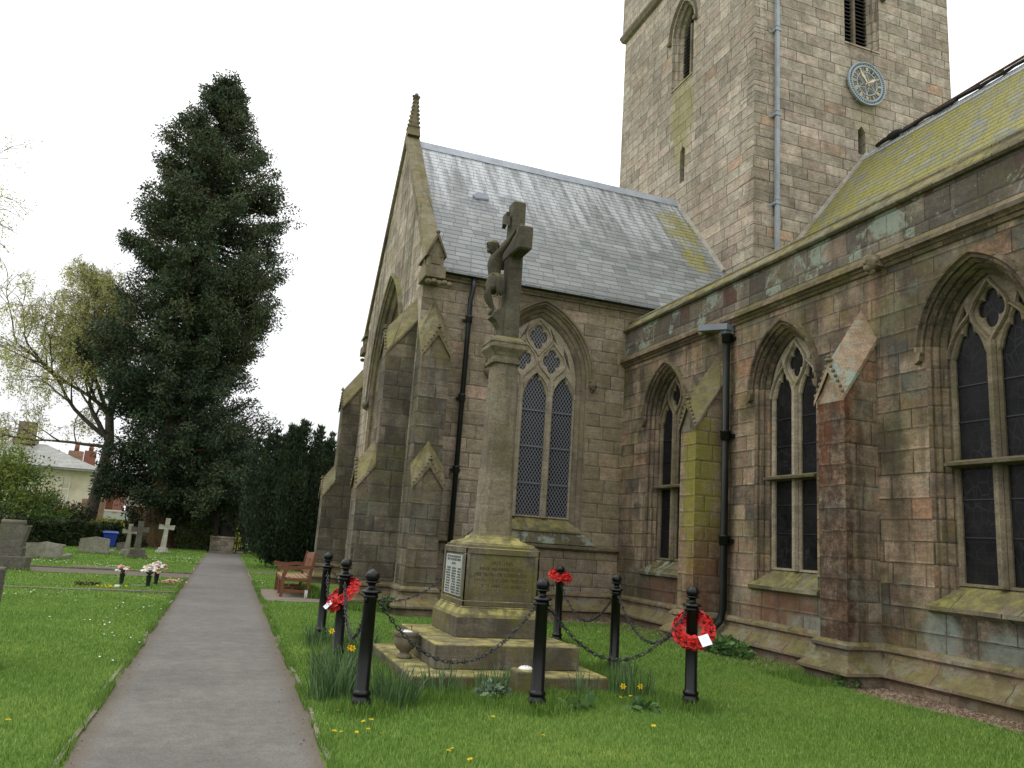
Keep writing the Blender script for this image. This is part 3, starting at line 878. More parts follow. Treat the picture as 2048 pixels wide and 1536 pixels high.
def rib(mb, path, M, d0, w=0.045, pr=0.035):
    """rounded moulding standing proud of depth d0 along a 2D path"""
    rings = []
    P2 = [Vector(p) for p in path]
    for i, p in enumerate(P2):
        t = P2[min(i + 1, len(P2) - 1)] - P2[max(i - 1, 0)]
        t.normalize(); nn = Vector((-t.y, t.x))
        sec = [(-w / 2, 0.005), (-w / 2, -pr * .35), (-w * .22, -pr), (w * .22, -pr), (w / 2, -pr * .35), (w / 2, 0.005)]
        rings.append([M(p.x + nn.x * a, p.y + nn.y * a, d0 + b) for a, b in sec])
    mb.loft(rings, 0, caps=True)


def ogee_pair(cx, zb, zt, w, n=18, p=1.35):
    L = [(cx - w * math.sin(math.pi * i / n) ** p, zb + (zt - zb) * i / n) for i in range(n + 1)]
    return L, [(2 * cx - x, z) for x, z in L]


def hood(mb, cx, a, zs, Rr, M, proj=0.09, w=0.11, n=14):
    prof = [(0.0, 0.0), (0.0, -proj * .45), (0.035, -proj * .55), (0.055, -proj), (w * .9, -proj), (w, -proj * .55), (w + .01, 0.0)]
    rings = []
    base = arch(cx, a, zs, Rr, zs, n, base=False)
    offs = [arch(cx, a + o, zs, Rr + o, zs, n, base=False) for o, _ in prof]
    for i in range(len(base)):
        rings.append([M(offs[k][i][0], offs[k][i][1], prof[k][1]) for k in range(len(prof))])
    mb.loft(rings, 0, caps=True)


def jamb(mb, cx, a, zs, Rr, z0, M, prof, n=14):
    rings = []
    for ins, d in prof:
        rings.append([M(x, z, d) for x, z in arch(cx, a - ins, zs, Rr - ins, z0, n)])
    mb.loft(rings, 0, caps=False, closed=False)


def head_boss(mb, M, s, z, d, r):
    """small carved head: skull, brow, nose, chin, hair roll"""
    def bl(ds, dz, dd, k, sc=(1, 1, 1)):
        c = M(s + ds * r, z + dz * r, d + dd * r)
        mb.ball(c, r * k, sc, 10, 7, 0, True)
    bl(0, 0, 0, 1.0, (1, 1, 1.15)); bl(0, 0.45, -.35, .62); bl(0, -.15, -.95, .26); bl(0, -.75, -.45, .5)
    bl(-.6, .2, .1, .55); bl(.6, .2, .1, .55); bl(-.35, .12, -.8, .2); bl(.35, .12, -.8, .2); bl(0, -1.15, .25, .5)


MA = lambda s, z, d: (XW + d, s, z)
MT = lambda s, z, d: (s, YT + d, z)
MG = lambda s, z, d: (XG + d, s, z)

# --- aisle: wall face with three window openings
AW = [13.87, 10.22, 6.72]
A_A, A_R, A_ZS, A_Z0 = 0.74, 1.093, 4.2, 1.10
wb = MB()
wb.panel([(1.5, -0.3), (YT, -0.3), (YT, 6.5), (1.5, 6.5)], [arch(c, A_A, A_ZS, A_R, A_Z0) for c in AW], MA, 0)
wb.box(XW, XW + 3.2, 1.5, 1.52, -0.3, 6.5)
wb.build('aisle_wall', m_aisle, church)

jprof = [(0, 0), (0.035, 0.035), (0.035, 0.075), (0.06, 0.085), (0.085, 0.12), (0.085, 0.15), (0.14, 0.20), (0.14, 0.36)]
for wi, c in enumerate(AW):
    m = MB(); jamb(m, c, A_A, A_ZS, A_R, A_Z0, MA, jprof)
    win = m.build('window', m_jamb, church)
    win['label'] = ['two-light pointed window nearest the transept', 'two-light pointed window between the two buttresses', 'two-light pointed window right of the rusty buttress'][wi]
    g = MB()
    a = 0.60; Rg = A_R - 0.14
    outer = arch(c, a, A_ZS, Rg, 1.34)
    D = 0.20
    t = MB()
    # tracery head plate from the light springing up
    ob = arch(c, a + .004, A_ZS, Rg + .004, 1.335)
    lh = [cusped(c - .315, .225, 1.37, 4.10, 4.56, 3, .075), cusped(c + .315, .225, 1.37, 4.10, 4.56, 3, .075)]
    q = foil(c, 4.66, .185, 1.2, .36)
    sl = [[(c - .47, 4.50), (c - .345, 4.64), (c - .365, 4.74)], [(c + .47, 4.50), (c + .345, 4.64), (c + .365, 4.74)]]
    # open bottomed lights: build the plate with closed holes, their bottom edge sits on the straight mullion zone
    plate(t, ob, [lh[0], lh[1], q, sl[0], sl[1]], MA, D + .035, D + .12, .022)
    for pth in ogee_pair(c, 4.22, 5.03, .24): rib(t, pth, MA, D + .035, .05, .045)
    for sg in (-1, 1):
        rib(t, [(c + sg * (.60 - .33 * (k / 12) ** 1.7), 4.12 + .52 * (k / 12) ** .9) for k in range(13)], MA, D + .035, .045, .04)
    t.build('tracery', m_dressp if wi == 1 else m_dress, win)
    mu = MB()
    mu.prism([(-.06, .0), (-.03, -.045), (.03, -.045), (.06, .0), (.06, .10), (-.06, .10)], lambda a_, b_, z_: (XW + D + .02 + b_, c + a_, z_), 1.34, 4.24)
    mu.build('mullion', m_dressp if wi == 1 else m_dress, win)
    tr = MB()
    tr.prism([(-.14, .0), (.02, .045), (.10, .045), (.10, -.05), (-.13, -.035)], lambda a_, b_, y_: (XW + D + a_, y_, 2.79 + b_), c - .6, c + .6)
    tr.build('transom', m_dress, win)
    gl = MB(); gl.panel(outer, [], MA, D + .09)
    gl.build('glass', m_stained, win)
    h = MB(); hood(h, c, A_A + .015, A_ZS, A_R + .015, MA, .09, .10)
    for sg in (-1, 1):      # returned stops
        h.prism([(0, 0), (.12, 0), (.10, -.14), (.03, -.10)], lambda a_, b_, d_: MA(c + sg * (A_A + .01 + a_), A_ZS + b_, d_), 0.0, -.085)
    h.build('hood_mould', m_jamb, win)
    s_ = MB()
    s_.prism([(0.30, 1.36), (-.04, 1.10), (-.07, 1.08), (-.07, 1.03), (0.0, .99), (0.30, .99)], lambda a_, b_, y_: (XW + a_, y_, b_), c - .80, c + .80)
    s_.build('sill', m_mosscop if wi else m_parapet, win)
    # iron bars behind the mullion
    for z in (1.9, 2.35, 3.3, 3.75):
        for sg in (-1, 1): bb = MB(); bb.box(XW + D + .075, XW + D + .088, min(c + sg * .05, c + sg * .54), max(c + sg * .05, c + sg * .54), z, z + .014); bb.build('saddle_bar', m_pipe, win)

# --- parapet, string and coping of the aisle
y0, y1 = 1.5, YT
st = MB()
st.prism([(0.02, 5.82), (-.04, 5.80), (-.12, 5.70), (-.13, 5.64), (-.09, 5.62), (-.05, 5.58), (-.03, 5.54), (0.02, 5.52)], lambda a_, b_, y_: (XW + a_, y_, b_), y0, y1)
st.build('string_course', m_jamb, church)
pp = MB(); pp.box(XW - .012, XW + .3, y0, y1, 5.821, 6.36)
pp.build('parapet', m_parapet, church)
cp = MB()
y = y0
while y < y1 - .01:
    ye = min(y1, y + random.uniform(.85, 1.25))
    cp.prism([(.35, 6.361), (-.06, 6.361), (-.09, 6.39), (-.085, 6.42), (.06, 6.585), (.055, 6.62), (.085, 6.655), (.14, 6.66), (.36, 6.55)],
             lambda a_, b_, y_: (XW + a_, y_, b_), y + .004, ye - .004)
    y = ye
cp.build('coping', m_mosscop, church)
# --- carved heads on the string
for nm, yy in (('gargoyle', 8.15), ('gargoyle', 12.25)):
    gq = MB()
    zz = 5.60
    head_boss(gq, MA, yy, zz, -.20, .105)
    gq.box(XW - .2, XW, yy - .09, yy + .09, zz - .05, zz + .1)
    gq.build(nm, m_dress, church)


# --- plinth swept in plan
def plan_sweep(mb, path, prof, mat=0):
    P2 = [Vector(p) for p in path]; n = len(P2)
    rings = []
    for i, p in enumerate(P2):
        e1 = (p - P2[i - 1]).normalized() if i else (P2[1] - p).normalized()
        e2 = (P2[i + 1] - p).normalized() if i < n - 1 else e1
        n1 = Vector((-e1.y, e1.x)); n2 = Vector((-e2.y, e2.x))
        nn = (n1 + n2)
        if nn.length < .1: nn = n1
        nn.normalize(); k = 1 / max(.4, nn.dot(n1))
        rings.append([(p.x + nn.x * o * k, p.y + nn.y * o * k, z) for o, z in prof])
    mb.loft(rings, mat, caps=False, closed=False)


pprof = [(0.0, .54), (.05, .53), (.085, .495), (.085, .455), (.045, .425), (.05, .37), (.09, .30), (.17, .235), (.215, .19), (.215, .155), (.15, .12), (.14, .10), (.14, -.4)]
path = [(XW, 1.5), (XW, 8.30), (7.56, 8.30), (7.56, 8.79), (XW, 8.79), (XW, 11.88), (7.56, 11.88), (7.56, 12.36), (XW, 12.36), (XW, YT),
        (3.86, YT), (3.86, 14.95), (3.27, 14.95), (3.27, 15.95), (2.36, 15.95), (2.36, 16.55), (XG, 16.55), (XG, 23.1), (2.45, 23.1), (2.45, 23.7), (XG, 23.7), (XG, 24.0)]
pm = MB(); plan_sweep(pm, path, pprof)
pm.build('plinth', m_plinth, church)
# string course below the transept window
ts = MB()
ts.prism([(0.02, 1.53), (-.03, 1.52), (-.10, 1.47), (-.10, 1.42), (-.04, 1.38), (0.02, 1.36)], lambda a_, b_, x_: (x_, YT + a_, b_), 3.86, XW - .005)
ts.build('string_course', m_dress, church)

# --- transept side wall with its three light window
TC, T_A, T_R, T_ZS, T_Z0 = 6.06, 1.15, 1.693, 5.1, 1.78
tw = MB()
tw.panel([(XG, -.3), (12.2, -.3), (12.2, 7.05), (XG, 7.05)], [arch(TC, T_A, T_ZS, T_R, T_Z0, 18)], MT, 0)
tw.build('transept_wall', m_trans, church)
ev = MB(); ev.prism([(0.02, 6.88), (-.05, 6.88), (-.10, 6.98), (-.10, 7.04), (.02, 7.06)], lambda a_, b_, x_: (x_, YT + a_, b_), 3.7, 9.2)
ev.build('eaves_course', m_trans, church)
gt = MB(); gt.box(3.72, 9.2, YT - .27, YT - .105, 6.98, 7.06)
gt.build('gutter', m_pipe, church)

m = MB(); jamb(m, TC, T_A, T_ZS, T_R, T_Z0, MT, [(0, 0), (.03, .03), (.03, .07), (.07, .09), (.11, .11), (.11, .14), (.16, .17), (.20, .21), (.20, .38)], 18)
twin = m.build('window', m_dress, church)
twin['label'] = 'three-light transept window with flowing tracery and diamond leading'
a = .95; Rg = T_R - .20; D = .21
t = MB()
ob = arch(TC, a + .004, T_ZS, Rg + .004, 2.035, 18)
MX = .352
holes = [cusped(TC, .275, 2.07, 4.72, 5.22, 3, .07), cusped(TC - .655, .265, 2.07, 4.72, 5.19, 3, .07), cusped(TC + .655, .265, 2.07, 4.72, 5.19, 3, .07),
         foil(TC - MX, 5.50, .205, 1.18, .36), foil(TC + MX, 5.50, .205, 1.18, .36), foil(TC, 6.03, .205, 1.2, .36),
         [(TC - .80, 5.35), (TC - .655, 5.62), (TC - .63, 5.82), (TC - .71, 5.70)], [(TC + .80, 5.35), (TC + .71, 5.70), (TC + .63, 5.82), (TC + .655, 5.62)],
         [(TC - .45, 5.93), (TC - .31, 6.08), (TC - .27, 6.26)], [(TC + .45, 5.93), (TC + .27, 6.26), (TC + .31, 6.08)]]
plate(t, ob, holes, MT, D + .035, D + .12, .022)
for x in (TC - MX, TC + MX):
    for pth in ogee_pair(x, 5.05, 5.93, .315): rib(t, pth, MT, D + .035, .05, .045)
for pth in ogee_pair(TC, 5.60, 6.46, .30): rib(t, pth, MT, D + .035, .05, .045)
for x0, sg in ((TC - MX, 1), (TC + MX, -1), (TC - MX, -1), (TC + MX, 1)):
    rib(t, [(x0 + sg * .035 + sg * .315 * (k / 12) ** 2.0, 4.66 + .56 * (k / 12) ** .85) for k in range(13)], MT, D + .035, .045, .04)
for sg in (-1, 1):
    rib(t, [(TC + sg * (.94 - .27 * (k / 12) ** 1.8), 4.70 + .52 * (k / 12) ** .85) for k in range(13)], MT, D + .035, .045, .04)
t.build('tracery', m_dressp, twin)
for x in (TC - MX, TC + MX):
    mu = MB(); mu.prism([(-.06, .0), (-.025, -.05), (.025, -.05), (.06, .0), (.06, .10), (-.06, .10)], lambda a_, b_, z_: (x + a_, YT + D + .02 + b_, z_), 2.03, 5.06)
    mu.build('mullion', m_dressp, twin)
gl = MB(); gl.panel(arch(TC, a, T_ZS, Rg, 2.04, 18), [], MT, D + .09); gl.build('glass', m_diamond, twin)
bb = MB()
for z in (2.75, 3.55, 4.35): bb.box(TC - .93, TC + .93, YT + D + .062, YT + D + .078, z, z + .022)
bb.build('saddle_bar', m_leadd, twin)
h = MB(); hood(h, TC, T_A + .015, T_ZS, T_R + .015, MT, .10, .11, 18); h.build('hood_mould', m_dress, twin)
for sg in (-1, 1):
    hb = MB(); head_boss(hb, MT, TC + sg * (T_A + .08), T_ZS - .10, -.09, .085); hb.build('carved_head', m_dress, twin)
s_ = MB(); s_.prism([(.32, 2.06), (-.01, 1.79), (-.03, 1.765), (-.03, 1.74), (0.32, 1.74)], lambda a_, b_, x_: (x_, YT + a_, b_), TC - 1.14, TC + 1.14)
s_.build('sill', m_mosscop, twin)
s_ = MB()
s_.add([(TC - 1.25, YT, 1.735), (TC + 1.2, YT, 1.735), (TC + 1.5, YT - .10, 1.50), (TC - 1.5, YT - .10, 1.50), (TC - 1.5, YT, 1.50), (TC + 1.5, YT, 1.50)], [(0, 3, 2, 1), (0, 4, 3), (1, 2, 5)])
s_.build('weathering', m_parapet, twin)

# --- gable wall with great west window
GC, G_A, G_R, G_ZS, G_Z0 = 19.5, 2.0, 3.17, 5.0, 2.3
gw = MB()
gw.panel([(YT, -.3), (23.4, -.3), (23.4, 7.15), (19.5, 11.75), (YT, 7.15)], [arch(GC, G_A, G_ZS, G_R, G_Z0, 18)], MG, 0)
gw.build('gable_wall', m_gable, church)
bw = MB(); bw.box(XG, 11.6, 23.38, 23.4, -.3, 7.1); bw.build('back_wall', m_gable, church)
m = MB(); jamb(m, GC, G_A, G_ZS, G_R, G_Z0, MG, [(0, 0), (.06, .06), (.06, .12), (.13, .15), (.2, .2), (.2, .26), (.3, .34), (.3, .45)], 18)
gwin = m.build('window', m_dress, church); gwin['label'] = 'great pointed window in the gable seen edge on'
t = MB()
hl = [cusped(GC + x, .33, 4.805, 4.95, 5.5, 3, .09) for x in (-1.26, -.42, .42, 1.26)] + [foil(GC + x, z, r_, 1.15, .35) for x, z, r_ in ((-.84, 5.95, .33), (.0, 5.95, .33), (.84, 5.95, .33), (-.42, 6.7, .3), (.42, 6.7, .3), (0, 7.3, .2))]
plate(t, arch(GC, 1.7, G_ZS, G_R - .3, 4.8, 18), hl, MG, .36, .46, .03)
t.build('tracery', m_dress, gwin)
for x in (-.84, 0, .84):
    mu = MB(); mu.box(XG + .33, XG + .46, GC + x - .06, GC + x + .06, 2.3, 5.2); mu.build('mullion', m_dress, gwin)
gl = MB(); gl.panel(arch(GC, 1.7, G_ZS, G_R - .3, 2.3, 18), [], MG, .43); gl.build('glass', m_stained, gwin)
h = MB(); hood(h, GC, G_A + .02, G_ZS, G_R + .02, MG, .10, .12, 18)
h.build('hood_mould', m_mosscop, gwin)
for sg in (-1, 1):
    hb = MB(); head_boss(hb, MG, GC + sg * (G_A + .08), G_ZS - .10, -.08, .09); hb.build('carved_head', m_dress, gwin)
s_ = MB(); s_.prism([(.4, 2.6), (-.05, 2.3), (-.05, 2.22), (.4, 2.22)], lambda a_, b_, y_: (XG + a_, y_, b_), GC - 2.1, GC + 2.1); s_.build('sill', m_mosscop, gwin)

# --- transept roof
RS = 1.19


def roofz(y): return 7.05 + (y - 15.48) * RS


rf = MB()
RX0 = 3.52
zr = roofz(19.5)
rf.add([(RX0, 15.46, roofz(15.46)), (XT + .6, 15.46, roofz(15.46)), (XT + .6, 19.5, zr), (RX0, 19.5, zr), (RX0, 23.6, roofz(15.4)), (XT + .6, 23.6, roofz(15.4)),
        (RX0, 15.46, roofz(15.46) - .05), (XT + .6, 15.46, roofz(15.46) - .05)],
       [(0, 1, 2, 3), (3, 2, 5, 4), (0, 6, 7, 1)])
rf.build('transept_roof', m_slate, church)
rl = MB()
for k in range(9):
    xa = RX0 + .05 + k * .9; xb = min(xa + .93, XT)
    rl.prism([(-.17, -.185), (-.155, -.19), (-.03, .035), (0, .06), (.03, .035), (.155, -.19), (.17, -.185), (0, .085)], lambda a_, b_, x_: (x_, 19.5 + a_, zr + .012 + b_ + .004 * (k % 2)), xa, xb)
rl.build('lead_ridge', m_lead, church)
dl = MB()
px_, py_ = 4.95, 17.85
dl.prism([(-.2, 0), (.0, .16), (.24, .1), (.22, -.03), (-.14, -.07)], lambda a_, b_, d_: (px_ + a_, py_ + b_, roofz(py_ + b_) + .02 + d_), 0, .05)
dl.build('slipped_slate', m_leadd, church)
fl = MB()
fl.bar((XT - .03, 17.0, roofz(17.0) + .05), (XT - .03, 19.55, zr + .08), .09, .09, up=(1, 0, 0))
fl.build('mortar_fillet', m_flash, church)

# coping of the gable, kneelers and finial
gcp = MB()
CX0, CX1 = XG - .07, 3.56


def beam(mb, ya, za, yb, zb, top=.24, bot=-.02):
    mb.add([(CX0, ya, za + bot), (CX1, ya, za + bot), (CX1, ya, za + top), ((CX0 + CX1) / 2, ya, za + top + .03), (CX0, ya, za + top),
            (CX0, yb, zb + bot), (CX1, yb, zb + bot), (CX1, yb, zb + top), ((CX0 + CX1) / 2, yb, zb + top + .03), (CX0, yb, zb + top)],
           [(0, 1, 2, 3, 4), (9, 8, 7, 6, 5), (0, 5, 6, 1), (1, 6, 7, 2), (2, 7, 8, 3), (3, 8, 9, 4), (4, 9, 5, 0)])


yy = [15.5, 16.3, 17.1, 17.9, 18.7, 19.5]
for a_, b_ in zip(yy[:-1], yy[1:]):
    beam(gcp, a_, roofz(a_), b_ - .012, roofz(b_ - .012)); beam(gcp, 39 - a_, roofz(a_), 39 - b_ + .012, roofz(b_ - .012))
gcp.build('gable_coping', m_gcop, church)
for sgn, yk in ((1, 15.42), (-1, 23.58)):
    kn = MB()
    kn.box(CX0 - .02, CX1 + .05, min(yk - .22 * sgn, yk + .45 * sgn), max(yk - .22 * sgn, yk + .45 * sgn), 6.72, 6.98)
    kn.box(CX0 + .03, CX1, min(yk - .16 * sgn, yk + .45 * sgn), max(yk - .16 * sgn, yk + .45 * sgn), 6.981, 7.28)
    kn.prism([(CX0 - .02, 7.24), (CX0 - .03, 7.18), ((CX0 + CX1) / 2, 7.60), (CX1 + .04, 7.18), (CX1 + .03, 7.24), ((CX0 + CX1) / 2, 7.70)], lambda a_, b_, d_: (a_, d_, b_), yk - .22 * sgn, yk + .6 * sgn)
    kn.prism([(CX0, 7.2), (CX1, 7.2), ((CX0 + CX1) / 2, 7.64)], lambda a_, b_, d_: (a_, d_, b_), yk - .17 * sgn, yk + .6 * sgn)
    kn.prism([(CX0 + .1, 7.03), (CX0 + .1, 7.2), ((CX0 + CX1) / 2, 7.36), (CX1 - .08, 7.2), (CX1 - .08, 7.03)], lambda a_, b_, d_: (a_, d_, b_), yk - .175 * sgn, yk - .16 * sgn)
    for k in range(5): kn.ball((CX0 + .07 + k * .11, yk - .18 * sgn, 6.62 + .02 * (k % 2)), .075, (1, 1, .8), 8, 5, jit=.12)
    kn.ball(((CX0 + CX1) / 2, yk - .18 * sgn, 7.72), .05, (1, 1, 1), 8, 5, jit=.1)
    kn.build('kneeler', m_dress, church, bevel=.008)
fn = MB()
fx = (CX0 + CX1) / 2
fn.stack(fx, 19.5, [(zr + .1, .17, .26), (zr + .38, .15, .15), (zr + .41, .17, .17), (zr + .46, .13, .13), (zr + 1.25, .045, .045), (zr + 1.30, .09, .09), (zr + 1.34, .04, .04), (zr + 1.42, .05, .05), (zr + 1.46, .02, .02)])
for k in range(6):
    z = zr + .55 + k * .125; r_ = .14 - k * .016
    for i in range(4):
        t_ = math.pi / 4 + i * math.pi / 2
        fn.ball((fx + r_ * math.cos(t_) * 1.15, 19.5 + r_ * math.sin(t_) * 1.15, z), .045, (1, 1, 1.1), 6, 5, jit=.1)
for i in range(4):
    t_ = i * math.pi / 2
    fn.ball((fx + .07 * math.cos(t_), 19.5 + .07 * math.sin(t_), zr + 1.36), .05, (1, 1, .8), 7, 5)
fn.build('finial', m_dress, church)


# --- buttresses --------------------------------------------------------------
def buttress(origin, dirv, w, stages, mat, name='buttress', label=None, capmat=None, finial=True):
    """origin = wall centre point at ground, dirv = outward unit (x,y); stages = [(z0, z_eave_front, proj, rise_to_wall, gable_h, proj_above)]"""
    dx, dy = dirv; sx, sy = -dy, dx
    M = lambda s, z, d: (origin[0] + dx * d + sx * s, origin[1] + dy * d + sy * s, z)
    body = MB(); hw = w / 2
    for z0, ze, pj, rise, gh, pin in stages:
        # side profile extruded across the width
        e_ = .004 if z0 < 0 else 0
        body.prism([(-.02, z0), (pj, z0), (pj, ze), (pin, ze + rise), (-.02, ze + rise)], lambda a_, b_, s: M(s, b_, a_), -hw - e_, hw + e_)
    b = body.build(name, mat, church)
    if label: b['label'] = label
    for z0, ze, pj, rise, gh, pin in stages:
        cap = MB(); ov = .035; fo = .05
        cmat = capmat or m_mosscop
        th = .05
        def ring(d, dz):
            return [M(-hw - ov, ze - .04 + dz, d), M(-hw - ov, ze + .03 + dz, d), M(0, ze + gh + .05 + dz, d), M(hw + ov, ze + .03 + dz, d), M(hw + ov, ze - .04 + dz, d), M(0, ze + gh - .06 + dz, d)]
        s_ = rise / max(.01, (pj - pin))
        ext = 0.16 if pin > .05 else .0
        r1 = ring(pj + fo, -s_ * fo * .2); r2 = ring(pin - .0, rise)
        cap.loft([r1, r2], 0, caps=True)
        # solid under the gable
        cap.loft([[M(-hw, ze - .03, pj + .004), M(0, ze + gh - .02, pj + .004), M(hw, ze - .03, pj + .004)], [M(-hw, ze + rise - .03, pin), M(0, ze + gh + rise - .02, pin), M(hw, ze + rise - .03, pin)]], 0, caps=True)
        # closing slope back to the wall or the stage above
        apex = M(0, ze + gh + rise + .05, pin)
        up = M(0, ze + gh + rise + .05 + gh * .55, pin - .02)
        cap.add([M(-hw - ov, ze + rise + .03, pin), apex, M(hw + ov, ze + rise + .03, pin), M(0, ze + rise + gh * 1.45, pin - .1)], [(0, 1, 3), (1, 2, 3)])
        cap.build('buttress_cap', cmat, b)
        ck = MB()
        for sg in (-1, 1):
            for k in range(6):
                f = (k + .5) / 6.5
                ck.ball(M(sg * (hw + ov) * (1 - f), ze + .03 + (gh + .03) * f + .02, pj + fo * .7), .026, (1, 1, 1.2), 6, 4, jit=.2)
        if finial:
            ck.ball(M(0, ze + gh + .09, pj + fo * .6), .035, (1.6, 1.6, .8), 7, 5, jit=.2)
            ck.ball(M(0, ze + gh + .14, pj + fo * .6), .03, (1, 1, 1), 7, 5, jit=.2)
        ck.build('crocket', m_dress, b)
    return b


buttress((XW, 8.545), (-1, 0), .49, [(-.3, 3.68, .55, .86, .47, 0.0)], m_buttr, label='buttress streaked rusty red with a lichen crusted cap', capmat=stone('lichen_crusted_cap', DARKB, None, soot=.2, green=.1, upgreen=.25, lichen=1.0, streak=.2, damp=0, red=.8))
buttress((XW, 12.12), (-1, 0), .48, [(-.3, 3.68, .55, .86, .47, 0.0)], m_butty, label='buttress covered in yellow green moss beside the drainpipe')
buttress((3.565, YT), (0, -1), .59, [(-.3, 2.40, .80, .42, .47, .55), (2.3, 5.06, .55, .75, .52, 0.0)], m_butt, label='corner buttress facing the war memorial')
buttress((XG, 16.25), (-1, 0), .60, [(-.3, 2.36, .91, .48, .47, .59), (2.3, 5.16, .59, .80, .52, 0.0)], m_butt, label='corner buttress facing the footpath')
buttress((XG, 23.4), (-1, 0), .60, [(-.3, 2.36, .80, .48, .47, .50), (2.3, 4.95, .50, .75, .52, 0.0)], m_butt, label='far buttress of the gable wall')

# --- downpipes
dp = MB()
dp.tube([(4.32, YT - .2, 7.0), (4.32, YT - .2, 6.75), (4.30, YT - .12, 6.5), (4.28, YT - .12, .3)], .055, 12)
for z in (6.05, 4.35, 2.85, 1.2): dp.lathe([(.06, -.07), (.075, -.06), (.075, .05), (.085, .06), (.085, .08), (.06, .085)], (4.28 + .02 * (z > 6), YT - .12, z), 12); dp.box(4.18, 4.40, YT - .04, YT, z - .02, z + .03)
dp.build('drainpipe', m_pipe, church)['label'] = 'black drainpipe on the transept wall'
dp = MB()
PXY = (XW - .12, 11.62)
dp.tube([(PXY[0], PXY[1], 5.40), (PXY[0], PXY[1], .62), (PXY[0] - .05, PXY[1] + .02, .42), (PXY[0] - .2, PXY[1] + .05, .28), (PXY[0] - .22, PXY[1] + .05, .05)], .062, 12)
for z in (5.3, 3.55, 1.75): dp.lathe([(.065, -.08), (.085, -.07), (.085, .05), (.095, .06), (.095, .09), (.065, .095)], (*PXY, z), 12); dp.box(XW - .05, XW, PXY[1] - .12, PXY[1] + .12, z - .03, z + .03)
dp.build('drainpipe', m_pipeg, church)['label'] = 'green black drainpipe beside the mossy buttress'
ch_ = MB()
pa, pb = Vector((XW - .34, 12.12, 5.52)), Vector((XW - .14, 11.50, 5.44))
d_ = (pb - pa); L_ = d_.length; d_.normalize(); sd_ = Vector((d_.y, -d_.x, 0)).normalized()
ch_.bar(pa, pb, .15, .012); ch_.bar(pa + sd_ * .075 + Vector((0, 0, .05)), pb + sd_ * .075 + Vector((0, 0, .05)), .012, .11); ch_.bar(pa - sd_ * .075 + Vector((0, 0, .05)), pb - sd_ * .075 + Vector((0, 0, .05)), .012, .11)
ch_.box(PXY[0] - .085, PXY[0] + .085, PXY[1] - .09, PXY[1] + .09, 5.38, 5.55)
ch_.build('lead_spout', m_leadd, church)

# --- tower --------------------------------------------------------------------
TX1, TY1, TZ = 18.5, 23.5, 26.0
MTL = lambda s, z, d: (XT + d, s, z)            # left face (faces -x)
MTF = lambda s, z, d: (s, YTF + d, z)           # front face (faces -y)
LW = dict(c=19.45, a=.62, zs=17.75, R=1.15, z0=15.9)
FW = dict(c=15.22, a=.62, zs=17.75, R=1.15, z0=15.9)


def slit(c, z0, z1, w=.13): return [(c - w, z0), (c - w, z1 - .15), (c, z1), (c + w, z1 - .15), (c + w, z0)]


tm = MB()
tm.panel([(YTF, 5), (TY1, 5), (TY1, TZ), (YTF, TZ)], [arch(LW['c'], LW['a'], LW['zs'], LW['R'], LW['z0']), slit(19.3, 12.45, 13.65)], MTL, 0)
tm.panel([(XT, 5), (TX1, 5), (TX1, TZ), (XT, TZ)], [arch(FW['c'], FW['a'], FW['zs'], FW['R'], FW['z0']), slit(15.13, 12.55, 13.4)], MTF, 0)
tm.add([(TX1, YTF, 5), (TX1, TY1, 5), (XT, TY1, 5), (TX1, YTF, TZ), (TX1, TY1, TZ), (XT, TY1, TZ), (XT, YTF, TZ)], [(0, 1, 4, 3), (1, 2, 5, 4), (3, 4, 5, 6)])
tower = tm.build('tower', m_tower, church)
tq = MB()       # slightly proud rough quoins give the corner its broken edge
zq = 5.6; k = 0
while zq < 20:
    hq = .3 + .06 * math.sin(k * 1.7)
    la, lb = (.62, .34) if k % 2 else (.34, .62)
    pr = .003 + .010 * random.random()
    tq.box(XT - pr, XT + la, YTF - pr, YTF + lb, zq + .008, zq + hq - .008)
    zq += hq; k += 1
tq.build('quoins', m_tower, church, bevel=.012)
for (M_, s) in ((MTL, 19.3), (MTF, 15.13)):
    z0, z1 = (12.45, 13.65) if M_ is MTL else (12.55, 13.4)
    sm_ = MB(); pl = slit(s, z0, z1)
    sm_.loft([[M_(a_, b_, 0) for a_, b_ in pl], [M_(a_, b_, .28) for a_, b_ in pl]], 0, caps=False)
    sl_ = sm_.build('slit_window', m_tower, church)
    k_ = MB(); k_.panel(pl, [], M_, .26); k_.build('slit_opening', m_dark, sl_)
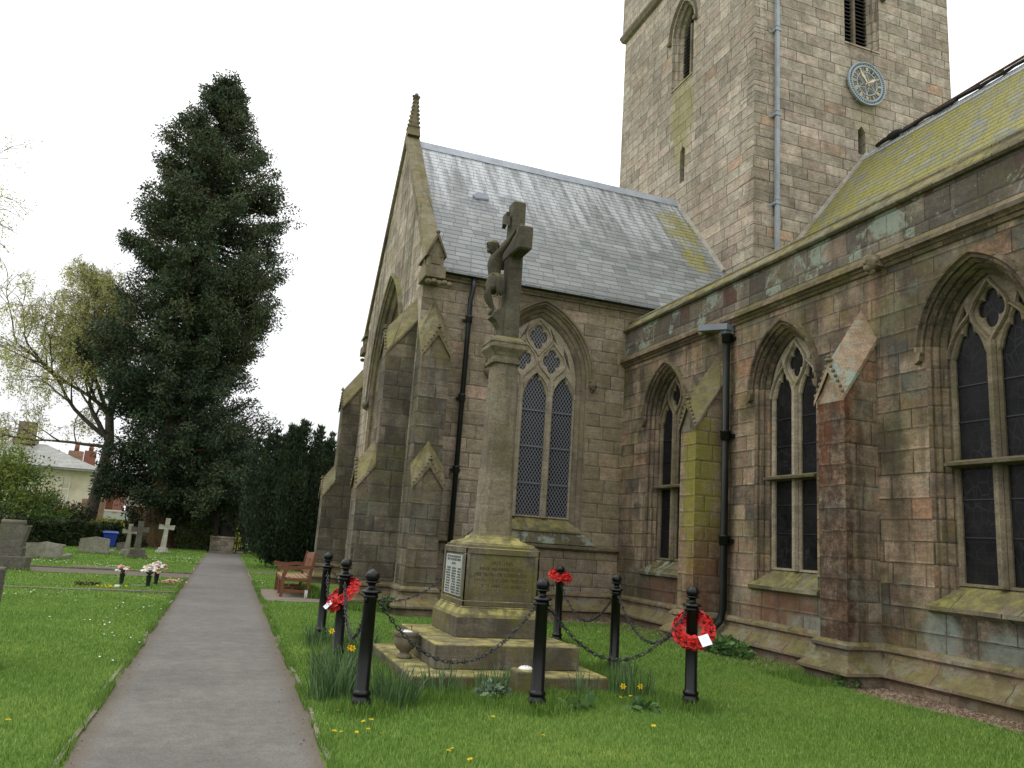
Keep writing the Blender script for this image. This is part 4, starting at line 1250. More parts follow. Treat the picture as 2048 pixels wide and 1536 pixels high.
for M_, w_ in ((MTL, LW), (MTF, FW)):
    jm = MB(); jamb(jm, w_['c'], w_['a'], w_['zs'], w_['R'], w_['z0'], M_, [(0, 0), (0.0, .10), (.07, .16), (.07, .24), (.14, .32), (.14, .45)])
    o = jm.build('louvred_window', m_tower, church)
    lv = MB(); c = w_['c']; z = w_['z0'] + .02
    while z < w_['zs'] + .75:
        for sg in (-1, 1):
            a0, a1 = (c - .48, c - .06) if sg < 0 else (c + .06, c + .48)
            hw_ = .48 - max(0, z - w_['zs']) * .55
            a0 = max(a0, c - hw_); a1 = min(a1, c + hw_)
            if a1 > a0: lv.add([M_(a0, z, .34), M_(a1, z, .34), M_(a1, z + .15, .46), M_(a0, z + .15, .46), M_(a0, z + .03, .335), M_(a1, z + .03, .335)], [(0, 1, 2, 3), (0, 4, 5, 1), (4, 3, 2, 5)])
        z += .125
    lv.build('louvre', m_louvre, o)
    bk = MB(); bk.panel(arch(c, .48, w_['zs'], w_['R'] - .14, w_['z0']), [], M_, .47); bk.build('dark_backing', m_dark, o)
    mu = MB(); mu.prism([(-.07, .1), (-.04, 0), (.04, 0), (.07, .1)], lambda a_, b_, z_: M_(c + a_, z_, .29 + b_), w_['z0'], w_['zs'] + .3)
    mu.build('mullion', m_dress, o)
    hd = MB(); hood(hd, c, w_['a'] + .1, w_['zs'] - .05, w_['R'] + .1, M_, .07, .09)
    for sg in (-1, 1):
        q = M_(c + sg * (w_['a'] + .14), w_['zs'] - .1, -.05); hd.obox(q, (.06, 0, 0), (0, .06, 0), (0, 0, .06))
    hd.build('hood_mould', m_dress, o)
    sl = MB(); sl.prism([(.46, w_['z0'] + .26), (-.03, w_['z0'] - .02), (-.03, w_['z0'] - .07), (.46, w_['z0'] - .07)], lambda a_, b_, s: M_(s, b_, a_), c - w_['a'], c + w_['a'])
    sl.build('sill', m_tower, o)
# tower string course and wider parapet
ts2 = MB()
ts2.loft([[(XT - o_, YTF - o_, z), (TX1 + o_, YTF - o_, z), (TX1 + o_, TY1 + o_, z), (XT - o_, TY1 + o_, z)] for o_, z in ((0, 19.75), (.10, 19.82), (.17, 19.98), (.17, 20.06), (.09, 20.16), (0.09, 20.18))], 0, caps=False)
ts2.build('tower_string', m_dress, church)
tp = MB(); tp.box(XT - .09, TX1 + .09, YTF - .09, TY1 + .09, 20.17, 22.3)
for k in range(6):
    tp.box(XT - .09 + k * 1.32, XT - .09 + k * 1.32 + .7, YTF - .09, YTF + .25, 22.3, 23.1); tp.box(XT - .09, XT + .25, YTF + .6 + k * 1.25, YTF + 1.25 + k * 1.25, 22.3, 23.1)
tp.build('tower_parapet', m_tower, church)
lp = MB()
lp.box(12.17, 12.27, YTF - .17, YTF - .09, 5.8, 20.0)
for z in (7.9, 10.4, 12.9, 15.4, 17.9): lp.box(12.13, 12.31, YTF - .185, YTF - .0, z, z + .07); lp.box(12.05, 12.39, YTF - .02, YTF - .0, z - .01, z + .04); lp.box(12.155, 12.285, YTF - .18, YTF - .08, z + .13, z + .16)
lp.build('lead_downpipe', m_lead, church)

# --- clock
CC = Vector((15.25, YTF - .10, 14.68)); CR = .64
ck = MB()


def cpt(r, t, d): return (CC.x + r * math.sin(t), CC.y + d, CC.z + r * math.cos(t))


def cring(mb, r0_, r1_, d0, d1, n=64, mat=0):
    rings = []
    for i in range(n + 1):
        t = 2 * math.pi * i / n
        rings.append([cpt(r0_, t, d0), cpt(r1_, t, d0), cpt(r1_, t, d1), cpt(r0_, t, d1)])
    mb.loft(rings, mat, caps=False)


cring(ck, .525, .64, -.02, .02); cring(ck, .505, .53, -.03, .01); cring(ck, .62, .645, -.035, .02); cring(ck, .335, .36, -.02, .015)
for i in range(12):
    t = 2 * math.pi * (i + .5) / 12
    a_, b_ = Vector(cpt(.36, t, 0)), Vector(cpt(.51, t, 0)); ck.bar(a_, b_, .014, .02, up=(0, 1, 0))
for i in range(6):
    t0 = 2 * math.pi * i / 6
    for sg in (-1, 1):
        ck.bar(cpt(.34, t0, 0), cpt(.13, t0 + sg * math.pi / 6, -.005), .016, .016, up=(0, 1, 0))
    ck.bar(cpt(.02, t0 + math.pi / 6, 0), cpt(.13, t0 + math.pi / 6, 0), .014, .016, up=(0, 1, 0))
for i in range(6):
    t = i * math.pi / 3 + math.pi / 6; ck.bar(cpt(.64, t, .01), (cpt(.64, t, .1)), .02, .02)
clock = ck.build('clock', m_clock, church)
clock['label'] = 'blue grey skeleton clock dial with gilt numerals'
for i in range(60):
    cm = MB(); t = 2 * math.pi * i / 60
    cm.bar(cpt(.555, t, -.025), cpt(.60, t, -.025), .026, .012, up=(0, 1, 0)); cm.build('minute_mark', m_clockblk, clock)
ROM = ['XII', 'I', 'II', 'III', 'IIII', 'V', 'VI', 'VII', 'VIII', 'IX', 'X', 'XI']
for i, sx in enumerate(ROM):
    t = 2 * math.pi * i / 12
    nm = MB()
    wch = {'I': .022, 'V': .05, 'X': .05}
    tot = sum(wch[c_] for c_ in sx); x = -tot / 2
    for c_ in sx:
        w_ = wch[c_]; xc = x + w_ / 2; x += w_
        segs = {'I': [((xc, -.055), (xc, .055))], 'V': [((xc - .018, .055), (xc, -.055)), ((xc + .018, .055), (xc, -.055))], 'X': [((xc - .018, .055), (xc + .018, -.055)), ((xc + .018, .055), (xc - .018, -.055))]}[c_]
        for p_, q_ in segs:
            def tr_(p): return (CC.x + (p[0]) * math.cos(t) + (.435 + p[1]) * math.sin(t), CC.y - .02, CC.z - p[0] * math.sin(t) + (.435 + p[1]) * math.cos(t))
            nm.bar(tr_(p_), tr_(q_), .013, .012, up=(0, 1, 0))
    nm.build('numeral', m_gold, clock)


def hand(ang, Ln, name):
    hm = MB()
    c_, s_ = math.cos(ang), math.sin(ang)
    def q(a_, b_, d_): return (CC.x + a_ * c_ + b_ * s_, CC.y - .045 + d_, CC.z - a_ * s_ + b_ * c_)
    pl = [(-.012, -.09), (.012, -.09), (.018, 0), (.03, Ln * .45), (.05, Ln * .62), (.022, Ln * .72), (.03, Ln * .78), (0, Ln), (-.03, Ln * .78), (-.022, Ln * .72), (-.05, Ln * .62), (-.03, Ln * .45), (-.018, 0)]
    hm.prism(pl, lambda a_, b_, d_: q(a_, b_, d_), 0, .012)
    hm.build(name, m_gold, clock)


hand(R(57), .36, 'hour_hand'); hand(R(-36), .44, 'minute_hand')

# --- nave roof in front of the tower, low aisle roof behind the parapet
NR = MB()
nx, nz = 15.23, 12.52; sl_ = 1.29
xe = 11.0; ze = nz - (nx - xe) * sl_
yb = 1.5
NR.add([(xe, yb, ze), (xe, YTF + .3, ze), (nx, YTF + .3, nz), (nx, yb, nz), (2 * nx - xe, yb, ze), (2 * nx - xe, YTF + .3, ze)], [(0, 1, 2, 3), (3, 2, 5, 4)])
NR.build('nave_roof', m_moss_slate, church)
ng = MB(); ng.add([(xe, yb + .01, ze), (nx, yb + .01, nz), (2 * nx - xe, yb + .01, ze), (2 * nx - xe, yb + .01, 0), (xe, yb + .01, 0)], [(0, 1, 2, 3, 4)])
ng.add([(xe + .05, yb, 5.5), (xe + .05, YTF, 5.5), (xe + .05, YTF, ze + .05), (xe + .05, yb, ze + .05)], [(0, 1, 2, 3)]); ng.build('nave_wall', m_aisle, church)
AR = MB(); AR.add([(XW + .25, yb, 6.15), (XW + .25, YT, 6.15), (xe + .1, YT, 6.6), (xe + .1, yb, 6.6)], [(0, 1, 2, 3)]); AR.build('aisle_roof', m_leadd, church)
nf = MB(); nf.bar((12.4, YTF - .05, nz - (nx - 12.4) * sl_ + .05), (nx + .02, YTF - .05, nz + .06), .10, .07, up=(0, 1, 0)); nf.build('mortar_fillet', m_flash, church)
nr = MB(); nr.prism([(-.14, -.17), (0, .05), (.14, -.17), (0, -.0)], lambda a_, b_, y_: (nx + a_, y_, nz + b_), yb, YTF - .06); nr.build('ridge_tiles', m_slate, church)
rp = MB(); rp.tube([(nx - .05, 14.4, nz + .12), (nx - .05, 12, nz + .17), (nx - .05, 8, nz + .22), (nx - .05, yb, nz + .3)], .03, 8); rp.build('rusty_rail', m_rust, church)
bs = MB()
for k in range(16):
    y_ = 15.3 - k * .62; bs.tube([(nx - .06, y_, nz + .07 + .03 * math.sin(k * 2)), (nx - .10, y_ - .3, nz + .05 + .03 * math.sin(k * 3 + 1)), (nx - .06, y_ - .66, nz + .07)], [.05, .035 + .03 * random.random(), .05], 7)
bs.ball((nx - .07, 14.7, nz + .1), .13, (.7, 2.2, .8), 10, 7, jit=.15)
bs.build('torn_sheeting', m_blacksheet, church)
# ------------------------------------------------------------------ war memorial
mem = thing('war_memorial', 'tall mossy stone war memorial with a crucifix on a tapering shaft over stepped base', 'war memorial', (3.1, 9.4, 0))
OX, OY = 3.1, 9.4


def L(x, y, z): return (x - OX, y - OY, z)


def lbox(mb, x0, x1, y0, y1, z0, z1): mb.box(x0 - OX, x1 - OX, y0 - OY, y1 - OY, z0, z1)


s1 = MB(); lbox(s1, 1.88, 4.03, 7.9, 10.15, -.1, .15); s1.build('step', m_mem, mem, bevel=.02, seg=2)
s1 = MB(); lbox(s1, 2.2, 3.84, 8.26, 10.06, .151, .40); s1.build('step', m_mem, mem, bevel=.012, seg=2)
cxm, cym = 3.105, 9.395
s1 = MB(); s1.stack(cxm - OX, cym - OY, [(.401, .535, .555), (.62, .535, .555), (.655, .52, .54), (.72, .475, .485)]); s1.build('plinth', m_mem, mem, bevel=.008)
hx, hy = .465, .475
d = MB()
d.stack(cxm - OX, cym - OY, [(.722, hx + .012, hy + .012), (.735, hx, hy), (.74, hx - .02, hy - .02), (1.40, hx - .02, hy - .02)])
# raised frame round the sunk panels
for ax in (0, 1):
    for sg in (-1, 1):
        for (a0, a1, z0, z1) in ((-1, 1, .735, .80), (-1, 1, 1.325, 1.40), (-1, -.86, .80, 1.325), (.86, 1, .80, 1.325)):
            if ax == 0:
                x0, x1 = sorted((sg * hx, sg * (hx - .03))); d.box(cxm - OX + x0, cxm - OX + x1, cym - OY + a0 * hy, cym - OY + a1 * hy, z0, z1)
            elif True:
                y0_, y1_ = sorted((sg * hy, sg * (hy - .021))); k = .9999 if abs(a0) == 1 and abs(a1) == 1 else 1
                d.box(cxm - OX + a0 * (hx - .001), cxm - OX + a1 * (hx - .001), cym - OY + y0_, cym - OY + y1_, z0 + .001, z1 - .001)
die = d.build('die', m_mem, mem, bevel=.006)
cpm = MB(); cpm.stack(cxm - OX, cym - OY, [(1.401, hx - .02, hy - .02), (1.43, hx - .025, hy - .025), (1.432, hx - .05, hy - .05), (1.455, hx - .06, hy - .06), (1.47, hx - .12, hy - .12), (1.50, hx - .19, hy - .19), (1.535, hx - .215, hy - .215), (1.537, hx - .235, hy - .235), (1.56, hx - .245, hy - .245)])
cpm.build('cap_moulding', m_mem, mem)
pnl = MB(); pnl.box(cxm - hx + .003 - OX, cxm - hx + .02 - OX, cym - .34 - OY, cym + .36 - OY, .83, 1.30)
pan = pnl.build('marble_tablet', m_marble, mem)


def letters(mb, fn, a0, a1, z, h, rng, gapp=.12, wmul=.62, th=.12, depth=.002):
    """rows of worn, unreadable letter strokes"""
    a = a0
    while a < a1 - h * wmul:
        if rng.random() < gapp: a += h * .5; continue
        w = h * wmul * rng.uniform(.75, 1.05); t = h * th
        k = rng.choice('IHLTNEOA')
        segs = {'I': [(w / 2, 0, w / 2, 1)], 'H': [(0, 0, 0, 1), (w, 0, w, 1), (0, .5, w, .5)], 'L': [(0, 0, 0, 1), (0, 0, w, 0)], 'T': [(w / 2, 0, w / 2, 1), (0, 1, w, 1)],
                'N': [(0, 0, 0, 1), (w, 0, w, 1), (0, 1, w, 0)], 'E': [(0, 0, 0, 1), (0, 0, w, 0), (0, .5, w * .8, .5), (0, 1, w, 1)], 'O': [(0, 0, 0, 1), (w, 0, w, 1), (0, 0, w, 0), (0, 1, w, 1)], 'A': [(0, 0, w / 2, 1), (w, 0, w / 2, 1), (w * .2, .4, w * .8, .4)]}[k]
        for x0, z0, x1, z1 in segs:
            mb.bar(fn(a + x0, z + z0 * h), fn(a + x1, z + z1 * h), t, depth * 2, up=fn.up)
        a += w + h * .22
    return mb


def f1(a, z): return (cxm - hx + .002 - OX, a - OY, z)
f1.up = (1, 0, 0)
lt = MB(); rg = random.Random(3)
for z, a0, a1, hh in ((1.262, 9.12, 9.70, .022), (1.225, 9.11, 9.70, .026), (1.18, 9.32, 9.50, .022)): lt = MB(); letters(lt, f1, a0, a1, z, hh, rg); lt.build('tablet_lettering', m_letter, pan)
for k in range(10):
    for (a0, a1) in ((9.07, 9.07 + rg.uniform(.14, .17)), (9.27, 9.27 + rg.uniform(.16, .21)), (9.53, 9.53 + rg.uniform(.16, .20))):
        lt = MB(); letters(lt, f1, a0, a1, 1.125 - k * .031, .019, rg, .05); lt.build('tablet_lettering', m_letter, pan)


def f2(a, z): return (a - OX, cym - hy + .0205 - .001 - OY, z)
f2.up = (0, 1, 0)
lt = MB()
for z, a0, a1 in ((1.15, 2.83, 3.38), (1.085, 2.77, 3.44), (1.02, 2.76, 3.45), (.955, 2.87, 3.36)): lt = MB(); letters(lt, f2, a0, a1, z, .034, rg, .14, .62, .10); lt.build('cut_lettering', m_letterd, die)
tx = bpy.data.curves.new('date_lettering', 'FONT'); tx.body = '1939\u20131945'; tx.size = .062; tx.extrude = .0015; tx.align_x = 'CENTER'; tx.materials.append(m_letterd)
tmp_ = bpy.data.objects.new('date_tmp', tx); to = bpy.data.objects.new('date_lettering', bpy.data.meshes.new_from_object(tmp_)); bpy.data.objects.remove(tmp_); COL.objects.link(to); to.parent = die
to.location = (3.10 - OX, cym - hy + .0195 - OY, 1.21); to.rotation_euler = (R(90), 0, 0)

sh = MB(); sh.stack(cxm - .005 - OX, cym - OY, [(1.561, .205, .205), (1.60, .200, .200), (3.70, .157, .157)], chamfer=.05); sh.build('shaft', m_shaft, mem)
cap = MB(); cap.stack(cxm - .02 - OX, cym - OY, [(3.70, .16, .16), (3.705, .185, .185), (3.735, .19, .19), (3.745, .165, .165), (3.79, .168, .168), (3.84, .20, .20), (3.88, .235, .235), (3.895, .245, .245), (3.925, .245, .245), (3.935, .23, .23), (3.955, .23, .23), (3.965, .242, .242), (3.99, .242, .242), (4.05, .17, .17)], chamfer=.03)
cap.build('capital', m_shaft, mem)
cr_ = MB()
cr_.stack(3.135 - OX, 9.40 - OY, [(4.051, .105, .125), (5.93, .088, .115)], chamfer=.022)
crs = cr_.build('cross_upright', m_cross, mem)
ar = MB()
ar.loft([[(3.03 - OX, y - OY, 5.12 + c_), (3.22 - OX, y - OY, 5.12 + c_), (3.22 - OX, y - OY, 5.47), (3.03 - OX, y - OY, 5.47)] for y, c_ in ((8.93, .03), (9.87, .03))], 0)
ar.build('cross_arm', m_cross, mem, bevel=.02)
sc_ = MB()   # scroll board above the head
sc_.prism([(-.10, 5.58), (-.07, 5.72), (-.09, 5.77), (.09, 5.77), (.07, 5.72), (.10, 5.60), (0, 5.63)], lambda a_, b_, d_: (3.045 - .04 - d_ - (.02 * math.cos(a_ * 12)) - OX, 9.4 + a_ - OY, b_), -.02, .03)
sc_.build('scroll_board', m_cross, mem)
br = MB()
br.prism([(3.05, 4.06), (2.99, 4.08), (2.985, 4.18), (2.93, 4.27), (2.86, 4.31), (2.88, 4.36), (3.05, 4.50)], lambda a_, b_, y_: (a_ - OX, y_ - OY, b_), 9.31, 9.49)
br.build('foot_bracket', m_cross, mem, bevel=.01)


def skinned(name, pts, edges, mat, parent, sub=2):
    """pts: {key:(x,y,z,r)}"""
    keys = list(pts); idx = {k: i for i, k in enumerate(keys)}
    me = bpy.data.meshes.new(name)
    me.from_pydata([pts[k][:3] for k in keys], [(idx[a_], idx[b_]) for a_, b_ in edges], [])
    me.materials.append(mat)
    o = bpy.data.objects.new(name, me); COL.objects.link(o); o.parent = parent
    md = o.modifiers.new('skin', 'SKIN'); md.use_smooth_shade = True
    sl = me.skin_vertices[0].data
    for k in keys:
        r_ = pts[k][3]; rx, ry = (r_ if isinstance(r_, tuple) else (r_, r_))
        sl[idx[k]].radius = (rx, ry); sl[idx[k]].use_root = False
    sl[0].use_root = True
    sb = o.modifiers.new('subdivision', 'SUBSURF'); sb.levels = sub; sb.render_levels = sub
    return o


fx0 = -.255      # figure centre line, in front (-x) of the upright, memorial-local
def A(x, y, z, r):
    k = 1.0 if (not isinstance(r, tuple) and r < .021) else 1.22
    return (x - OX - .012, y - OY, z, (r[0] * k, r[1] * k) if isinstance(r, tuple) else r * k)
fig = {
    'pelvis': A(2.900, 9.40, 4.83, (.062, .085)), 'belly': A(2.895, 9.40, 4.92, (.055, .073)), 'chest': A(2.880, 9.40, 5.03, (.068, .092)), 'collar': A(2.885, 9.40, 5.13, (.055, .08)),
    'neck': A(2.865, 9.39, 5.175, .033), 'skull0': A(2.84, 9.375, 5.215, .048), 'skull': A(2.822, 9.365, 5.262, .056), 'crown': A(2.832, 9.365, 5.308, .040),
    'hipN': A(2.90, 9.345, 4.79, .056), 'kneeN': A(2.800, 9.355, 4.635, .038), 'calfN': A(2.835, 9.365, 4.56, .036), 'ankN': A(2.905, 9.385, 4.43, .023), 'footN': A(2.875, 9.385, 4.385, .022), 'toeN': A(2.845, 9.388, 4.34, .015),
    'hipF': A(2.90, 9.455, 4.79, .056), 'kneeF': A(2.808, 9.445, 4.63, .038), 'calfF': A(2.84, 9.435, 4.55, .036), 'ankF': A(2.915, 9.415, 4.44, .023), 'footF': A(2.89, 9.412, 4.395, .022), 'toeF': A(2.858, 9.41, 4.35, .015),
    'shN': A(2.905, 9.300, 5.165, .042), 'elN': A(2.965, 9.145, 5.27, .026), 'wrN': A(3.000, 9.01, 5.36, .018), 'paN': A(3.003, 8.975, 5.385, .020),
    'shF': A(2.905, 9.500, 5.165, .042), 'elF': A(2.965, 9.655, 5.27, .026), 'wrF': A(3.000, 9.79, 5.36, .018), 'paF': A(3.003, 9.825, 5.385, .020),
}
fe = [('pelvis', 'belly'), ('belly', 'chest'), ('chest', 'collar'), ('collar', 'neck'), ('neck', 'skull0'), ('skull0', 'skull'), ('skull', 'crown'),
      ('pelvis', 'hipN'), ('hipN', 'kneeN'), ('kneeN', 'calfN'), ('calfN', 'ankN'), ('ankN', 'footN'), ('footN', 'toeN'),
      ('pelvis', 'hipF'), ('hipF', 'kneeF'), ('kneeF', 'calfF'), ('calfF', 'ankF'), ('ankF', 'footF'), ('footF', 'toeF'),
      ('collar', 'shN'), ('shN', 'elN'), ('elN', 'wrN'), ('wrN', 'paN'), ('collar', 'shF'), ('shF', 'elF'), ('elF', 'wrF'), ('wrF', 'paF')]
for s_, q in (('N', -1), ('F', 1)):
    px_, py_, pz_ = 3.003, 9.4 + q * .425, 5.385
    for i, (dy, dz, ln) in enumerate(((.012, .012, .8), (.014, .004, 1.), (.013, -.005, .95), (.010, -.013, .75))):
        k1, k2 = 'f%s%da' % (s_, i), 'f%s%db' % (s_, i)
        fig[k1] = A(px_ - .008, py_ + q * .026 * ln, pz_ + dz * 1.3 + .010, .0062); fig[k2] = A(px_ - .018, py_ + q * .045 * ln, pz_ + dz * 1.5 + .012, .005)
        fe += [('pa' + s_, k1), (k1, k2)]
    fig['t' + s_] = A(px_ - .012, py_ - q * .002, pz_ + .026, .006); fe.append(('pa' + s_, 't' + s_))
figure = skinned('crucified_figure', fig, fe, m_cross, mem, 2)
figure['label'] = 'carved stone figure of a crucified man with bowed head'
hr = MB()
hc = (2.815 - OX, 9.366 - OY, 5.275)
hr.ball((hc[0] + .022, hc[1], hc[2] + .005), .076, (1, 1.05, 1.05), 12, 9, jit=.03)
for k in range(14):      # thorn band and locks
    t = 2 * math.pi * k / 14
    hr.ball((hc[0] + .004 + .075 * math.cos(t), hc[1] + .075 * math.sin(t), hc[2] + .020 - .008 * math.cos(t)), .013, (1, 1, .9), 6, 4, jit=.2)
for sg in (-1, 1):
    hr.tube([(hc[0] + .03, hc[1] + sg * .045, hc[2]), (hc[0] + .045, hc[1] + sg * .052, hc[2] - .05), (hc[0] + .055, hc[1] + sg * .06, hc[2] - .10)], [.022, .02, .01], 7)
hr.build('hair', m_cross, figure)
fc = MB()
fc.prism([(-.070, .0), (-.092, -.024), (-.068, -.030)], lambda a_, b_, y_: (hc[0] + .006 + a_, y_, hc[2] - .005 + b_), hc[1] - .007, hc[1] + .007)       # nose
for sg in (-1, 1): fc.ball((hc[0] - .058, hc[1] + sg * .02, hc[2] - .006), .012, (1, 1, .7), 7, 5); fc.ball((hc[0] - .062, hc[1] + sg * .02, hc[2] + .007), .012, (.8, 1.2, .5), 7, 5)
fc.ball((hc[0] - .060, hc[1], hc[2] - .042), .013, (.8, 1.1, .4), 7, 5); fc.ball((hc[0] - .044, hc[1], hc[2] - .072), .028, (1, .9, 1.1), 8, 6)
fc.build('face', m_cross, figure)
cl = MB()    # loin cloth with hanging folds on the near hip
rings = []
for z, rx, ry, k in ((4.90, .082, .100, .2), (4.865, .090, .112, .6), (4.80, .100, .132, 1), (4.73, .108, .130, 1.3), (4.68, .108, .115, 1.5)):
    rings.append([(2.893 - OX - .018 * (4.9 - z) * 6 * .6 + (rx + .006 * k * math.sin(i * 2.1)) * math.cos(2 * math.pi * i / 20), 9.40 - OY + (ry + .007 * k * math.sin(i * 1.7)) * math.sin(2 * math.pi * i / 20), z + .012 * k * math.sin(i * 1.3)) for i in range(20)])
cl.loft(rings, 0, caps=True, smooth=True)
for k in range(6):
    x_ = 2.885 + k * .014 - OX; y_ = 9.40 - .128 - .006 * (k % 2) - OY
    cl.tube([(x_, y_, 4.88), (x_ + .006, y_ - .012, 4.78), (x_ + .012, y_ - .004, 4.70), (x_ + .014, y_ - .01, 4.58 + .02 * (k % 3))], [.014, .019, .016, .013], 7)
cl.tube([(2.84 - OX, 9.31 - OY, 4.875), (2.83 - OX, 9.40 - OY, 4.895), (2.84 - OX, 9.49 - OY, 4.88)], .015, 7)
cl.build('loincloth', m_cross, figure)

# ------------------------------------------------------------------ bollards and chains
BH = 1.165


def make_bollard():
    t = thing('bollard', '', 'bollard', (0, 0, 0), 0, 'black iron bollards round the war memorial')
    p = MB(); p.lathe([(.074, -.05), (.074, .04), (.083, .06), (.088, .085), (.083, .11), (.070, .125), (.070, .135), (.077, .145), (.077, .165), (.064, .18), (.060, .185), (.057, .93), (.068, .94), (.068, .955), (.062, .96), (.062, .968)], (0, 0, 0), 20)
    p.build('post', m_iron, t)
    c = MB(); c.lathe([(.062, .966), (.066, .975), (.092, .982), (.094, .988), (.085, 1.0), (.045, 1.012), (.032, 1.03), (.032, 1.045), (.045, 1.06), (.066, 1.066), (.069, 1.072), (.06, 1.078)], (0, 0, 0), 20)
    c.build('collar', m_iron, t)
    b = MB()
    n = 24; rings = []
    for i in range(11):
        th = math.pi * (.13 + .87 * (1 - i / 10)); rr_ = .065
        rings.append([(rr_ * math.sin(th) * (1 - .07 * (abs(math.cos(3 * a_)) ** 6)) * math.cos(a_), rr_ * math.sin(th) * (1 - .07 * (abs(math.cos(3 * a_)) ** 6)) * math.sin(a_), 1.118 - rr_ * .9 * math.cos(th) * (-1 if False else 1) * -1 * -1) for a_ in [2 * math.pi * j / n for j in range(n)]])
    # acorn finial: pointed ball
    b.loft([[(x, y, z) for x, y, z in rg_] for rg_ in rings], 0, True, True, True)
    b.lathe([(.022, 1.165), (.012, 1.176), (.001, 1.186)], (0, 0, 0), 10)
    b.build('ball_finial', m_iron, t)
    e = MB()
    for i in range(2):
        a_ = i * math.pi; e.tube([(.056 * math.cos(a_), 0, .93), (.085 * math.cos(a_), 0, .935), (.085 * math.cos(a_), 0, .905), (.058 * math.cos(a_), 0, .90)], .007, 6)
    e.build('chain_lug', m_iron, t)
    return t


BP = [((1.26, 7.03), 'black iron bollard nearest the footpath in front, daffodil leaves at its foot'),
      ((1.35, 9.35), 'black iron bollard with a tilted poppy wreath and white card on it, beside the footpath'),
      ((1.385, 11.3), 'black iron bollard farthest along the footpath side of the memorial, nearest the bench'),
      ((2.865, 7.03), 'black iron bollard in front of the memorial beside the cut stone block'),
      ((4.93, 11.45), 'black iron bollard by the church wall with a poppy wreath round its ball'),
      ((4.72, 9.15), 'bare black iron bollard on the church side in front of the first aisle window'),
      ((4.51, 7.08), 'right hand black bollard with a round poppy wreath and white card'),
      ((3.15, 11.4), 'black iron bollard hidden behind the memorial base')]
b0 = make_bollard()
bol = []
for i, ((x, y), lab) in enumerate(BP):
    o = b0 if i == 0 else copy_tree(b0)
    o.location = (x, y, 0); o.rotation_euler = (R(random.uniform(-.5, .5)), R(random.uniform(-.5, .5)), random.random() * 3); o['label'] = lab
    bol.append(o)


def chain(p, q, sag, label, seed):
    p = Vector((*p, .915)); q = Vector((*q, .915))
    h = (q - p); h.normalize()
    p = p + h * .075; q = q - h * .075
    n = 60
    pts = [p.lerp(q, i / n) - Vector((0, 0, sag * (1 - (2 * i / n - 1) ** 2))) for i in range(n + 1)]
    # resample by arc length
    cum = [0]
    for a_, b_ in zip(pts[:-1], pts[1:]): cum.append(cum[-1] + (b_ - a_).length)
    tot = cum[-1]; link = .044; m_ = int(tot / link)
    rs = random.Random(seed)
    t = thing('spiked_chain', label, 'chain', tuple((p + q) / 2), 0, 'spiked chains between the bollards')
    org = (p + q) / 2
    mb = MB(); sp = MB(); j = 0
    ring = [(0, -1), (.5, -.9), (.8, -.55), (.8, .55), (.5, .9), (0, 1), (-.5, .9), (-.8, .55), (-.8, -.55), (-.5, -.9)]
    for k in range(m_):
        s = (k + .5) * tot / m_
        while cum[j + 1] < s: j += 1
        f = (s - cum[j]) / (cum[j + 1] - cum[j]); c = pts[j].lerp(pts[j + 1], f); d = (pts[j + 1] - pts[j]).normalized()
        side = d.cross(Vector((0, 0, 1))).normalized(); up = side.cross(d)
        w = side if k % 2 else up
        w = (w + (up if k % 2 else side) * rs.uniform(-.3, .3)).normalized()
        L_ = link * .68
        rp = [c - org + d * (b_ * L_) + w * (a_ * .0175) for a_, b_ in ring]
        rings = []
        m__ = len(rp)
        nn = d.cross(w)
        for i in range(m__ + 1):
            pp_ = rp[i % m__]; out = (pp_ - (c - org)); out = (out - d * out.dot(d) * .3); out = out.normalized() if out.length > 1e-5 else d
            rings.append([tuple(pp_ + out * .0052 * math.cos(a_) + nn * .0052 * math.sin(a_)) for a_ in (0, math.pi / 2, math.pi, 3 * math.pi / 2)])
        mb.loft(rings, 0, caps=False, smooth=True)
        if k % 3 == 1:      # four-pointed spike
            base = rs.random() * 3
            for i in range(4):
                a_ = base + i * math.pi / 2
                dr = side * math.cos(a_) + up * math.sin(a_)
                tip = c - org + dr * .042
                r1_ = [tuple(c - org + dr * .006 + (d * math.cos(b_) + d.cross(dr) * math.sin(b_)) * .008) for b_ in (0, 2.1, 4.2)]
                sp.add(r1_ + [tuple(tip)], [(0, 1, 3), (1, 2, 3), (2, 0, 3)])
            sp.build('spike', m_chain, t, uv=False); sp = MB()
    mb.build('links', m_chain, t, uv=False)
    return t


CL = [(0, 3, .50, 'spiked chain sagging across the front of the memorial below the urn'), (3, 6, .46, 'spiked iron chain at the front right, ending at the bollard with the round wreath'),
      (6, 5, .42, 'spiked iron chain on the church side, between the round wreath and the bare bollard'), (5, 4, .42, 'spiked chain from the bare bollard to the one with a wreath round its ball'),
      (4, 7, .36, 'spiked iron chain mostly hidden behind the memorial at the right'), (7, 2, .36, 'spiked iron chain at the back left, rising behind the memorial die'),
      (2, 1, .42, 'spiked iron chain on the footpath side, farther of the two'), (1, 0, .45, 'spiked iron chain on the footpath side, hanging over the daffodil leaves')]
for i, (a_, b_, sg, lab) in enumerate(CL): chain(BP[a_][0], BP[b_][0], sg, lab, i)


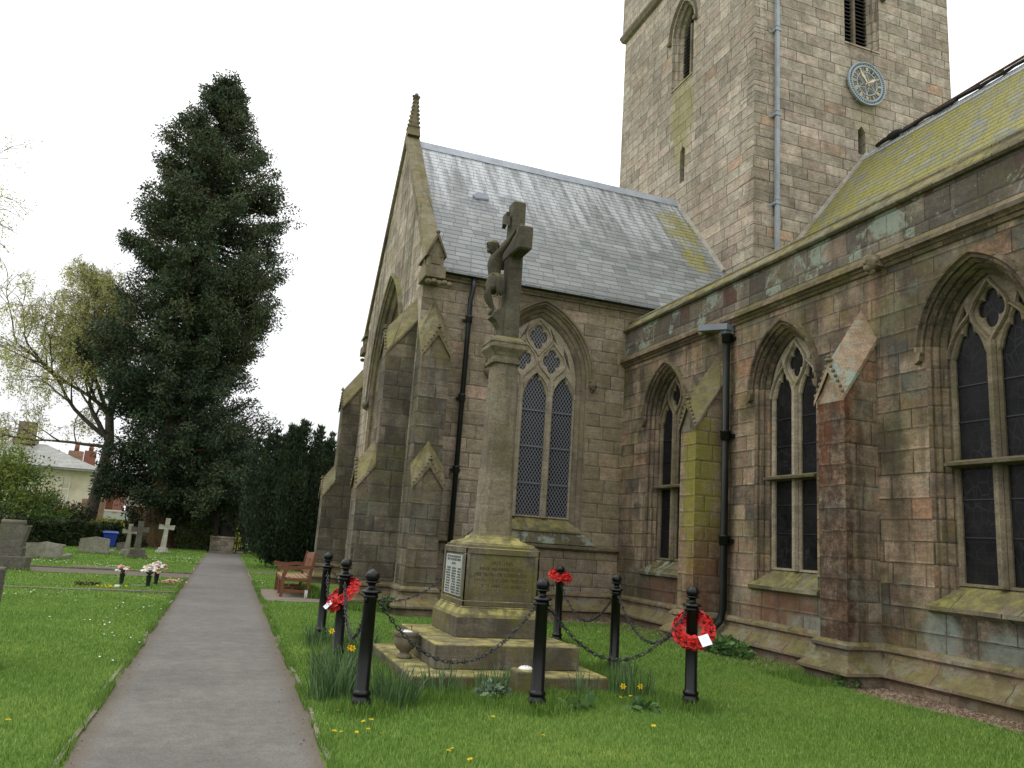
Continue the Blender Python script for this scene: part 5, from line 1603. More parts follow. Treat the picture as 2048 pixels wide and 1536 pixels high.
# ------------------------------------------------------------------ poppy wreaths
def wreath(label, loc, M3, rad, card, n=18, cardrot=0.0, cardpos=None):
    """ring in the local xy plane, faces +z; M3 rotates to world"""
    t = thing('poppy_wreath', label, 'wreath', loc, 0, 'red poppy wreaths on the bollards')
    t.matrix_world = Matrix.Translation(Vector(loc)) @ M3.to_4x4()
    rs = random.Random(n + int(rad * 1000))
    rg_ = MB(); rg_.loft([[((rad + .028 * math.cos(b_)) * math.cos(a_), (rad + .028 * math.cos(b_)) * math.sin(a_), .016 * math.sin(b_)) for b_ in [k * math.pi / 4 for k in range(8)]] for a_ in [2 * math.pi * i / 32 for i in range(33)]], 0, caps=False, smooth=True)
    rg_.build('wreath_ring', m_poppyd, t)
    # one poppy: four broad ruffled petals and a dark centre
    pm_ = MB()
    for k in range(4):
        a0 = k * math.pi / 2 + .3
        pts = [(0, 0, 0)]
        for i in range(7):
            b_ = a0 + (i - 3) / 3 * .72; r_ = .052 * (1 - .12 * abs(i - 3) / 3 + .05 * math.sin(i * 2.6 + k)); pts.append((r_ * math.cos(b_), r_ * math.sin(b_), .011 + .005 * math.sin(i * 1.9 + k) + .003 * (k % 2)))
        pm_.add(pts, [(0, i, i + 1) for i in range(1, 7)], 0, True)
    pc_ = MB(); pc_.lathe([(.0105, .003), (.012, .010), (.008, .015), (.001, .0165)], (0, 0, 0), 10)
    first = None
    cnt = 0
    for layer, (rr2, zz, tilt, m_) in enumerate(((rad + .020, .018, .55, n), (rad - .024, .016, -.45, int(n * .7)), (rad + .036, -.006, 1.35, n))):
        for i in range(m_):
            a_ = 2 * math.pi * (i + .5 * layer) / m_ + rs.uniform(-.05, .05)
            if first is None:
                po = pm_.build('poppy', m_poppy, t, uv=False); pcn = pc_.build('poppy_centre', m_poppyc, po, uv=False); first = (po, pcn)
            else:
                po = first[0].copy(); COL.objects.link(po); po.parent = t
                q_ = first[1].copy(); COL.objects.link(q_); q_.parent = po
            po.rotation_mode = 'XYZ'
            po.matrix_local = Matrix.Translation((rr2 * math.cos(a_), rr2 * math.sin(a_), zz + rs.uniform(-.003, .006))) @ Matrix.Rotation(a_, 4, 'Z') @ Matrix.Rotation(tilt + rs.uniform(-.15, .15), 4, 'Y') @ Matrix.Rotation(rs.random() * 6, 4, 'Z') @ Matrix.Scale(rs.uniform(.98, 1.2), 4)
    if card:
        w, h_ = card
        c = MB(); c.box(-w / 2, w / 2, -h_ / 2, h_ / 2, 0, .0025)
        co = c.build('card', m_card, t, uv=False)
        co.matrix_local = Matrix.Translation(cardpos) @ Matrix.Rotation(cardrot, 4, 'Z')
        ci = MB()
        for k in range(4): ci.box(-w * .3, w * .3 - .01 * (k % 2), h_ * (.22 - k * .14), h_ * (.22 - k * .14) + .003, .0026, .0031)
        co2 = ci.build('card_writing', m_cardink, co, uv=False)
    return t


def frame(z, up=(0, 0, 1)):
    z = Vector(z).normalized(); x = Vector(up).cross(z).normalized(); y = z.cross(x)
    return Matrix((x, y, z)).transposed()


# right bollard: ring hangs round the post, facing the lens
wreath('round red poppy wreath hanging on the right hand bollard, white card at its lower right', (4.51, 7.06, .76), frame((-.48, -.66, .60), (-.25, .06, 1)), .150, (.10, .12), 14, R(8), (.075, -.175, .055))
# middle left: seen nearly edge on and tilted
wreath('steeply tilted poppy wreath on a footpath side bollard, white card at its lower end', (1.35, 9.34, .78), frame((-.72, -.12, .66), (.3, .1, 1)), .165, (.10, .16), 14, R(80), (0, -.20, .04))
wreath('red poppy wreath resting flat round the ball of the bollard by the church wall', (4.93, 11.45, 1.03), frame((.05, -.30, 1), (0, 1, 0)), .125, None, 12)

# ------------------------------------------------------------------ urn and block with pierced lids
urn = thing('stone_urn', 'small goblet shaped stone flower urn with white pierced lid on the lowest memorial step', 'urn', (2.04, 8.98, .151))
u = MB(); u.lathe([(.085, 0), (.085, .035), (.06, .045), (.05, .06), (.055, .075), (.10, .11), (.125, .16), (.135, .21), (.133, .235), (.140, .24), (.142, .285), (.128, .29), (.122, .27), (.11, .262), (.001, .262)], (0, 0, 0), 22)
u.build('bowl', m_urn, urn)
def lid(parent, loc, r):
    l = MB(); l.lathe([(r, 0), (r, .008), (r * .9, r * .22), (r * .6, r * .40), (r * .25, r * .47), (.001, r * .48)], loc, 20)
    o = l.build('pierced_lid', m_ceram, parent)
    hh = MB()
    for rad_, n_ in ((.0, 1), (.42, 6)):
        for i in range(n_):
            a_ = 2 * math.pi * i / max(1, n_); hh.lathe([(r * .10, 0), (r * .10, .004), (.0005, .0042)], (loc[0] + r * rad_ * math.cos(a_), loc[1] + r * rad_ * math.sin(a_), loc[2] + r * (.475 - .28 * rad_ ** 1.4)), 8)
    hh.build('lid_hole', m_dark, o)
lid(urn, (0, 0, .262), .085)
sg_ = MB(); sg_.tube([(.06, .02, .26), (.065, .02, .31), (.06, .025, .345)], [.004, .004, .008], 6); sg_.build('dead_stalk', m_brownl, urn)
blk = thing('flower_block', 'roughly cut stone flower block with white pierced lid in front of the memorial step', 'flower holder', (3.0, 7.66, 0))
b_ = MB(); b_.stack(0, 0, [(-.08, .17, .13), (.25, .145, .11), (.262, .135, .10)], chamfer=.01); b_.build('block', m_mem, blk, bevel=.008); lid(blk, (-.02, 0, .262), .075)
bk_ = MB(); bk_.box(-.1, .09, -.1, .1, 0, .20); tag(bk_.build('stone_fragment', m_mem, None, bevel=.03, loc=(3.98, 8.9, .151), seg=2), 'small rough stone block standing on the lowest memorial step at the right', 'stone')

# ------------------------------------------------------------------ bench (faces -x, runs along y)
bn = thing('garden_bench', 'red brown varnished wooden bench with curved arms beside the footpath', 'bench', (1.55, 18.82, 0))
LH = .92
def bp(*a): return a
for nm, y in (('leg', -LH), ('leg', LH), ('leg', 0)):
    m = MB(); hgt = .62 if abs(y) > .1 else .40
    if abs(y) > .1:
        m.prism([(-.30, 0), (-.24, 0), (-.235, .40), (-.20, .50), (-.18, .60), (-.25, .60), (-.29, .50), (-.30, .42)], lambda a_, b_, d_: (a_, y + d_, b_), -.03, .03)
    else: m.box(-.29, -.235, y - .03, y + .03, 0, .40)
    m.build('leg', m_teak, bn, bevel=.006)
    if abs(y) > .1:
        m = MB(); m.prism([(.24, 0), (.30, 0), (.31, .40), (.40, .93), (.345, .95), (.25, .42)], lambda a_, b_, d_: (a_, y + d_, b_), -.03, .03); m.build('leg', m_teak, bn, bevel=.006)
        m = MB()
        top = [(-.36, .60), (-.385, .625), (-.375, .66), (-.34, .672), (-.27, .665), (-.18, .65), (-.02, .652), (.12, .672), (.33, .672), (.335, .615), (.12, .60), (-.05, .575), (-.2, .568), (-.26, .575), (-.32, .59)]
        m.prism(top, lambda a_, b_, d_: (a_, y + d_, b_), -.035, .035); m.build('armrest', m_teak, bn, bevel=.006)
    m = MB(); m.box(-.23, .25, y - .02, y + .02, .34, .40); m.box(-.235, .245, y - .018, y + .018, .10, .16); m.build('side_rail', m_teak, bn, bevel=.004)
m = MB(); m.box(-.285, -.245, -LH + .031, LH - .031, .33, .40); m.build('front_rail', m_teak, bn, bevel=.004)
m = MB(); m.box(-.01, .03, -LH + .02, LH - .02, .11, .15); m.build('stretcher', m_teak, bn)
for k in range(6):
    m = MB(); x_ = -.295 + k * .095; z_ = .415 - .012 * math.sin(k / 5 * math.pi); m.box(x_, x_ + .075, -LH - .01 + .042, LH + .01 - .042, z_ - .012, z_ + .012); m.build('seat_slat', m_teakseat, bn, bevel=.004)
bk = MB()
def bx(z): return .285 + (z - .42) * .19
bk.loft([[(bx(.80) - .02, y, .80), (bx(.80) + .02, y, .80), (bx(.95) + .02, y, .90 + .045 * (1 - abs(y / LH)) ** .7), (bx(.95) - .02, y, .90 + .045 * (1 - abs(y / LH)) ** .7)] for y in [(-LH + .031) + i * (2 * LH - .062) / 14 for i in range(15)]], 0)
bk.build('top_rail', m_teak, bn)
bk = MB(); bk.bar((bx(.5), -LH + .03, .50), (bx(.5), LH - .03, .50), .035, .05); bk.build('lower_rail', m_teak, bn)
for k in range(15):
    y = -LH + .09 + k * (2 * LH - .18) / 14
    m = MB(); m.bar((bx(.52), y, .52), (bx(.81), y, .81), .10 if k != 7 else .03, .018, up=(1, 0, 0)); m.build('back_slat', m_teak, bn)
m = MB(); m.box(-.03, .03, -.02, .02, -.05, .17); tag(m.build('marker_post', m_petalw, None, loc=(1.79, 17.82, 0)), 'short white marker peg at the near back leg of the bench', 'peg')
sl = MB(); sl.box(.84, 2.1, 16.9, 19.85, -.06, .012); tag(sl.build('bench_slab', m_concrete), kind='structure')


# ------------------------------------------------------------------ graves
def slabstone(name, label, loc, w, h, th, mat, rz, top='ogee', base=None, kerbs=False, group=None):
    t = thing(name, label, 'gravestone', loc, rz, group)
    if top == 'ogee':
        pts = [(-w / 2, 0), (w / 2, 0), (w / 2, h * .82), (w * .56, h * .86), (w * .5, h * .90), (w * .25, h * .93), (0, h), (-w * .25, h * .93), (-w * .5, h * .90), (-w * .56, h * .86), (-w / 2, h * .82)]
    elif top == 'peak':
        pts = [(-w / 2, 0), (w / 2, 0), (w / 2, h * .86), (w * .47, h * .9), (0, h), (-w * .47, h * .9), (-w / 2, h * .86)]
    else:
        pts = [(-w / 2, 0), (w / 2, 0), (w / 2, h), (-w / 2, h)]
    m = MB(); m.prism(pts, lambda a_, b_, d_: (a_, d_, b_), -th / 2, th / 2)
    m.build('headstone', mat, t, bevel=.012)
    if base:
        m = MB(); m.box(-base[0] / 2, base[0] / 2, -base[1] / 2, base[1] / 2, -.05, base[2]); m.build('base', mat, t, bevel=.012)
    if kerbs:
        for x0, x1, y0_, y1_ in ((-w / 2 + .05, -w / 2 + .15, .0, 1.8), (w / 2 - .15, w / 2 - .05, .0, 1.8), (-w / 2 + .05, w / 2 - .05, 1.8, 1.9)):
            m = MB(); m.box(x0, x1, y0_, y1_, -.03, .12); m.build('grave_kerb', m_grave, t, bevel=.01)
        m = MB(); m.box(-.1, .1, 1.55, 1.75, .0, .22); m.build('corner_block', m_grave, t, bevel=.02)
    return t


# tall dark monument at the left edge
t = thing('gravestone', 'tall dark brown monument with a scrolled top at the left edge', 'gravestone', (-4.95, 22.6, 0), R(-4))
m = MB(); m.box(-.52, .52, -.2, .2, -.05, .33); m.build('base', m_graved, t, bevel=.02)
m = MB(); m.prism([(-.42, .33), (.36, .33), (.37, .52), (.33, .56), (.40, 1.02), (.42, 1.06), (-.42, 1.06), (-.40, 1.02), (-.36, .56), (-.40, .52)], lambda a_, b_, d_: (a_, d_, b_), -.13, .13); m.build('headstone', m_graved, t, bevel=.012)
m = MB(); m.tube([(-.22, 0, 1.12), (.3, 0, 1.12)], .075, 12); m.box(-.22, .3, -.07, .07, 1.06, 1.1); m.build('scroll', m_graved, t)
slabstone('gravestone', 'low broad pinkish granite gravestone with a curved top and kerbs, beside the tall dark monument', (-5.12, 27.9, 0), 1.0, .52, .16, m_grave, R(-2), 'ogee', None, True)
slabstone('gravestone', 'low broad granite gravestone with a shallow peaked top in front of the blue bin', (-4.47, 33.0, 0), .98, .62, .16, m_grave, R(-3), 'peak', None, True)
slabstone('gravestone', 'near dark upright gravestone cut off by the left edge of the lawn', (-2.13, 8.85, 0), .5, .93, .12, m_graved, R(-38), 'flat', None)
slabstone('gravestone', 'low dark slab leaning in shade between the blue bin and the small cross', (-3.95, 37.2, 0), .5, .36, .10, m_graved, R(20), 'peak', None)


def grave_cross(label, loc, h, mat, steps, rz=0, arm=.24, w=.09, lean=0):
    t = thing('grave_cross', label, 'grave cross', loc, rz)
    t.rotation_euler = (0, lean, rz)
    z = -.05
    for i, (hw_, hh) in enumerate(steps):
        m = MB(); m.frustum((0, 0, z), (hw_, hw_ * .8), (0, 0, z + hh), (hw_ * .9, hw_ * .72)); m.build('step', mat, t, bevel=.012); z += hh
    m = MB(); zc = z + (h - z) * .70
    m.prism([(-w * .62, z), (w * .62, z), (w / 2, zc - w / 2), (arm, zc - w * .55), (arm, zc + w * .55), (w / 2, zc + w / 2), (w * .5, h), (-w * .5, h), (-w / 2, zc + w / 2), (-arm, zc + w * .55), (-arm, zc - w * .55), (-w / 2, zc - w / 2)], lambda a_, b_, d_: (a_, d_, b_), -w * .45, w * .45)
    m.build('cross', mat, t, bevel=.01)
    return t


grave_cross('white stone grave cross leaning slightly, in front of the sequoia trunk', (-2.38, 36.6, 0), 1.46, m_gravew, [(.30, .16), (.2, .14)], R(5), .30, .17, R(2))
grave_cross('grey brown grave cross on two steps, nearer and taller of the pair by the trunk', (-2.84, 31.1, 0), 1.30, m_graved, [(.36, .22), (.27, .18)], R(12), .28, .16, 0)
grave_cross('small grey grave cross on a rough rock base, left of the taller cross', (-3.33, 32.6, 0), 1.17, m_grave, [(.24, .14), (.2, .16)], R(-3), .24, .13, R(1))


# flower vases
def flowers(mb_list, loc, rad, n, rs, zsc=.7):
    pass


def vase(label, loc, cols, n, rv=.055, hv=.24, rad=.15, group='flower vases on the graves'):
    t = thing('flower_vase', label, 'flower vase', loc, 0, group)
    rs = random.Random(n * 7)
    m = MB(); m.lathe([(rv * .62, -.02), (rv * .7, .03), (rv, hv), (rv * 1.1, hv + .01), (rv * .9, hv + .012), (.001, hv - .02)], (0, 0, 0), 14); m.build('vase', m_vase, t)
    for ci, (mt, frac) in enumerate(cols):
        m = MB()
        for k in range(int(n * frac)):
            a_ = rs.random() * 6.28; r_ = rad * math.sqrt(rs.random()); z = hv + .09 + (rad - r_) * .75 + rs.uniform(-.04, .04)
            c = (r_ * math.cos(a_), r_ * math.sin(a_), z)
            for q in range(7):
                b_ = rs.random() * 6.28; rr_ = rs.uniform(.018, .034); d_ = .03
                m.ball((c[0] + d_ * math.cos(b_), c[1] + d_ * math.sin(b_), c[2] + rs.uniform(-.02, .02)), rr_, (1, 1, .55), 6, 4, jit=.2)
        m.build('blossom', mt, t, uv=False)
    m = MB()
    for k in range(14):
        a_ = rs.random() * 6.28; m.tube([(0, 0, hv), (rad * .5 * math.cos(a_), rad * .5 * math.sin(a_), hv + .1)], [.006, .02], 5)
    m.build('stalks', m_stem, t, uv=False)
    return t


vase('dark cone vase of pink and white cloth flowers, left of the two nearest vases', (-1.98, 19.35, 0), [(m_petalp, .5), (m_petalw, .4)], 14, rad=.14)
vase('dark cone vase with white and peach cloth flowers spilling left', (-1.42, 19.0, 0), [(m_petalw, .65), (m_petalo, .3)], 18, rad=.18)
vase('dark vase of tall white and pink cloth flowers behind the other white one', (-1.32, 19.75, 0), [(m_petalw, .6), (m_petalp, .35)], 18, hv=.28, rad=.17)
t = thing('flower_bunch', 'bunch of pink and cream cloth flowers lying low on the grass by the vases', 'flowers', (-1.02, 20.15, 0))
m = MB(); m2 = MB(); rs = random.Random(9)
for k in range(60):
    (m if k % 2 else m2).ball((rs.gauss(0, .13), rs.gauss(0, .07), rs.uniform(.03, .12)), rs.uniform(.016, .032), (1, 1, .6), 6, 4, jit=.2)
m.build('blossom', m_petalp, t, uv=False); m2.build('blossom', m_petalo, t, uv=False)
t = thing('withered_wreath', 'withered dark brown wreath lying on the strip of lawn', 'wreath', (-2.55, 18.75, 0))
m = MB()
for k in range(160):
    a_ = random.random() * 6.28; r_ = random.uniform(.1, .22); p = Vector((r_ * 1.2 * math.cos(a_), r_ * .7 * math.sin(a_), random.uniform(.01, .08))); m.bar(p, p + Vector((random.uniform(-.05, .05), random.uniform(-.05, .05), random.uniform(-.01, .03))), .012, .006)
m.build('twigs', m_brownl, t, uv=False)
t = thing('flower_pot', 'tiny white and black pot with pale flowers in front of the vases', 'flower pot', (-1.96, 18.55, 0))
m = MB(); m.lathe([(.04, 0), (.06, .06), (.001, .06)], (0, 0, 0), 10); m.build('pot', m_petalw, t)
m = MB()
for k in range(22): m.ball((random.gauss(-.12, .12), random.gauss(-.1, .05), random.uniform(.02, .06)), .018, (1, 1, .6), 6, 4)
m.build('blossom', m_yellow, t, uv=False)
for (x, y, w_, lab) in ((-1.62, 19.25, .3, 'small pale memorial tablet set in the lawn between the vases'), (-.98, 19.1, .3, 'small dark memorial tablet set in the lawn by the footpath edge')):
    m = MB(); m.box(-w_ / 2, w_ / 2, -.12, .12, -.02, .025); tag(m.build('flat_tablet', m_graved if x > -1.2 else m_grave, None, loc=(x, y, 0), bevel=.006), lab, 'grave tablet')
m = MB(); m.box(-.7, .7, -.35, .35, -.02, .03); tag(m.build('ledger_slab', m_graved, None, loc=(-3.1, 24.9, 0), bevel=.01), 'grey ledger slab lying flush in the grass beyond the side path', 'grave slab')
# ------------------------------------------------------------------ ground
def gz(x, y):
    """the land falls a little beyond the churchyard hedge"""
    t = min(1, max(0, (y - 44) / 14)); t = t * t * (3 - 2 * t)
    return -.9 * t


xs = sorted(set([-600, -300, -150, -80, -50] + [-40 + 2 * i for i in range(36)] + [40, 60, 100, 200, 600]))
ys = sorted(set([-60, -30, -15, -6] + [-2 + 2 * i for i in range(34)] + [70, 80, 100, 150, 300, 600, 900]))
g = MB()
g.add([(x, y, gz(x, y)) for y in ys for x in xs], [(j * len(xs) + i, j * len(xs) + i + 1, (j + 1) * len(xs) + i + 1, (j + 1) * len(xs) + i) for j in range(len(ys) - 1) for i in range(len(xs) - 1)])
tag(g.build('ground', m_lawn), kind='structure')


def wob(y, s): return .022 * math.sin(y * 1.3 + s) + .014 * math.sin(y * 3.7 + s * 2) + .010 * math.sin(y * 9.1 + s)


PL, PR = -.76, .82
p = MB(); yy = [-3 + .25 * i for i in range(180)]
p.add([(PL + wob(y, 0) + .10 * max(0, (y - 20) / 20) * 1.0, y, .006) for y in yy] + [(PR + wob(y, 4) - .08 * max(0, (y - 20) / 20), y, .006) for y in yy],
      [(i, i + len(yy), i + 1 + len(yy), i + 1) for i in range(len(yy) - 1)])
tag(p.build('footpath', m_asph), kind='structure')
p = MB(); p.add([(-14, 22.3, .010), (PL + .08, 22.3, .010), (PL + .08, 23.95, .010), (-14, 24.0, .010)], [(0, 1, 2, 3)])
tag(p.build('side_path', m_asph), kind='structure')
p = MB(); p.add([(PR - .15, 25.9, .010), (3.0, 26.0, .010), (3.0, 27.0, .010), (PR - .15, 27.1, .010)], [(0, 1, 2, 3)])
tag(p.build('side_path', m_asph), kind='structure')
k = MB()
k.box(-14, PL + .05, 23.96, 24.03, -.05, .05)
k.build('kerb', m_kerb); tag(COL.objects['kerb'], kind='structure')
k = MB()
x = -14
while x < PL: k.box(x, min(PL, x + .9) - .01, 17.56, 17.68, -.05, .035 + random.uniform(-.01, .01)); x += .9
tag(k.build('kerb', m_kerb), kind='structure')
for (x0, s) in ((PL, 0), (PR, 4)):
    k = MB(); y = -2
    while y < 38:
        xa = x0 + wob(y, s) + (.10 if s == 0 else -.08) * max(0, (y - 20) / 20); xb = x0 + wob(y + .9, s) + (.10 if s == 0 else -.08) * max(0, (y + .9 - 20) / 20)
        sg = -1 if s == 0 else 1
        k.bar((xa + sg * .025, y + .01, -.006), (xb + sg * .025, y + .89, -.006 + random.uniform(-.006, .006)), .03, .05)
        y += .9
    tag(k.build('path_edging', m_kerb), kind='structure')

# ------------------------------------------------------------------ gravel strip
rng = np.random.default_rng(5)
NPB = 9000
gx = np.concatenate([rng.uniform(7.25, 7.98, NPB), rng.uniform(4.0, 8.0, 2200), rng.uniform(7.0, 7.98, 2500)])
gy = np.concatenate([rng.uniform(4.8, 8.35, NPB), rng.uniform(14.7, 15.55, 2200), rng.uniform(8.5, 15.0, 2500)])
edge = np.concatenate([7.42 + .1 * np.sin(gy[:NPB] * 2.3) - gx[:NPB] * 0, np.full(2200, -9), np.full(2500, 7.2)])
ok = gx > edge - rng.uniform(0, .25, len(gx)) ** 2
gx, gy = gx[ok], gy[ok]; n = len(gx)
sz = rng.uniform(.010, .030, n)
base = np.array([(1, 0, 0), (-.5, .87, 0), (-.5, -.87, 0), (.1, .05, .75)])
ang = rng.uniform(0, 6.28, n)
V = np.zeros((n, 4, 3))
for i in range(4):
    bx_, by_, bz_ = base[i]; jx = 1 + rng.uniform(-.3, .3, n)
    V[:, i, 0] = gx + sz * jx * (bx_ * np.cos(ang) - by_ * np.sin(ang)); V[:, i, 1] = gy + sz * jx * (bx_ * np.sin(ang) + by_ * np.cos(ang)); V[:, i, 2] = .008 + sz * bz_ * rng.uniform(.4, 1.1, n)
Fi = np.array([(0, 1, 3), (1, 2, 3), (2, 0, 3)])
Fc = (np.arange(n)[:, None, None] * 4 + Fi[None]).reshape(-1, 3)
o = np_mesh('gravel', V.reshape(-1, 3), Fc, m_gravel, None, np.repeat(rng.uniform(0, 1, n), 4), 3)
tag(o, kind='stuff', label='loose brown gravel strip along the foot of the church wall')
gs = MB(); gyv = [4.5 + .15 * i for i in range(26)]
gs.add([(7.40 + .1 * math.sin(y * 2.3) + .03 * math.sin(y * 9), y, .004) for y in gyv] + [(7.99, y, .004) for y in gyv], [(i, i + len(gyv), i + 1 + len(gyv), i + 1) for i in range(len(gyv) - 1)])
gs.add([(4.0, 14.75, .004), (7.99, 14.75, .004), (7.99, 15.64, .004), (4.0, 15.64, .004)], [(0, 1, 2, 3)])
gs.add([(7.25, 8.9, .0045), (7.99, 8.9, .0045), (7.99, 14.74, .0045), (7.0, 14.74, .0045)], [(0, 1, 2, 3)])
m_soil = plain('brown_gravel_bed', (0.11, 0.075, 0.045), 0.95, 0.1, 0, 0.5, 25, 0.5, objspace=False)
tag(gs.build('gravel_bed', m_soil), kind='structure')


# ------------------------------------------------------------------ grass
def inlawn(x, y):
    """lawn minus paths, memorial, church, gravel"""
    ok = ~((x > PL - .0) & (x < PR + .02))
    ok &= ~((x < PL) & (y > 22.25) & (y < 24.0)); ok &= ~((x < PL) & (y > 17.54) & (y < 17.7))
    ok &= ~((x > 2.0) & (x < 3.98) & (y > 7.95) & (y < 10.1))
    ok &= ~((x > 7.95)); ok &= ~((y > 4.5) & (y < 8.4) & (x > 7.45 + .1 * np.sin(y * 2.3)))
    ok &= ~((x > 3.2) & (y > 15.2)); ok &= ~((x > 2.3) & (y > 15.9)); ok &= ~((x > 3.2) & (x < 3.95) & (y > 14.8)); ok &= ~((x > 4) & (y > 14.7))
    ok &= ~((x > .85) & (x < 2.08) & (y > 16.9) & (y < 19.85)); ok &= ~((x > PR) & (x < 3) & (y > 25.9) & (y < 27.05))
    return ok


def blades(name, cx, cy, h, w, mat, lean=.35, tint=None, kind='stuff', curve=.35, parent=None, label=None, z0=0, rngs=rng):
    n = len(cx)
    a = rngs.uniform(0, 6.28, n); la = rngs.uniform(0, 6.28, n); ln = rngs.uniform(0, lean, n) * h
    dx, dy = np.cos(a) * w / 2, np.sin(a) * w / 2
    lx, ly = np.cos(la) * ln, np.sin(la) * ln
    V = np.zeros((n, 5, 3)); z0 = np.zeros(n) + z0
    V[:, 0] = np.stack([cx - dx, cy - dy, z0 - .01], 1); V[:, 1] = np.stack([cx + dx, cy + dy, z0 - .01], 1)
    V[:, 2] = np.stack([cx + dx * .8 + lx * curve, cy + dy * .8 + ly * curve, z0 + h * .55], 1); V[:, 3] = np.stack([cx - dx * .8 + lx * curve, cy - dy * .8 + ly * curve, z0 + h * .55], 1)
    V[:, 4] = np.stack([cx + lx, cy + ly, z0 + h * (1 - .12 * ln / np.maximum(h, 1e-3))], 1)
    q = np.array([(0, 1, 2), (0, 2, 3), (3, 2, 4)])
    Fc = (np.arange(n)[:, None, None] * 5 + q[None]).reshape(-1, 3)
    if tint is None: tint = rngs.uniform(0, 1, n)
    o = np_mesh(name, V.reshape(-1, 3), Fc, mat, parent, np.repeat(tint, 5), 3)
    if kind: tag(o, label=label, kind=kind)
    return o


def scatter(n, x0, x1, y0, y1):
    x = rng.uniform(x0, x1, n); y = rng.uniform(y0, y1, n); k = inlawn(x, y); return x[k], y[k]


# visible wedge only: keep points inside (a bit more than) the camera's view
def inview(x, y, m=.12):
    t = np.arctan2(x, y) - YAW
    return np.abs(t) < R(33) + m


X = []; Y_ = []; H = []; Wd = []
for (n, x0, x1, y0, y1, hh, ww) in ((330000, -4, 9, 4.0, 9.5, .034, .0045), (230000, -5, 8, 9.5, 16, .034, .007), (130000, -8, 4, 16, 30, .036, .012), (45000, -9, 3.2, 30, 44, .045, .022)):
    x, y = scatter(n, x0, x1, y0, y1); k = inview(x, y); x, y = x[k], y[k]
    X.append(x); Y_.append(y)
    pn = .5 + .5 * np.sin(x * 1.7 + np.sin(y * 1.1) * 1.5) * np.sin(y * 1.3 + x * .6)
    H.append(hh * rng.uniform(.55, 1.35, len(x)) * (.75 + .5 * pn)); Wd.append(np.full(len(x), ww) * rng.uniform(.7, 1.3, len(x)))
blades('lawn_grass', np.concatenate(X), np.concatenate(Y_), np.concatenate(H), np.concatenate(Wd), m_blade, .9, label='short mown lawn grass of the churchyard')
# longer tufts: path edges, round the bollards and memorial, wall foot
X = []; Y_ = []; H = []
y = rng.uniform(4, 22, 42000); y = y[rng.uniform(0, 1, len(y)) < .45 + .55 * np.sin(y * 2.7 + np.sin(y * 7))]; s = rng.choice([-1, 1], len(y)); x = np.where(s < 0, PL - np.abs(rng.normal(0, .04, len(y))) + .02, PR + np.abs(rng.normal(0, .04, len(y))) - .012)
X.append(x); Y_.append(y); H.append(rng.uniform(.025, .075, len(y)))
for (bx_, by_), _l in BP:
    n = 1500; a = rng.uniform(0, 6.28, n); r_ = .09 + np.abs(rng.normal(0, .12, n)); X.append(bx_ + r_ * np.cos(a)); Y_.append(by_ + r_ * np.sin(a)); H.append(rng.uniform(.04, .14, n))
n = 16000; t = rng.uniform(0, 1, n)
X.append(1.5 + 3.2 * t); Y_.append(7.55 + rng.normal(0, .22, n)); H.append(rng.uniform(.03, .12, n) * (1 - .45 * (t > .58)))
n = 5000; X.append(1.55 + rng.normal(0, .18, n)); Y_.append(rng.uniform(7.4, 10.6, n)); H.append(rng.uniform(.05, .17, n))
n = 4000; X.append(4.2 + np.abs(rng.normal(0, .15, n))); Y_.append(rng.uniform(7.6, 10.4, n)); H.append(rng.uniform(.04, .14, n))
n = 2500; X.append(rng.uniform(6.9, 7.45, n)); Y_.append(rng.uniform(8.2, 9.2, n)); H.append(rng.uniform(.03, .12, n))
n = 3000; X.append(rng.uniform(2.4, 3.2, n)); Y_.append(15.6 + rng.normal(0, .12, n)); H.append(rng.uniform(.04, .2, n))
n = 2500; X.append(2.0 + rng.normal(0, .1, n)); Y_.append(rng.uniform(17.7, 20, n)); H.append(rng.uniform(.05, .25, n))
for (gx_, gy_, gw) in ((-5.1, 27.8, .6), (-4.47, 32.9, .6), (-2.84, 30.8, .35), (-3.33, 32.4, .3), (-2.38, 36.4, .3), (-4.95, 22.4, .6), (-2.1, 8.8, .3)):
    n = 500; X.append(gx_ + rng.uniform(-gw, gw, n)); Y_.append(gy_ + rng.normal(0, .12, n)); H.append(rng.uniform(.04, .14, n))
x = np.concatenate(X); y = np.concatenate(Y_); h = np.concatenate(H)
k = ~((x > 1.9) & (x < 4.0) & (y > 7.92) & (y < 10.1)) & ~((x > PL + .02) & (x < PR - .02))
blades('long_grass', x[k], y[k], h[k], np.where(y[k] < 12, .005, .009), m_tall, .6, label='longer grass along edges and round the memorial')


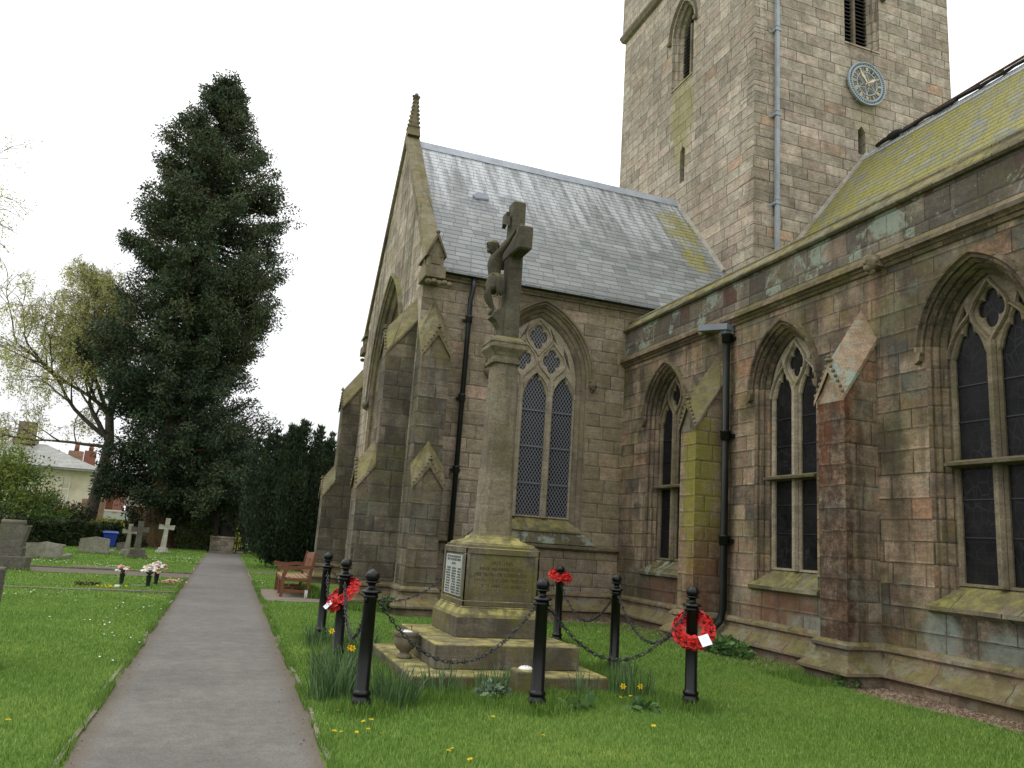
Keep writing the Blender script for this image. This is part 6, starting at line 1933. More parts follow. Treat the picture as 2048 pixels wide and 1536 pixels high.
# ------------------------------------------------------------------ daffodil clumps
def clump(label, cx, cy, rad, n, h0, h1, cat='daffodil clump', mat=None, fl=(), w=.0085, name='daffodil_clump', seed=1, lean=.45):
    t = thing(name, label, cat, (cx, cy, 0), 0, 'clumps of daffodil leaves round the memorial')
    rs = np.random.default_rng(seed)
    a = rs.uniform(0, 6.28, n); r_ = rad * np.sqrt(rs.uniform(0, 1, n))
    x = r_ * np.cos(a); y = r_ * np.sin(a) * 1.0
    V = []; Fq = []; T = []
    segs = 5
    h = rs.uniform(h0 * .6, h1, n); la = a + rs.normal(0, .9, n); ln = rs.uniform(.05, lean, n) * h; aw = rs.uniform(0, 6.28, n); tt = rs.uniform(0, 1, n)
    drp = rs.uniform(0, 1, n) ** 3
    for s in range(segs + 1):
        f = s / segs
        wz = w / 2 * (1 if f < .75 else (1 - f) * 4 * .9 + .1)
        xx = x + np.cos(la) * ln * f ** 1.8; yy_ = y + np.sin(la) * ln * f ** 1.8; zz = h * f - drp * h * .35 * f ** 4
        V.append(np.stack([xx - np.cos(aw) * wz, yy_ - np.sin(aw) * wz, zz], 1)); V.append(np.stack([xx + np.cos(aw) * wz, yy_ + np.sin(aw) * wz, zz], 1))
    V = np.stack(V, 1)
    q = np.array([(2 * s, 2 * s + 1, 2 * s + 3, 2 * s + 2) for s in range(segs)])
    Fq = (np.arange(n)[:, None, None] * (2 * segs + 2) + q[None]).reshape(-1, 4)
    np_mesh('leaves', V.reshape(-1, 3), Fq, mat or m_daff, t, np.repeat(tt, 2 * segs + 2), 4)
    for (fx_, fy_, fz_, kind_) in fl:
        m = MB()
        m.tube([(fx_, fy_, 0), (fx_ + .01, fy_, fz_ * .6), (fx_, fy_, fz_)], .004, 5); m.build('stem', m_stem, t, uv=False)
        m = MB()
        for k_ in range(6):
            b_ = k_ * math.pi / 3; d1 = Vector((-.3, -.75, .35)).normalized(); u1 = d1.cross(Vector((0, 0, 1))).normalized(); v1 = u1.cross(d1)
            dirn = u1 * math.cos(b_) + v1 * math.sin(b_); per = u1 * -math.sin(b_) + v1 * math.cos(b_); c = Vector((fx_, fy_, fz_))
            m.add([tuple(c), tuple(c + dirn * .018 + per * .009 + d1 * .003), tuple(c + dirn * .034), tuple(c + dirn * .018 - per * .009 + d1 * .003)], [(0, 1, 2, 3)])
        d1 = Vector((-.3, -.75, .35)).normalized(); c = Vector((fx_, fy_, fz_))
        m.tube([c, c + d1 * .012, c + d1 * .024], [.008, .010, .014], 8, caps=False)
        m.build('flower', m_yellow if kind_ else m_orangep, t, uv=False)
    return t


clump('dense clump of daffodil leaves left of the front footpath bollard, a yellow flower beside it', 1.12, 7.55, .24, 300, .26, .46, seed=1, fl=[(.16, .3, .40, 1)])
clump('tall daffodil leaves at the foot of the bollard with the tilted wreath', 1.22, 8.55, .24, 260, .24, .42, seed=2, fl=[(-.05, .05, .46, 1), (.12, -.15, .33, 0)])
clump('daffodil leaves right of the front footpath bollard', 1.60, 7.30, .22, 240, .22, .40, seed=3)
clump('daffodil leaves between the farther footpath bollards and the urn', 1.72, 10.2, .24, 230, .22, .40, seed=4)
clump('thin row of daffodil leaves in front of the memorial step near its left corner', 2.15, 7.70, .20, 110, .18, .34, seed=5, lean=.3)
clump('upright daffodil leaves in front of the memorial left of the stone block', 2.62, 7.62, .17, 120, .20, .36, seed=6, lean=.25)
clump('sparse daffodil leaves in front of the right end of the memorial step', 3.62, 7.66, .15, 36, .18, .32, seed=7, lean=.25)
clump('upright rush like daffodil leaves beside the front right chain', 4.22, 7.75, .24, 150, .22, .38, seed=8, lean=.22, fl=[(-.25, -.28, .14, 1), (-.02, -.22, .13, 1)])
clump('daffodil leaves at the far footpath side bollard', 1.30, 10.7, .2, 140, .2, .36, seed=10)
clump('sparse daffodil leaves at the foot of the bare bollard on the church side', 4.62, 8.75, .16, 70, .18, .34, seed=11, lean=.3)

# silvery plant by the block
def leafy(name, label, cat, loc, n, rad, h, lsz, mat, seed, flat=.5, group=None, parts='leaves', stems=0, thingy=None):
    t = thingy or thing(name, label, cat, loc, 0, group)
    rs = np.random.default_rng(seed)
    d = rs.normal(0, 1, (n, 3)); d /= np.linalg.norm(d, axis=1)[:, None]
    r_ = rs.uniform(.35, 1, n) ** .6
    c = d * r_[:, None] * np.array(rad)[None]; c[:, 2] = np.abs(c[:, 2]) if h is None else c[:, 2] + h
    ax = rs.normal(0, 1, (n, 3)) + d * .8; ax[:, 2] *= flat; ax /= np.linalg.norm(ax, axis=1)[:, None]
    bx_ = np.cross(ax, rs.normal(0, 1, (n, 3))); bx_ /= np.linalg.norm(bx_, axis=1)[:, None]
    L_ = (lsz * rs.uniform(.6, 1.3, n))[:, None]
    V = np.stack([c, c + ax * L_ * .5 + bx_ * L_ * .28, c + ax * L_, c + ax * L_ * .5 - bx_ * L_ * .28], 1)
    Fq = np.arange(n * 4).reshape(-1, 4)
    cl = noise_tint(c / np.mean(rad), rs)
    o = np_mesh(parts, V.reshape(-1, 3), Fq, mat, t, np.repeat(cl, 4), 4)
    return t


def noise_tint(c, rs):
    v = .5 + .22 * np.sin(c[:, 0] * 5 + 1.3 * np.sin(c[:, 2] * 4)) + .2 * np.sin(c[:, 1] * 6 + c[:, 2] * 5)
    return np.clip(v + rs.uniform(-.35, .35, len(v)), 0, 1)


leafy('silvery_plant', 'silvery green leafy plant in front of the memorial step', 'plant', (2.60, 7.52, 0), 260, (.17, .12, .16), None, .09, m_silver, 3)
leafy('leafy_weed', 'tall leafy green weed at the foot of the green black drainpipe', 'weed', (7.62, 11.35, 0), 260, (.20, .20, .28), None, .12, m_weed, 4)
leafy('leafy_weed', 'low spreading green weeds between the drainpipe and the wall foot', 'weed', (7.50, 10.75, 0), 700, (.22, .55, .26), None, .11, m_weed, 5)
leafy('leafy_weed', 'climbing stem with round leaves on the mossy buttress', 'weed', (7.42, 11.75, .55), 40, (.10, .06, .22), .0, .10, m_weed, 6)
leafy('leafy_weed', 'small green weed growing from the foot of the rusty buttress', 'weed', (7.48, 8.25, 0), 150, (.16, .16, .20), None, .07, m_weed, 7)
leafy('leafy_weed', 'fresh green weed growing on the plinth of the transept corner', 'weed', (3.05, 15.2, .12), 160, (.16, .1, .22), None, .07, m_weed, 8)
leafy('leafy_weed', 'broad leaved weed in the grass right of the stone block', 'weed', (3.32, 7.15, 0), 60, (.14, .12, .07), None, .12, m_weed, 12)
leafy('leafy_weed', 'broad leaved weed in the grass between block and right bollard', 'weed', (3.95, 7.05, 0), 50, (.12, .1, .07), None, .11, m_weed, 13)

# ------------------------------------------------------------------ dandelions and daisies
def dandelion():
    t = thing('dandelion', 'yellow dandelion flower in the lawn', 'dandelion', (0, 0, 0), 0, 'yellow dandelions in the lawn')
    m = MB()
    for r_, z, n in ((.017, .0, 14), (.011, .003, 10), (.005, .005, 6)):
        for k in range(n):
            a_ = 2 * math.pi * k / n + z * 200; m.add([(.002 * math.cos(a_ + .5), .002 * math.sin(a_ + .5), .036 + z), (r_ * math.cos(a_ - .18), r_ * math.sin(a_ - .18), .042 + z), (r_ * math.cos(a_ + .18), r_ * math.sin(a_ + .18), .042 + z)], [(0, 1, 2)])
    m.build('flower', m_yellow, t, uv=False)
    m = MB(); m.tube([(0, 0, -.01), (0, 0, .037)], .002, 4); m.build('stem', m_stem, t, uv=False)
    return t


d0 = dandelion()
# footpoints measured in the photograph, then spread a few far ones
spots = [(1.06, 6.9), (1.22, 6.55), (1.26, 6.5), (1.10, 6.18), (1.19, 6.22), (1.27, 6.16), (1.0, 6.22), (.93, 6.2), (1.72, 5.75), (1.64, 5.62), (1.75, 5.4), (2.5, 6.0), (1.25, 8.1), (1.32, 8.3), (1.55, 8.0), (.98, 7.7), (1.6, 9.1),
         (4.9, 11.2), (3.9, 7.4), (4.05, 7.45), (3.3, 7.2), (-1.25, 6.6), (-1.6, 14.6), (-1.2, 13.2), (-1.4, 12.0), (-1.1, 13.9), (1.1, 12.5), (1.15, 13.0), (-.9, 17.9), (-1.2, 17.2), (1.3, 14.9), (-1.0, 20.0), (-.9, 35.5), (-1.1, 34.8), (-.85, 33.2), (-1.2, 36.3), (-1.5, 29), (-3, 19.8), (2.3, 6.6), (3.6, 6.2), (.99, 8.9), (1.05, 9.3)]
pairs = {}
for c_ in COL.objects:
    if c_.parent: pairs.setdefault(c_.parent.name, []).append(c_)
for i, (x, y) in enumerate(spots):
    o = d0 if i == 0 else copy_tree(d0, None, pairs)
    o.location = (x, y, random.uniform(-.005, .02)); s_ = random.uniform(.75, 1.15) * (1 if y < 20 else 1.6); o.scale = (s_, s_, s_); o.rotation_euler = (R(random.uniform(-25, 10)), R(random.uniform(-15, 15)), random.random() * 6)
# daisies: countless specks
cs = [(-1.4, 12.5, .3, 10), (-1.15, 14.5, .35, 14), (-1.0, 11.0, .2, 6), (-1.7, 16, .5, 12), (-3.0, 16.3, .4, 12), (-3.2, 25.5, .6, 30), (-1.6, 30.5, .7, 40), (-1.3, 33, .6, 30), (-5.0, 26.8, .5, 40), (-2.6, 31.3, .4, 14), (-3.4, 21.2, .6, 14), (-.95, 9.4, .12, 4), (1.3, 17.5, .3, 5), (1.15, 22, .4, 16), (2.0, 17.4, .3, 5), (-.4, 29, .0, 0)]
dx = []; dy = []
for x, y, s_, n in cs: dx.append(rng.normal(x, s_, n)); dy.append(rng.normal(y, s_ * 1.2, n))
dx = np.concatenate(dx); dy = np.concatenate(dy); k = inlawn(dx, dy); dx, dy = dx[k], dy[k]; n = len(dx)
r_ = rng.uniform(.011, .017, n) * np.where(dy > 24, 1.7, 1)
V = np.zeros((n, 6, 3))
for i in range(6): V[:, i, 0] = dx + r_ * math.cos(i * math.pi / 3); V[:, i, 1] = dy + r_ * math.sin(i * math.pi / 3); V[:, i, 2] = .045 + rng.uniform(0, .01, n)
o = np_mesh('daisies', V.reshape(-1, 3), np.arange(n * 6).reshape(-1, 6), m_daisy, None, None, 6)
tag(o, kind='stuff', label='small white daisies scattered in the lawn')
# fallen leaf litter on the path edge
n = 260
lx = np.where(rng.uniform(0, 1, n) < .6, PR - np.abs(rng.normal(.06, .07, n)), PL + np.abs(rng.normal(.05, .06, n))); ly = rng.uniform(4.6, 12, n)
a = rng.uniform(0, 6.28, n); s_ = rng.uniform(.004, .012, n)
V = np.zeros((n, 4, 3))
for i, (u_, v_) in enumerate(((-1, -.5), (1, -.5), (1, .5), (-1, .5))):
    V[:, i, 0] = lx + s_ * (u_ * np.cos(a) - v_ * np.sin(a)); V[:, i, 1] = ly + s_ * (u_ * np.sin(a) + v_ * np.cos(a)); V[:, i, 2] = .010 + .004 * u_ * rng.uniform(-1, 1, n)
tag(np_mesh('leaf_litter', V.reshape(-1, 3), np.arange(n * 4).reshape(-1, 4), m_gravel, None, np.repeat(rng.uniform(.3, 1, n), 4), 4), kind='stuff', label='dry bud scales littered along the edges of the footpath')
# ------------------------------------------------------------------ foliage engine
def leaf_cloud(C, n_per, spread, L_, wr, mat, name, parent, seed, droop=.5, tint=None, out=None, tj=.25):
    """C: clump centres (n,3); spread (n,) or scalar; elongated leaf sprays around each"""
    rs = np.random.default_rng(seed)
    n = len(C) * n_per
    ci = np.repeat(np.arange(len(C)), n_per)
    sp = (np.zeros(len(C)) + spread)[ci][:, None]
    off = rs.normal(0, 1, (n, 3)); off /= np.linalg.norm(off, axis=1)[:, None]; off *= rs.uniform(0, 1, (n, 1)) ** .45
    c = C[ci] + off * sp * np.array([1, 1, .75])
    ax = off * .9 + rs.normal(0, .6, (n, 3))
    if out is not None: ax += out[ci] * .9
    ax[:, 2] -= droop
    ax /= np.linalg.norm(ax, axis=1)[:, None]
    b = np.cross(ax, rs.normal(0, 1, (n, 3))); b /= np.linalg.norm(b, axis=1)[:, None]
    l = (L_ * rs.uniform(.6, 1.35, n))[:, None]; w = l * wr
    V = np.stack([c - b * w * .25, c + ax * l * .45 - b * w * .5 * -1, c + ax * l, c + ax * l * .45 - b * w * .5], 1)
    t0 = (rs.uniform(.2, .8, len(C)) if tint is None else tint)[ci] + rs.uniform(-tj, tj, n)
    return np_mesh(name, V.reshape(-1, 3), np.arange(n * 4).reshape(-1, 4), mat, parent, np.repeat(np.clip(t0, 0, 1), 4), 4)


# ------------------------------------------------------------------ giant sequoia
SQ = (-3.15, 43.6)
sq = thing('sequoia_tree', 'giant dark evergreen with fluted flaring trunk at the end of the churchyard', 'tree', (SQ[0], SQ[1], 0))
tr = MB()
rings = []
for z, r_ in ((-.2, 1.15), (.0, 1.02), (.3, .84), (.8, .70), (1.6, .60), (3, .53), (6, .45), (10, .36), (15, .26), (20, .15), (24, .06), (25.2, .02)):
    rings.append([((r_ + r_ * .10 * math.cos(7 * a_ + z) + r_ * .07 * math.cos(11 * a_)) * math.cos(a_), (r_ + r_ * .10 * math.cos(7 * a_ + z)) * math.sin(a_), z) for a_ in [2 * math.pi * i / 36 for i in range(36)]])
tr.loft(rings, 0, True, True, True); tr.build('trunk', m_seqbark, sq)
# silhouette: z -> (left reach, right reach) in metres, from the photograph
SP = [(1.6, .9, .5), (2.4, 1.9, 2.6), (3.2, 2.6, 3.2), (4.2, 3.2, 4.0), (5.3, 3.3, 4.6), (6.5, 3.2, 4.7), (7.5, 3.4, 4.1), (8.6, 3.9, 3.2), (9.6, 4.5, 3.2), (10.7, 4.6, 3.6), (11.8, 3.6, 4.0), (12.8, 3.4, 4.4), (13.8, 3.6, 4.5), (14.8, 3.5, 4.6), (15.8, 3.5, 4.5), (16.8, 3.4, 4.2), (17.8, 2.6, 4.0), (18.8, 2.3, 3.3), (19.8, 2.4, 3.0), (20.8, 2.5, 2.5), (21.8, 2.2, 2.1), (22.8, 1.4, 1.7), (23.8, 1.0, 1.2), (24.8, .6, .7), (25.4, .25, .3)]


def reach(z, az):
    for (z0, l0, r0_), (z1, l1, r1_) in zip(SP[:-1], SP[1:]):
        if z <= z1:
            f = max(0, (z - z0) / (z1 - z0)); l = l0 + (l1 - l0) * f; r_ = r0_ + (r1_ - r0_) * f; break
    else: l, r_ = .3, .3
    c = math.cos(az)
    k = (1 + c) / 2
    return l * (1 - k) + r_ * k


rs = random.Random(21)
C = []; O = []; SPD = []; T = []
lm = MB()
z = 1.7
while z < 25.2:
    nb = 10 if z < 20 else 9
    for k in range(nb):
        az = rs.random() * 2 * math.pi; zz = z + rs.uniform(-.35, .35)
        Rr_ = reach(zz, az) * rs.choice((1.0, 1.0, .95, .9, .7)) * rs.uniform(.94, 1.06) * (1.10 if zz > 17 else .97)
        if zz < 2.4 and (math.cos(az) < .2): continue
        r_in = .4
        tipz = zz
        hub = Vector((0, 0, min(24.6, zz + .10 * Rr_)))
        # boughs sweep down then lift at the tip
        pts = []
        for i in range(7):
            f = i / 6; rad = Rr_ * f
            dz = -.30 * Rr_ * math.sin(f * math.pi * .75) * (1 if zz < 16 else .4) + (.22 * Rr_ * f * f) + (.35 * f if zz > 18 else 0)
            pts.append(Vector((rad * math.cos(az + .12 * math.sin(f * 3 + k)), rad * math.sin(az + .12 * math.sin(f * 3 + k)), zz + dz + .15)))
        lm.tube(pts, [.085 * (1 - .75 * i / 6) * (.5 + Rr_ / 6) for i in range(7)], 5)
        nf = max(3, int(Rr_ * 2.3))
        for i in range(nf):
            f = 1 - .74 * ((i + rs.random()) / nf) ** 1.25
            j = min(5, int(f * 6)); p = pts[j].lerp(pts[j + 1], f * 6 - j)
            q = p + Vector((rs.gauss(0, .18), rs.gauss(0, .18), rs.uniform(-.28, .12)))
            if rs.random() < .10: continue
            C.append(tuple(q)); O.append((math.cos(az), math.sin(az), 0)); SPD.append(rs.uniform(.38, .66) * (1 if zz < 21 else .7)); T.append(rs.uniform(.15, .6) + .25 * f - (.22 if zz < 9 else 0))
    z += .42 if z < 22 else .3
# named boughs that stick out: left limb at 9.5-10.5 m, right hump, low right skirt
for (az, zz, r_, n) in ((math.pi * .98, 9.8, 4.9, 14), (math.pi * 1.02, 10.6, 4.6, 10), (math.pi, 15.7, 3.9, 10), (math.pi * .97, 20.4, 2.8, 8), (.05, 19.0, 3.3, 6), (.1, 13.2, 3.9, 10), (-.1, 14.6, 3.9, 10), (0, 12.0, 3.6, 9), (.1, 16.2, 3.7, 8), (-.1, 5.4, 4.7, 14), (.1, 4.0, 4.4, 12), (math.pi, 2.9, 2.9, 9), (0.0, 2.3, 3.7, 14), (.3, 2.2, 2.4, 8), (-.25, 2.0, 3.2, 12), (-.4, 2.9, 4.2, 14), (-.6, 2.2, 3.9, 14), (-.5, 3.6, 4.4, 12), (-.7, 2.9, 4.9, 16), (-.85, 3.8, 4.9, 14), (-.6, 4.6, 4.9, 14), (-.95, 2.6, 4.3, 12), (-.45, 2.6, 5.0, 12)):
    for k in range(n * 2):
        f = rs.uniform(.6, 1.04)
        C.append((r_ * f * math.cos(az + rs.gauss(0, .08)), r_ * f * math.sin(az + rs.gauss(0, .08)), zz + rs.gauss(0, .28) - .2 * f)); O.append((math.cos(az), 0, 0)); SPD.append(rs.uniform(.3, .5)); T.append(rs.uniform(.2, .8))
lm.build('boughs', m_seqbark, sq, uv=False)
print('sequoia clumps', len(C))
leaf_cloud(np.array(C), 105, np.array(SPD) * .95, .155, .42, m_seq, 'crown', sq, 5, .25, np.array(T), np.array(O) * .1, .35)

# ------------------------------------------------------------------ yews
def yew(loc, rx, ry, h, label, seed, lift=.5, ncol=46, trunk=True):
    t = thing('yew_tree', label, 'tree', loc, 0)
    rs = random.Random(seed)
    C = []; SPD = []; O = []; T = []
    for k in range(ncol):
        a_ = 2 * math.pi * k / ncol * 2.4 + rs.random(); rr_ = rs.choice((1, .95, .85, .6, .3)) * rs.uniform(.9, 1.05)
        x = rx * rr_ * math.cos(a_); y = ry * rr_ * math.sin(a_)
        top = h * (.99 - .20 * rr_ ** 2) * rs.uniform(.93, 1.03)
        zb = lift + .25 * (rr_) * rs.random()
        z = zb
        while z < top:
            f = (z - zb) / (top - zb)
            sw = 1 - .55 * max(0, 1 - z / (h * .38)) ** 1.4      # narrower at the foot
            C.append((x * sw, y * sw, z)); SPD.append(.36 * (1 - .72 * max(0, f - .55) / .45)); O.append((x / rx * .8, y / ry * .8, 1.6)); T.append(rs.uniform(.2, .7) + .2 * f)
            z += .20
    leaf_cloud(np.array(C), 80, np.array(SPD), .13, .30, m_yew, 'crown', t, seed, -.8, np.array(T), np.array(O) * .6)
    m = MB()
    for k in range(7):
        a_ = k * .9; m.tube([(.16 * math.cos(a_), .16 * math.sin(a_), -.1), (.2 * math.cos(a_), .2 * math.sin(a_), .6), (rx * .5 * math.cos(a_), ry * .5 * math.sin(a_), h * .5)], [.17, .13, .06], 8)
    m.build('trunk', m_yewbark, t, uv=False)
    return t


yew((2.35, 29.6, 0), 1.75, 1.75, 5.35, 'dark columnar yew tree beside the footpath behind the bench', 31, .25, 60)
yew((1.95, 38.0, 0), 1.3, 1.2, 4.2, 'farther dark yew between the gate and the nearer yew', 32, .3, 26)

# ------------------------------------------------------------------ birch with hanging twigs
def grow(base, pts_r, name_, parent):
    pass


m_twig = plain('pale_birch_twig', (0.20, 0.175, 0.12), 0.9, 0.1, 0, 0.4, 3, objspace=False)
bi = thing('birch_tree', 'leaning pale birch with drooping twigs and fresh yellow green leaves', 'tree', (-6.7, 46, 0))
bt = MB(); rs = random.Random(77)
TW = []     # twig polylines
def limb(p, d, L_, r_, depth):
    pts = [Vector(p)]; d = Vector(d).normalized(); n = 8
    for i in range(n):
        d = (d + Vector((rs.gauss(0, .13), rs.gauss(0, .10), rs.gauss(0, .10) - (.05 if depth > 1 else -.02)))).normalized()
        pts.append(pts[-1] + d * L_ / n)
    bt.tube(pts, [max(.008, r_ * (1 - .8 * i / n)) for i in range(n + 1)], 6 if depth < 2 else 4)
    if depth < 3:
        m_ = (6, 6, 5)[depth]
        for k in range(m_):
            f = .3 + .7 * (k + rs.random()) / m_; j = min(n - 1, int(f * n)); q = pts[j].lerp(pts[j + 1], f * n - j)
            a_ = rs.random() * 6.28
            nd = (pts[j + 1] - pts[j]).normalized() + Vector((math.cos(a_) * .9, math.sin(a_) * .6, rs.uniform(-.25, .6 if depth == 0 else .3)))
            limb(q, nd, L_ * rs.uniform(.38, .6), r_ * .42, depth + 1)
    if depth >= 2:
        for k in range(5):
            q = pts[rs.randint(2, n)]; TW.append((tuple(q), rs.uniform(.5, 1.3)))


trunk_pts = [Vector((0, 0, -1)), Vector((.05, 0, 1.5)), Vector((.25, 0, 3.5)), Vector((.35, 0, 5.3)), Vector((.15, 0, 6.6)), Vector((.30, .1, 8.2)), Vector((-.1, .2, 10.2)), Vector((-.7, 0, 12.3))]
bt.tube(trunk_pts, [.36, .31, .27, .24, .21, .15, .10, .04], 12)
for (p, d, L_, r_) in ((trunk_pts[3], (-1, -.2, .9), 4.2, .15), (trunk_pts[3] + Vector((0, 0, -.4)), (-1, .1, .15), 4.6, .10), (trunk_pts[4], (-.9, .3, 1.1), 4.6, .13), (trunk_pts[5], (-.9, -.3, 1.0), 4.0, .10), (trunk_pts[5], (-.2, .2, 1.3), 4.2, .09),
                       (trunk_pts[6], (-.7, .1, 1), 3.0, .07), (trunk_pts[6], (.3, -.2, 1.1), 2.8, .06), (trunk_pts[4], (.5, .4, 1), 2.8, .07), (trunk_pts[4], (-.8, -.4, .5), 4.2, .1), (trunk_pts[7], (-.6, 0, .7), 2.2, .04), (trunk_pts[3], (-1, 0, .75), 6.2, .13), (trunk_pts[4], (-1, .2, .9), 6.0, .12)):
    limb(p, d, L_, r_, 0)
bt.build('trunk', m_barkd, bi, uv=False)
# hanging twigs as thin strips with small leaves
V = []; Fq = []; LC = []
rn = np.random.default_rng(8)
tw = np.array([t_[0] for t_ in TW]); tl = np.array([t_[1] for t_ in TW])
print('birch twigs', len(tw))
kk = rn.uniform(0, 1, len(tw)) < .34; tw = tw[kk]; tl = tl[kk]
n = len(tw); ang = rn.uniform(0, 6.28, n); sway = rn.uniform(.1, .55, n)
P0 = tw; P1 = tw + np.stack([np.cos(ang) * sway * .7, np.sin(ang) * sway * .7, -tl * .35], 1); P2 = tw + np.stack([np.cos(ang) * sway, np.sin(ang) * sway, -tl], 1)
w_ = .005
V = np.stack([P0 - [w_, 0, 0], P0 + [w_, 0, 0], P1 + [w_ * .8, 0, 0], P1 - [w_ * .8, 0, 0], P2 + [w_ * .5, 0, 0], P2 - [w_ * .5, 0, 0]], 1)
q = np.array([(0, 1, 2, 3), (3, 2, 4, 5)])
np_mesh('twigs', V.reshape(-1, 3), (np.arange(n)[:, None, None] * 6 + q[None]).reshape(-1, 4), m_twig, bi, None, 4)
m_ = 12
f = rn.uniform(0, 1, (n, m_))[:, :, None]
LC = np.where(f < .4, P0[:, None] + (P1 - P0)[:, None] * (f / .4), P1[:, None] + (P2 - P1)[:, None] * ((f - .4) / .6)).reshape(-1, 3)
leaf_cloud(LC, 1, .10, .10, .6, m_birch, 'leaves', bi, 9, .5, rn.uniform(.1, .9, len(LC)))

# twigs of a nearer tree reaching in at the left edge
nb_ = thing('roadside_tree', 'bare branched young tree with unfolding leaves reaching in at the left edge', 'tree', (-12.1, 27.0, 0))
bt = MB(); TW = []
bt.tube([(0, 0, -.2), (.1, 0, 3), (.2, .1, 6), (.1, .1, 9), (.3, 0, 12.5)], [.22, .19, .15, .1, .03], 8)
for zz, L_ in ((5.2, 3.0), (6.6, 3.3), (8.0, 3.6), (9.2, 3.6), (10.3, 3.0), (11, 2.4)):
    for k in range(2): limb(Vector((.15, 0, zz)), (1, rs.uniform(-.6, .6), .5), L_, .06, 1)
bt.build('trunk', m_barkd, nb_, uv=False)
LC = []
for (p, l) in TW:
    for k in range(3): LC.append((p[0] + rs.gauss(0, .15), p[1] + rs.gauss(0, .15), p[2] + rs.uniform(-.1, .3)))
leaf_cloud(np.array(LC), 1, .05, .07, .6, m_birch, 'leaves', nb_, 19, -.2, np.array([rs.random() for _ in LC]))


# ------------------------------------------------------------------ shrubs and hedges
def shrub(label, loc, rad, n, lsz, mat, seed, name='shrub', cat='shrub', stems=8, group=None, nper=60, lumpy=.35):
    t = thing(name, label, cat, loc, 0, group)
    rs = random.Random(seed); C = []; S_ = []
    for k in range(n):
        a_ = rs.random() * 6.28; u = rs.uniform(-.2, 1); w = math.sqrt(max(0, 1 - max(0, u) ** 2))
        f = rs.uniform(.55, 1.0)
        C.append((rad[0] * w * f * math.cos(a_), rad[1] * w * f * math.sin(a_), rad[2] * (.12 + .88 * max(0, u) * f) if u > 0 else rad[2] * rs.uniform(.1, .4))); S_.append(rs.uniform(.7, 1.3) * min(rad) * lumpy)
    leaf_cloud(np.array(C), nper, np.array(S_), lsz, .5, mat, 'leaves', t, seed, -.1)
    m = MB()
    for k in range(stems):
        a_ = rs.random() * 6.28; m.tube([(.1 * math.cos(a_), .1 * math.sin(a_), -.3), (rad[0] * .3 * math.cos(a_), rad[1] * .3 * math.sin(a_), rad[2] * .5), (rad[0] * .6 * math.cos(a_), rad[1] * .6 * math.sin(a_), rad[2] * .9)], [.05, .035, .01], 5)
    m.build('stems', m_stem, t, uv=False)
    return t


def hedge(label, x0, y0_, x1, y1_, th, h, mat, lsz, seed, n=160000 // 10, name='hedge', zb=0.0, wav=.05):
    cx_, cy_ = (x0 + x1) / 2, (y0_ + y1_) / 2
    t = thing(name, label, 'hedge', (cx_, cy_, zb), math.atan2(y1_ - y0_, x1 - x0))
    Ln = math.hypot(x1 - x0, y1_ - y0_); rs = np.random.default_rng(seed)
    # points on the box surface
    u = rs.uniform(-Ln / 2, Ln / 2, n); side = rs.uniform(0, 1, n)
    v = np.where(side < .62, -th / 2 + np.abs(rs.normal(0, .05, n)), np.where(side < .72, th / 2, rs.uniform(-th / 2, th / 2, n))); z = np.where(side < .72, rs.uniform(.02, h, n), h - np.abs(rs.normal(0, .05, n)))
    z = z + wav * np.sin(u * 2.1) * (z / h) + wav * .6 * np.sin(u * 5.3 + 1); v = v + wav * np.sin(u * 3.1 + z * 4)
    C = np.stack([u, v, z], 1)
    leaf_cloud(C, 1, .03, lsz, .6, mat, 'leaves', t, seed, -.2, rs.uniform(.15, .85, n))
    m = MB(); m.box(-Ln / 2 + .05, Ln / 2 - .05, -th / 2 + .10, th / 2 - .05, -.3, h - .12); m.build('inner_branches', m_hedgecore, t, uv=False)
    return t


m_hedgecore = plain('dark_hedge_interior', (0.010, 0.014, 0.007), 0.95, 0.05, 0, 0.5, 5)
hedge('dark clipped hedge behind the gravestones at the left', -12.0, 30.5, -5.0, 41.2, 1.1, 1.02, m_hedge, .11, 41, 26000, zb=0)
hedge('ivy green hedge behind the iron railing right of the big trunk', -2.2, 43.8, .5, 43.4, .7, 1.36, m_hedgel, .13, 42, 9000)
shrub('rounded dark bush with golden top between the bin and the big trunk', (-4.35, 41.5, 0), (.85, .6, .85), 70, .12, m_hedge, 51, nper=60)
shrub('golden topped clipped shrub at the end of the dark hedge', (-5.35, 42.0, 0), (1.0, .7, 1.25), 70, .12, m_gold_leaf, 52, nper=50)
shrub('bright golden bush behind the lychgate hedge', (-.55, 47.5, -.6), (1.3, 1.0, 3.1), 90, .16, m_gold_leaf, 53, nper=50)
shrub('large fresh green shrub in front of the cream house', (-10.1, 43, 0), (2.5, 1.8, 4.2), 220, .16, m_shrub, 54, nper=70)
shrub('arching forsythia like shrub at the far left', (-14.2, 42, 0), (2.4, 1.6, 3.0), 160, .16, m_shrub, 55, nper=70)
shrub('yellow green shrub between the green shrub and the birch', (-8.1, 42.5, 0), (1.3, 1.2, 2.3), 90, .14, m_shrub, 56, nper=60)
shrub('dark evergreen bush at the foot of the birch', (-7.1, 44.3, 0), (1.2, 1.0, 2.0), 80, .13, m_hedge, 57, nper=60)
shrub('low blue green bushes along the hedge top at the left', (-9.6, 37.8, .0), (2.6, .8, 1.45), 130, .12, m_hedge, 58, nper=60)
shrub('pale flowering bush half hiding the white van', (-6.0, 46.5, -.3), (.8, .6, 1.55), 50, .12, m_silver, 59, nper=35)
shrub('dark holly like bush right of the white van', (-4.75, 47.0, -.3), (.75, .8, 2.2), 60, .13, m_hedge, 60, nper=60)
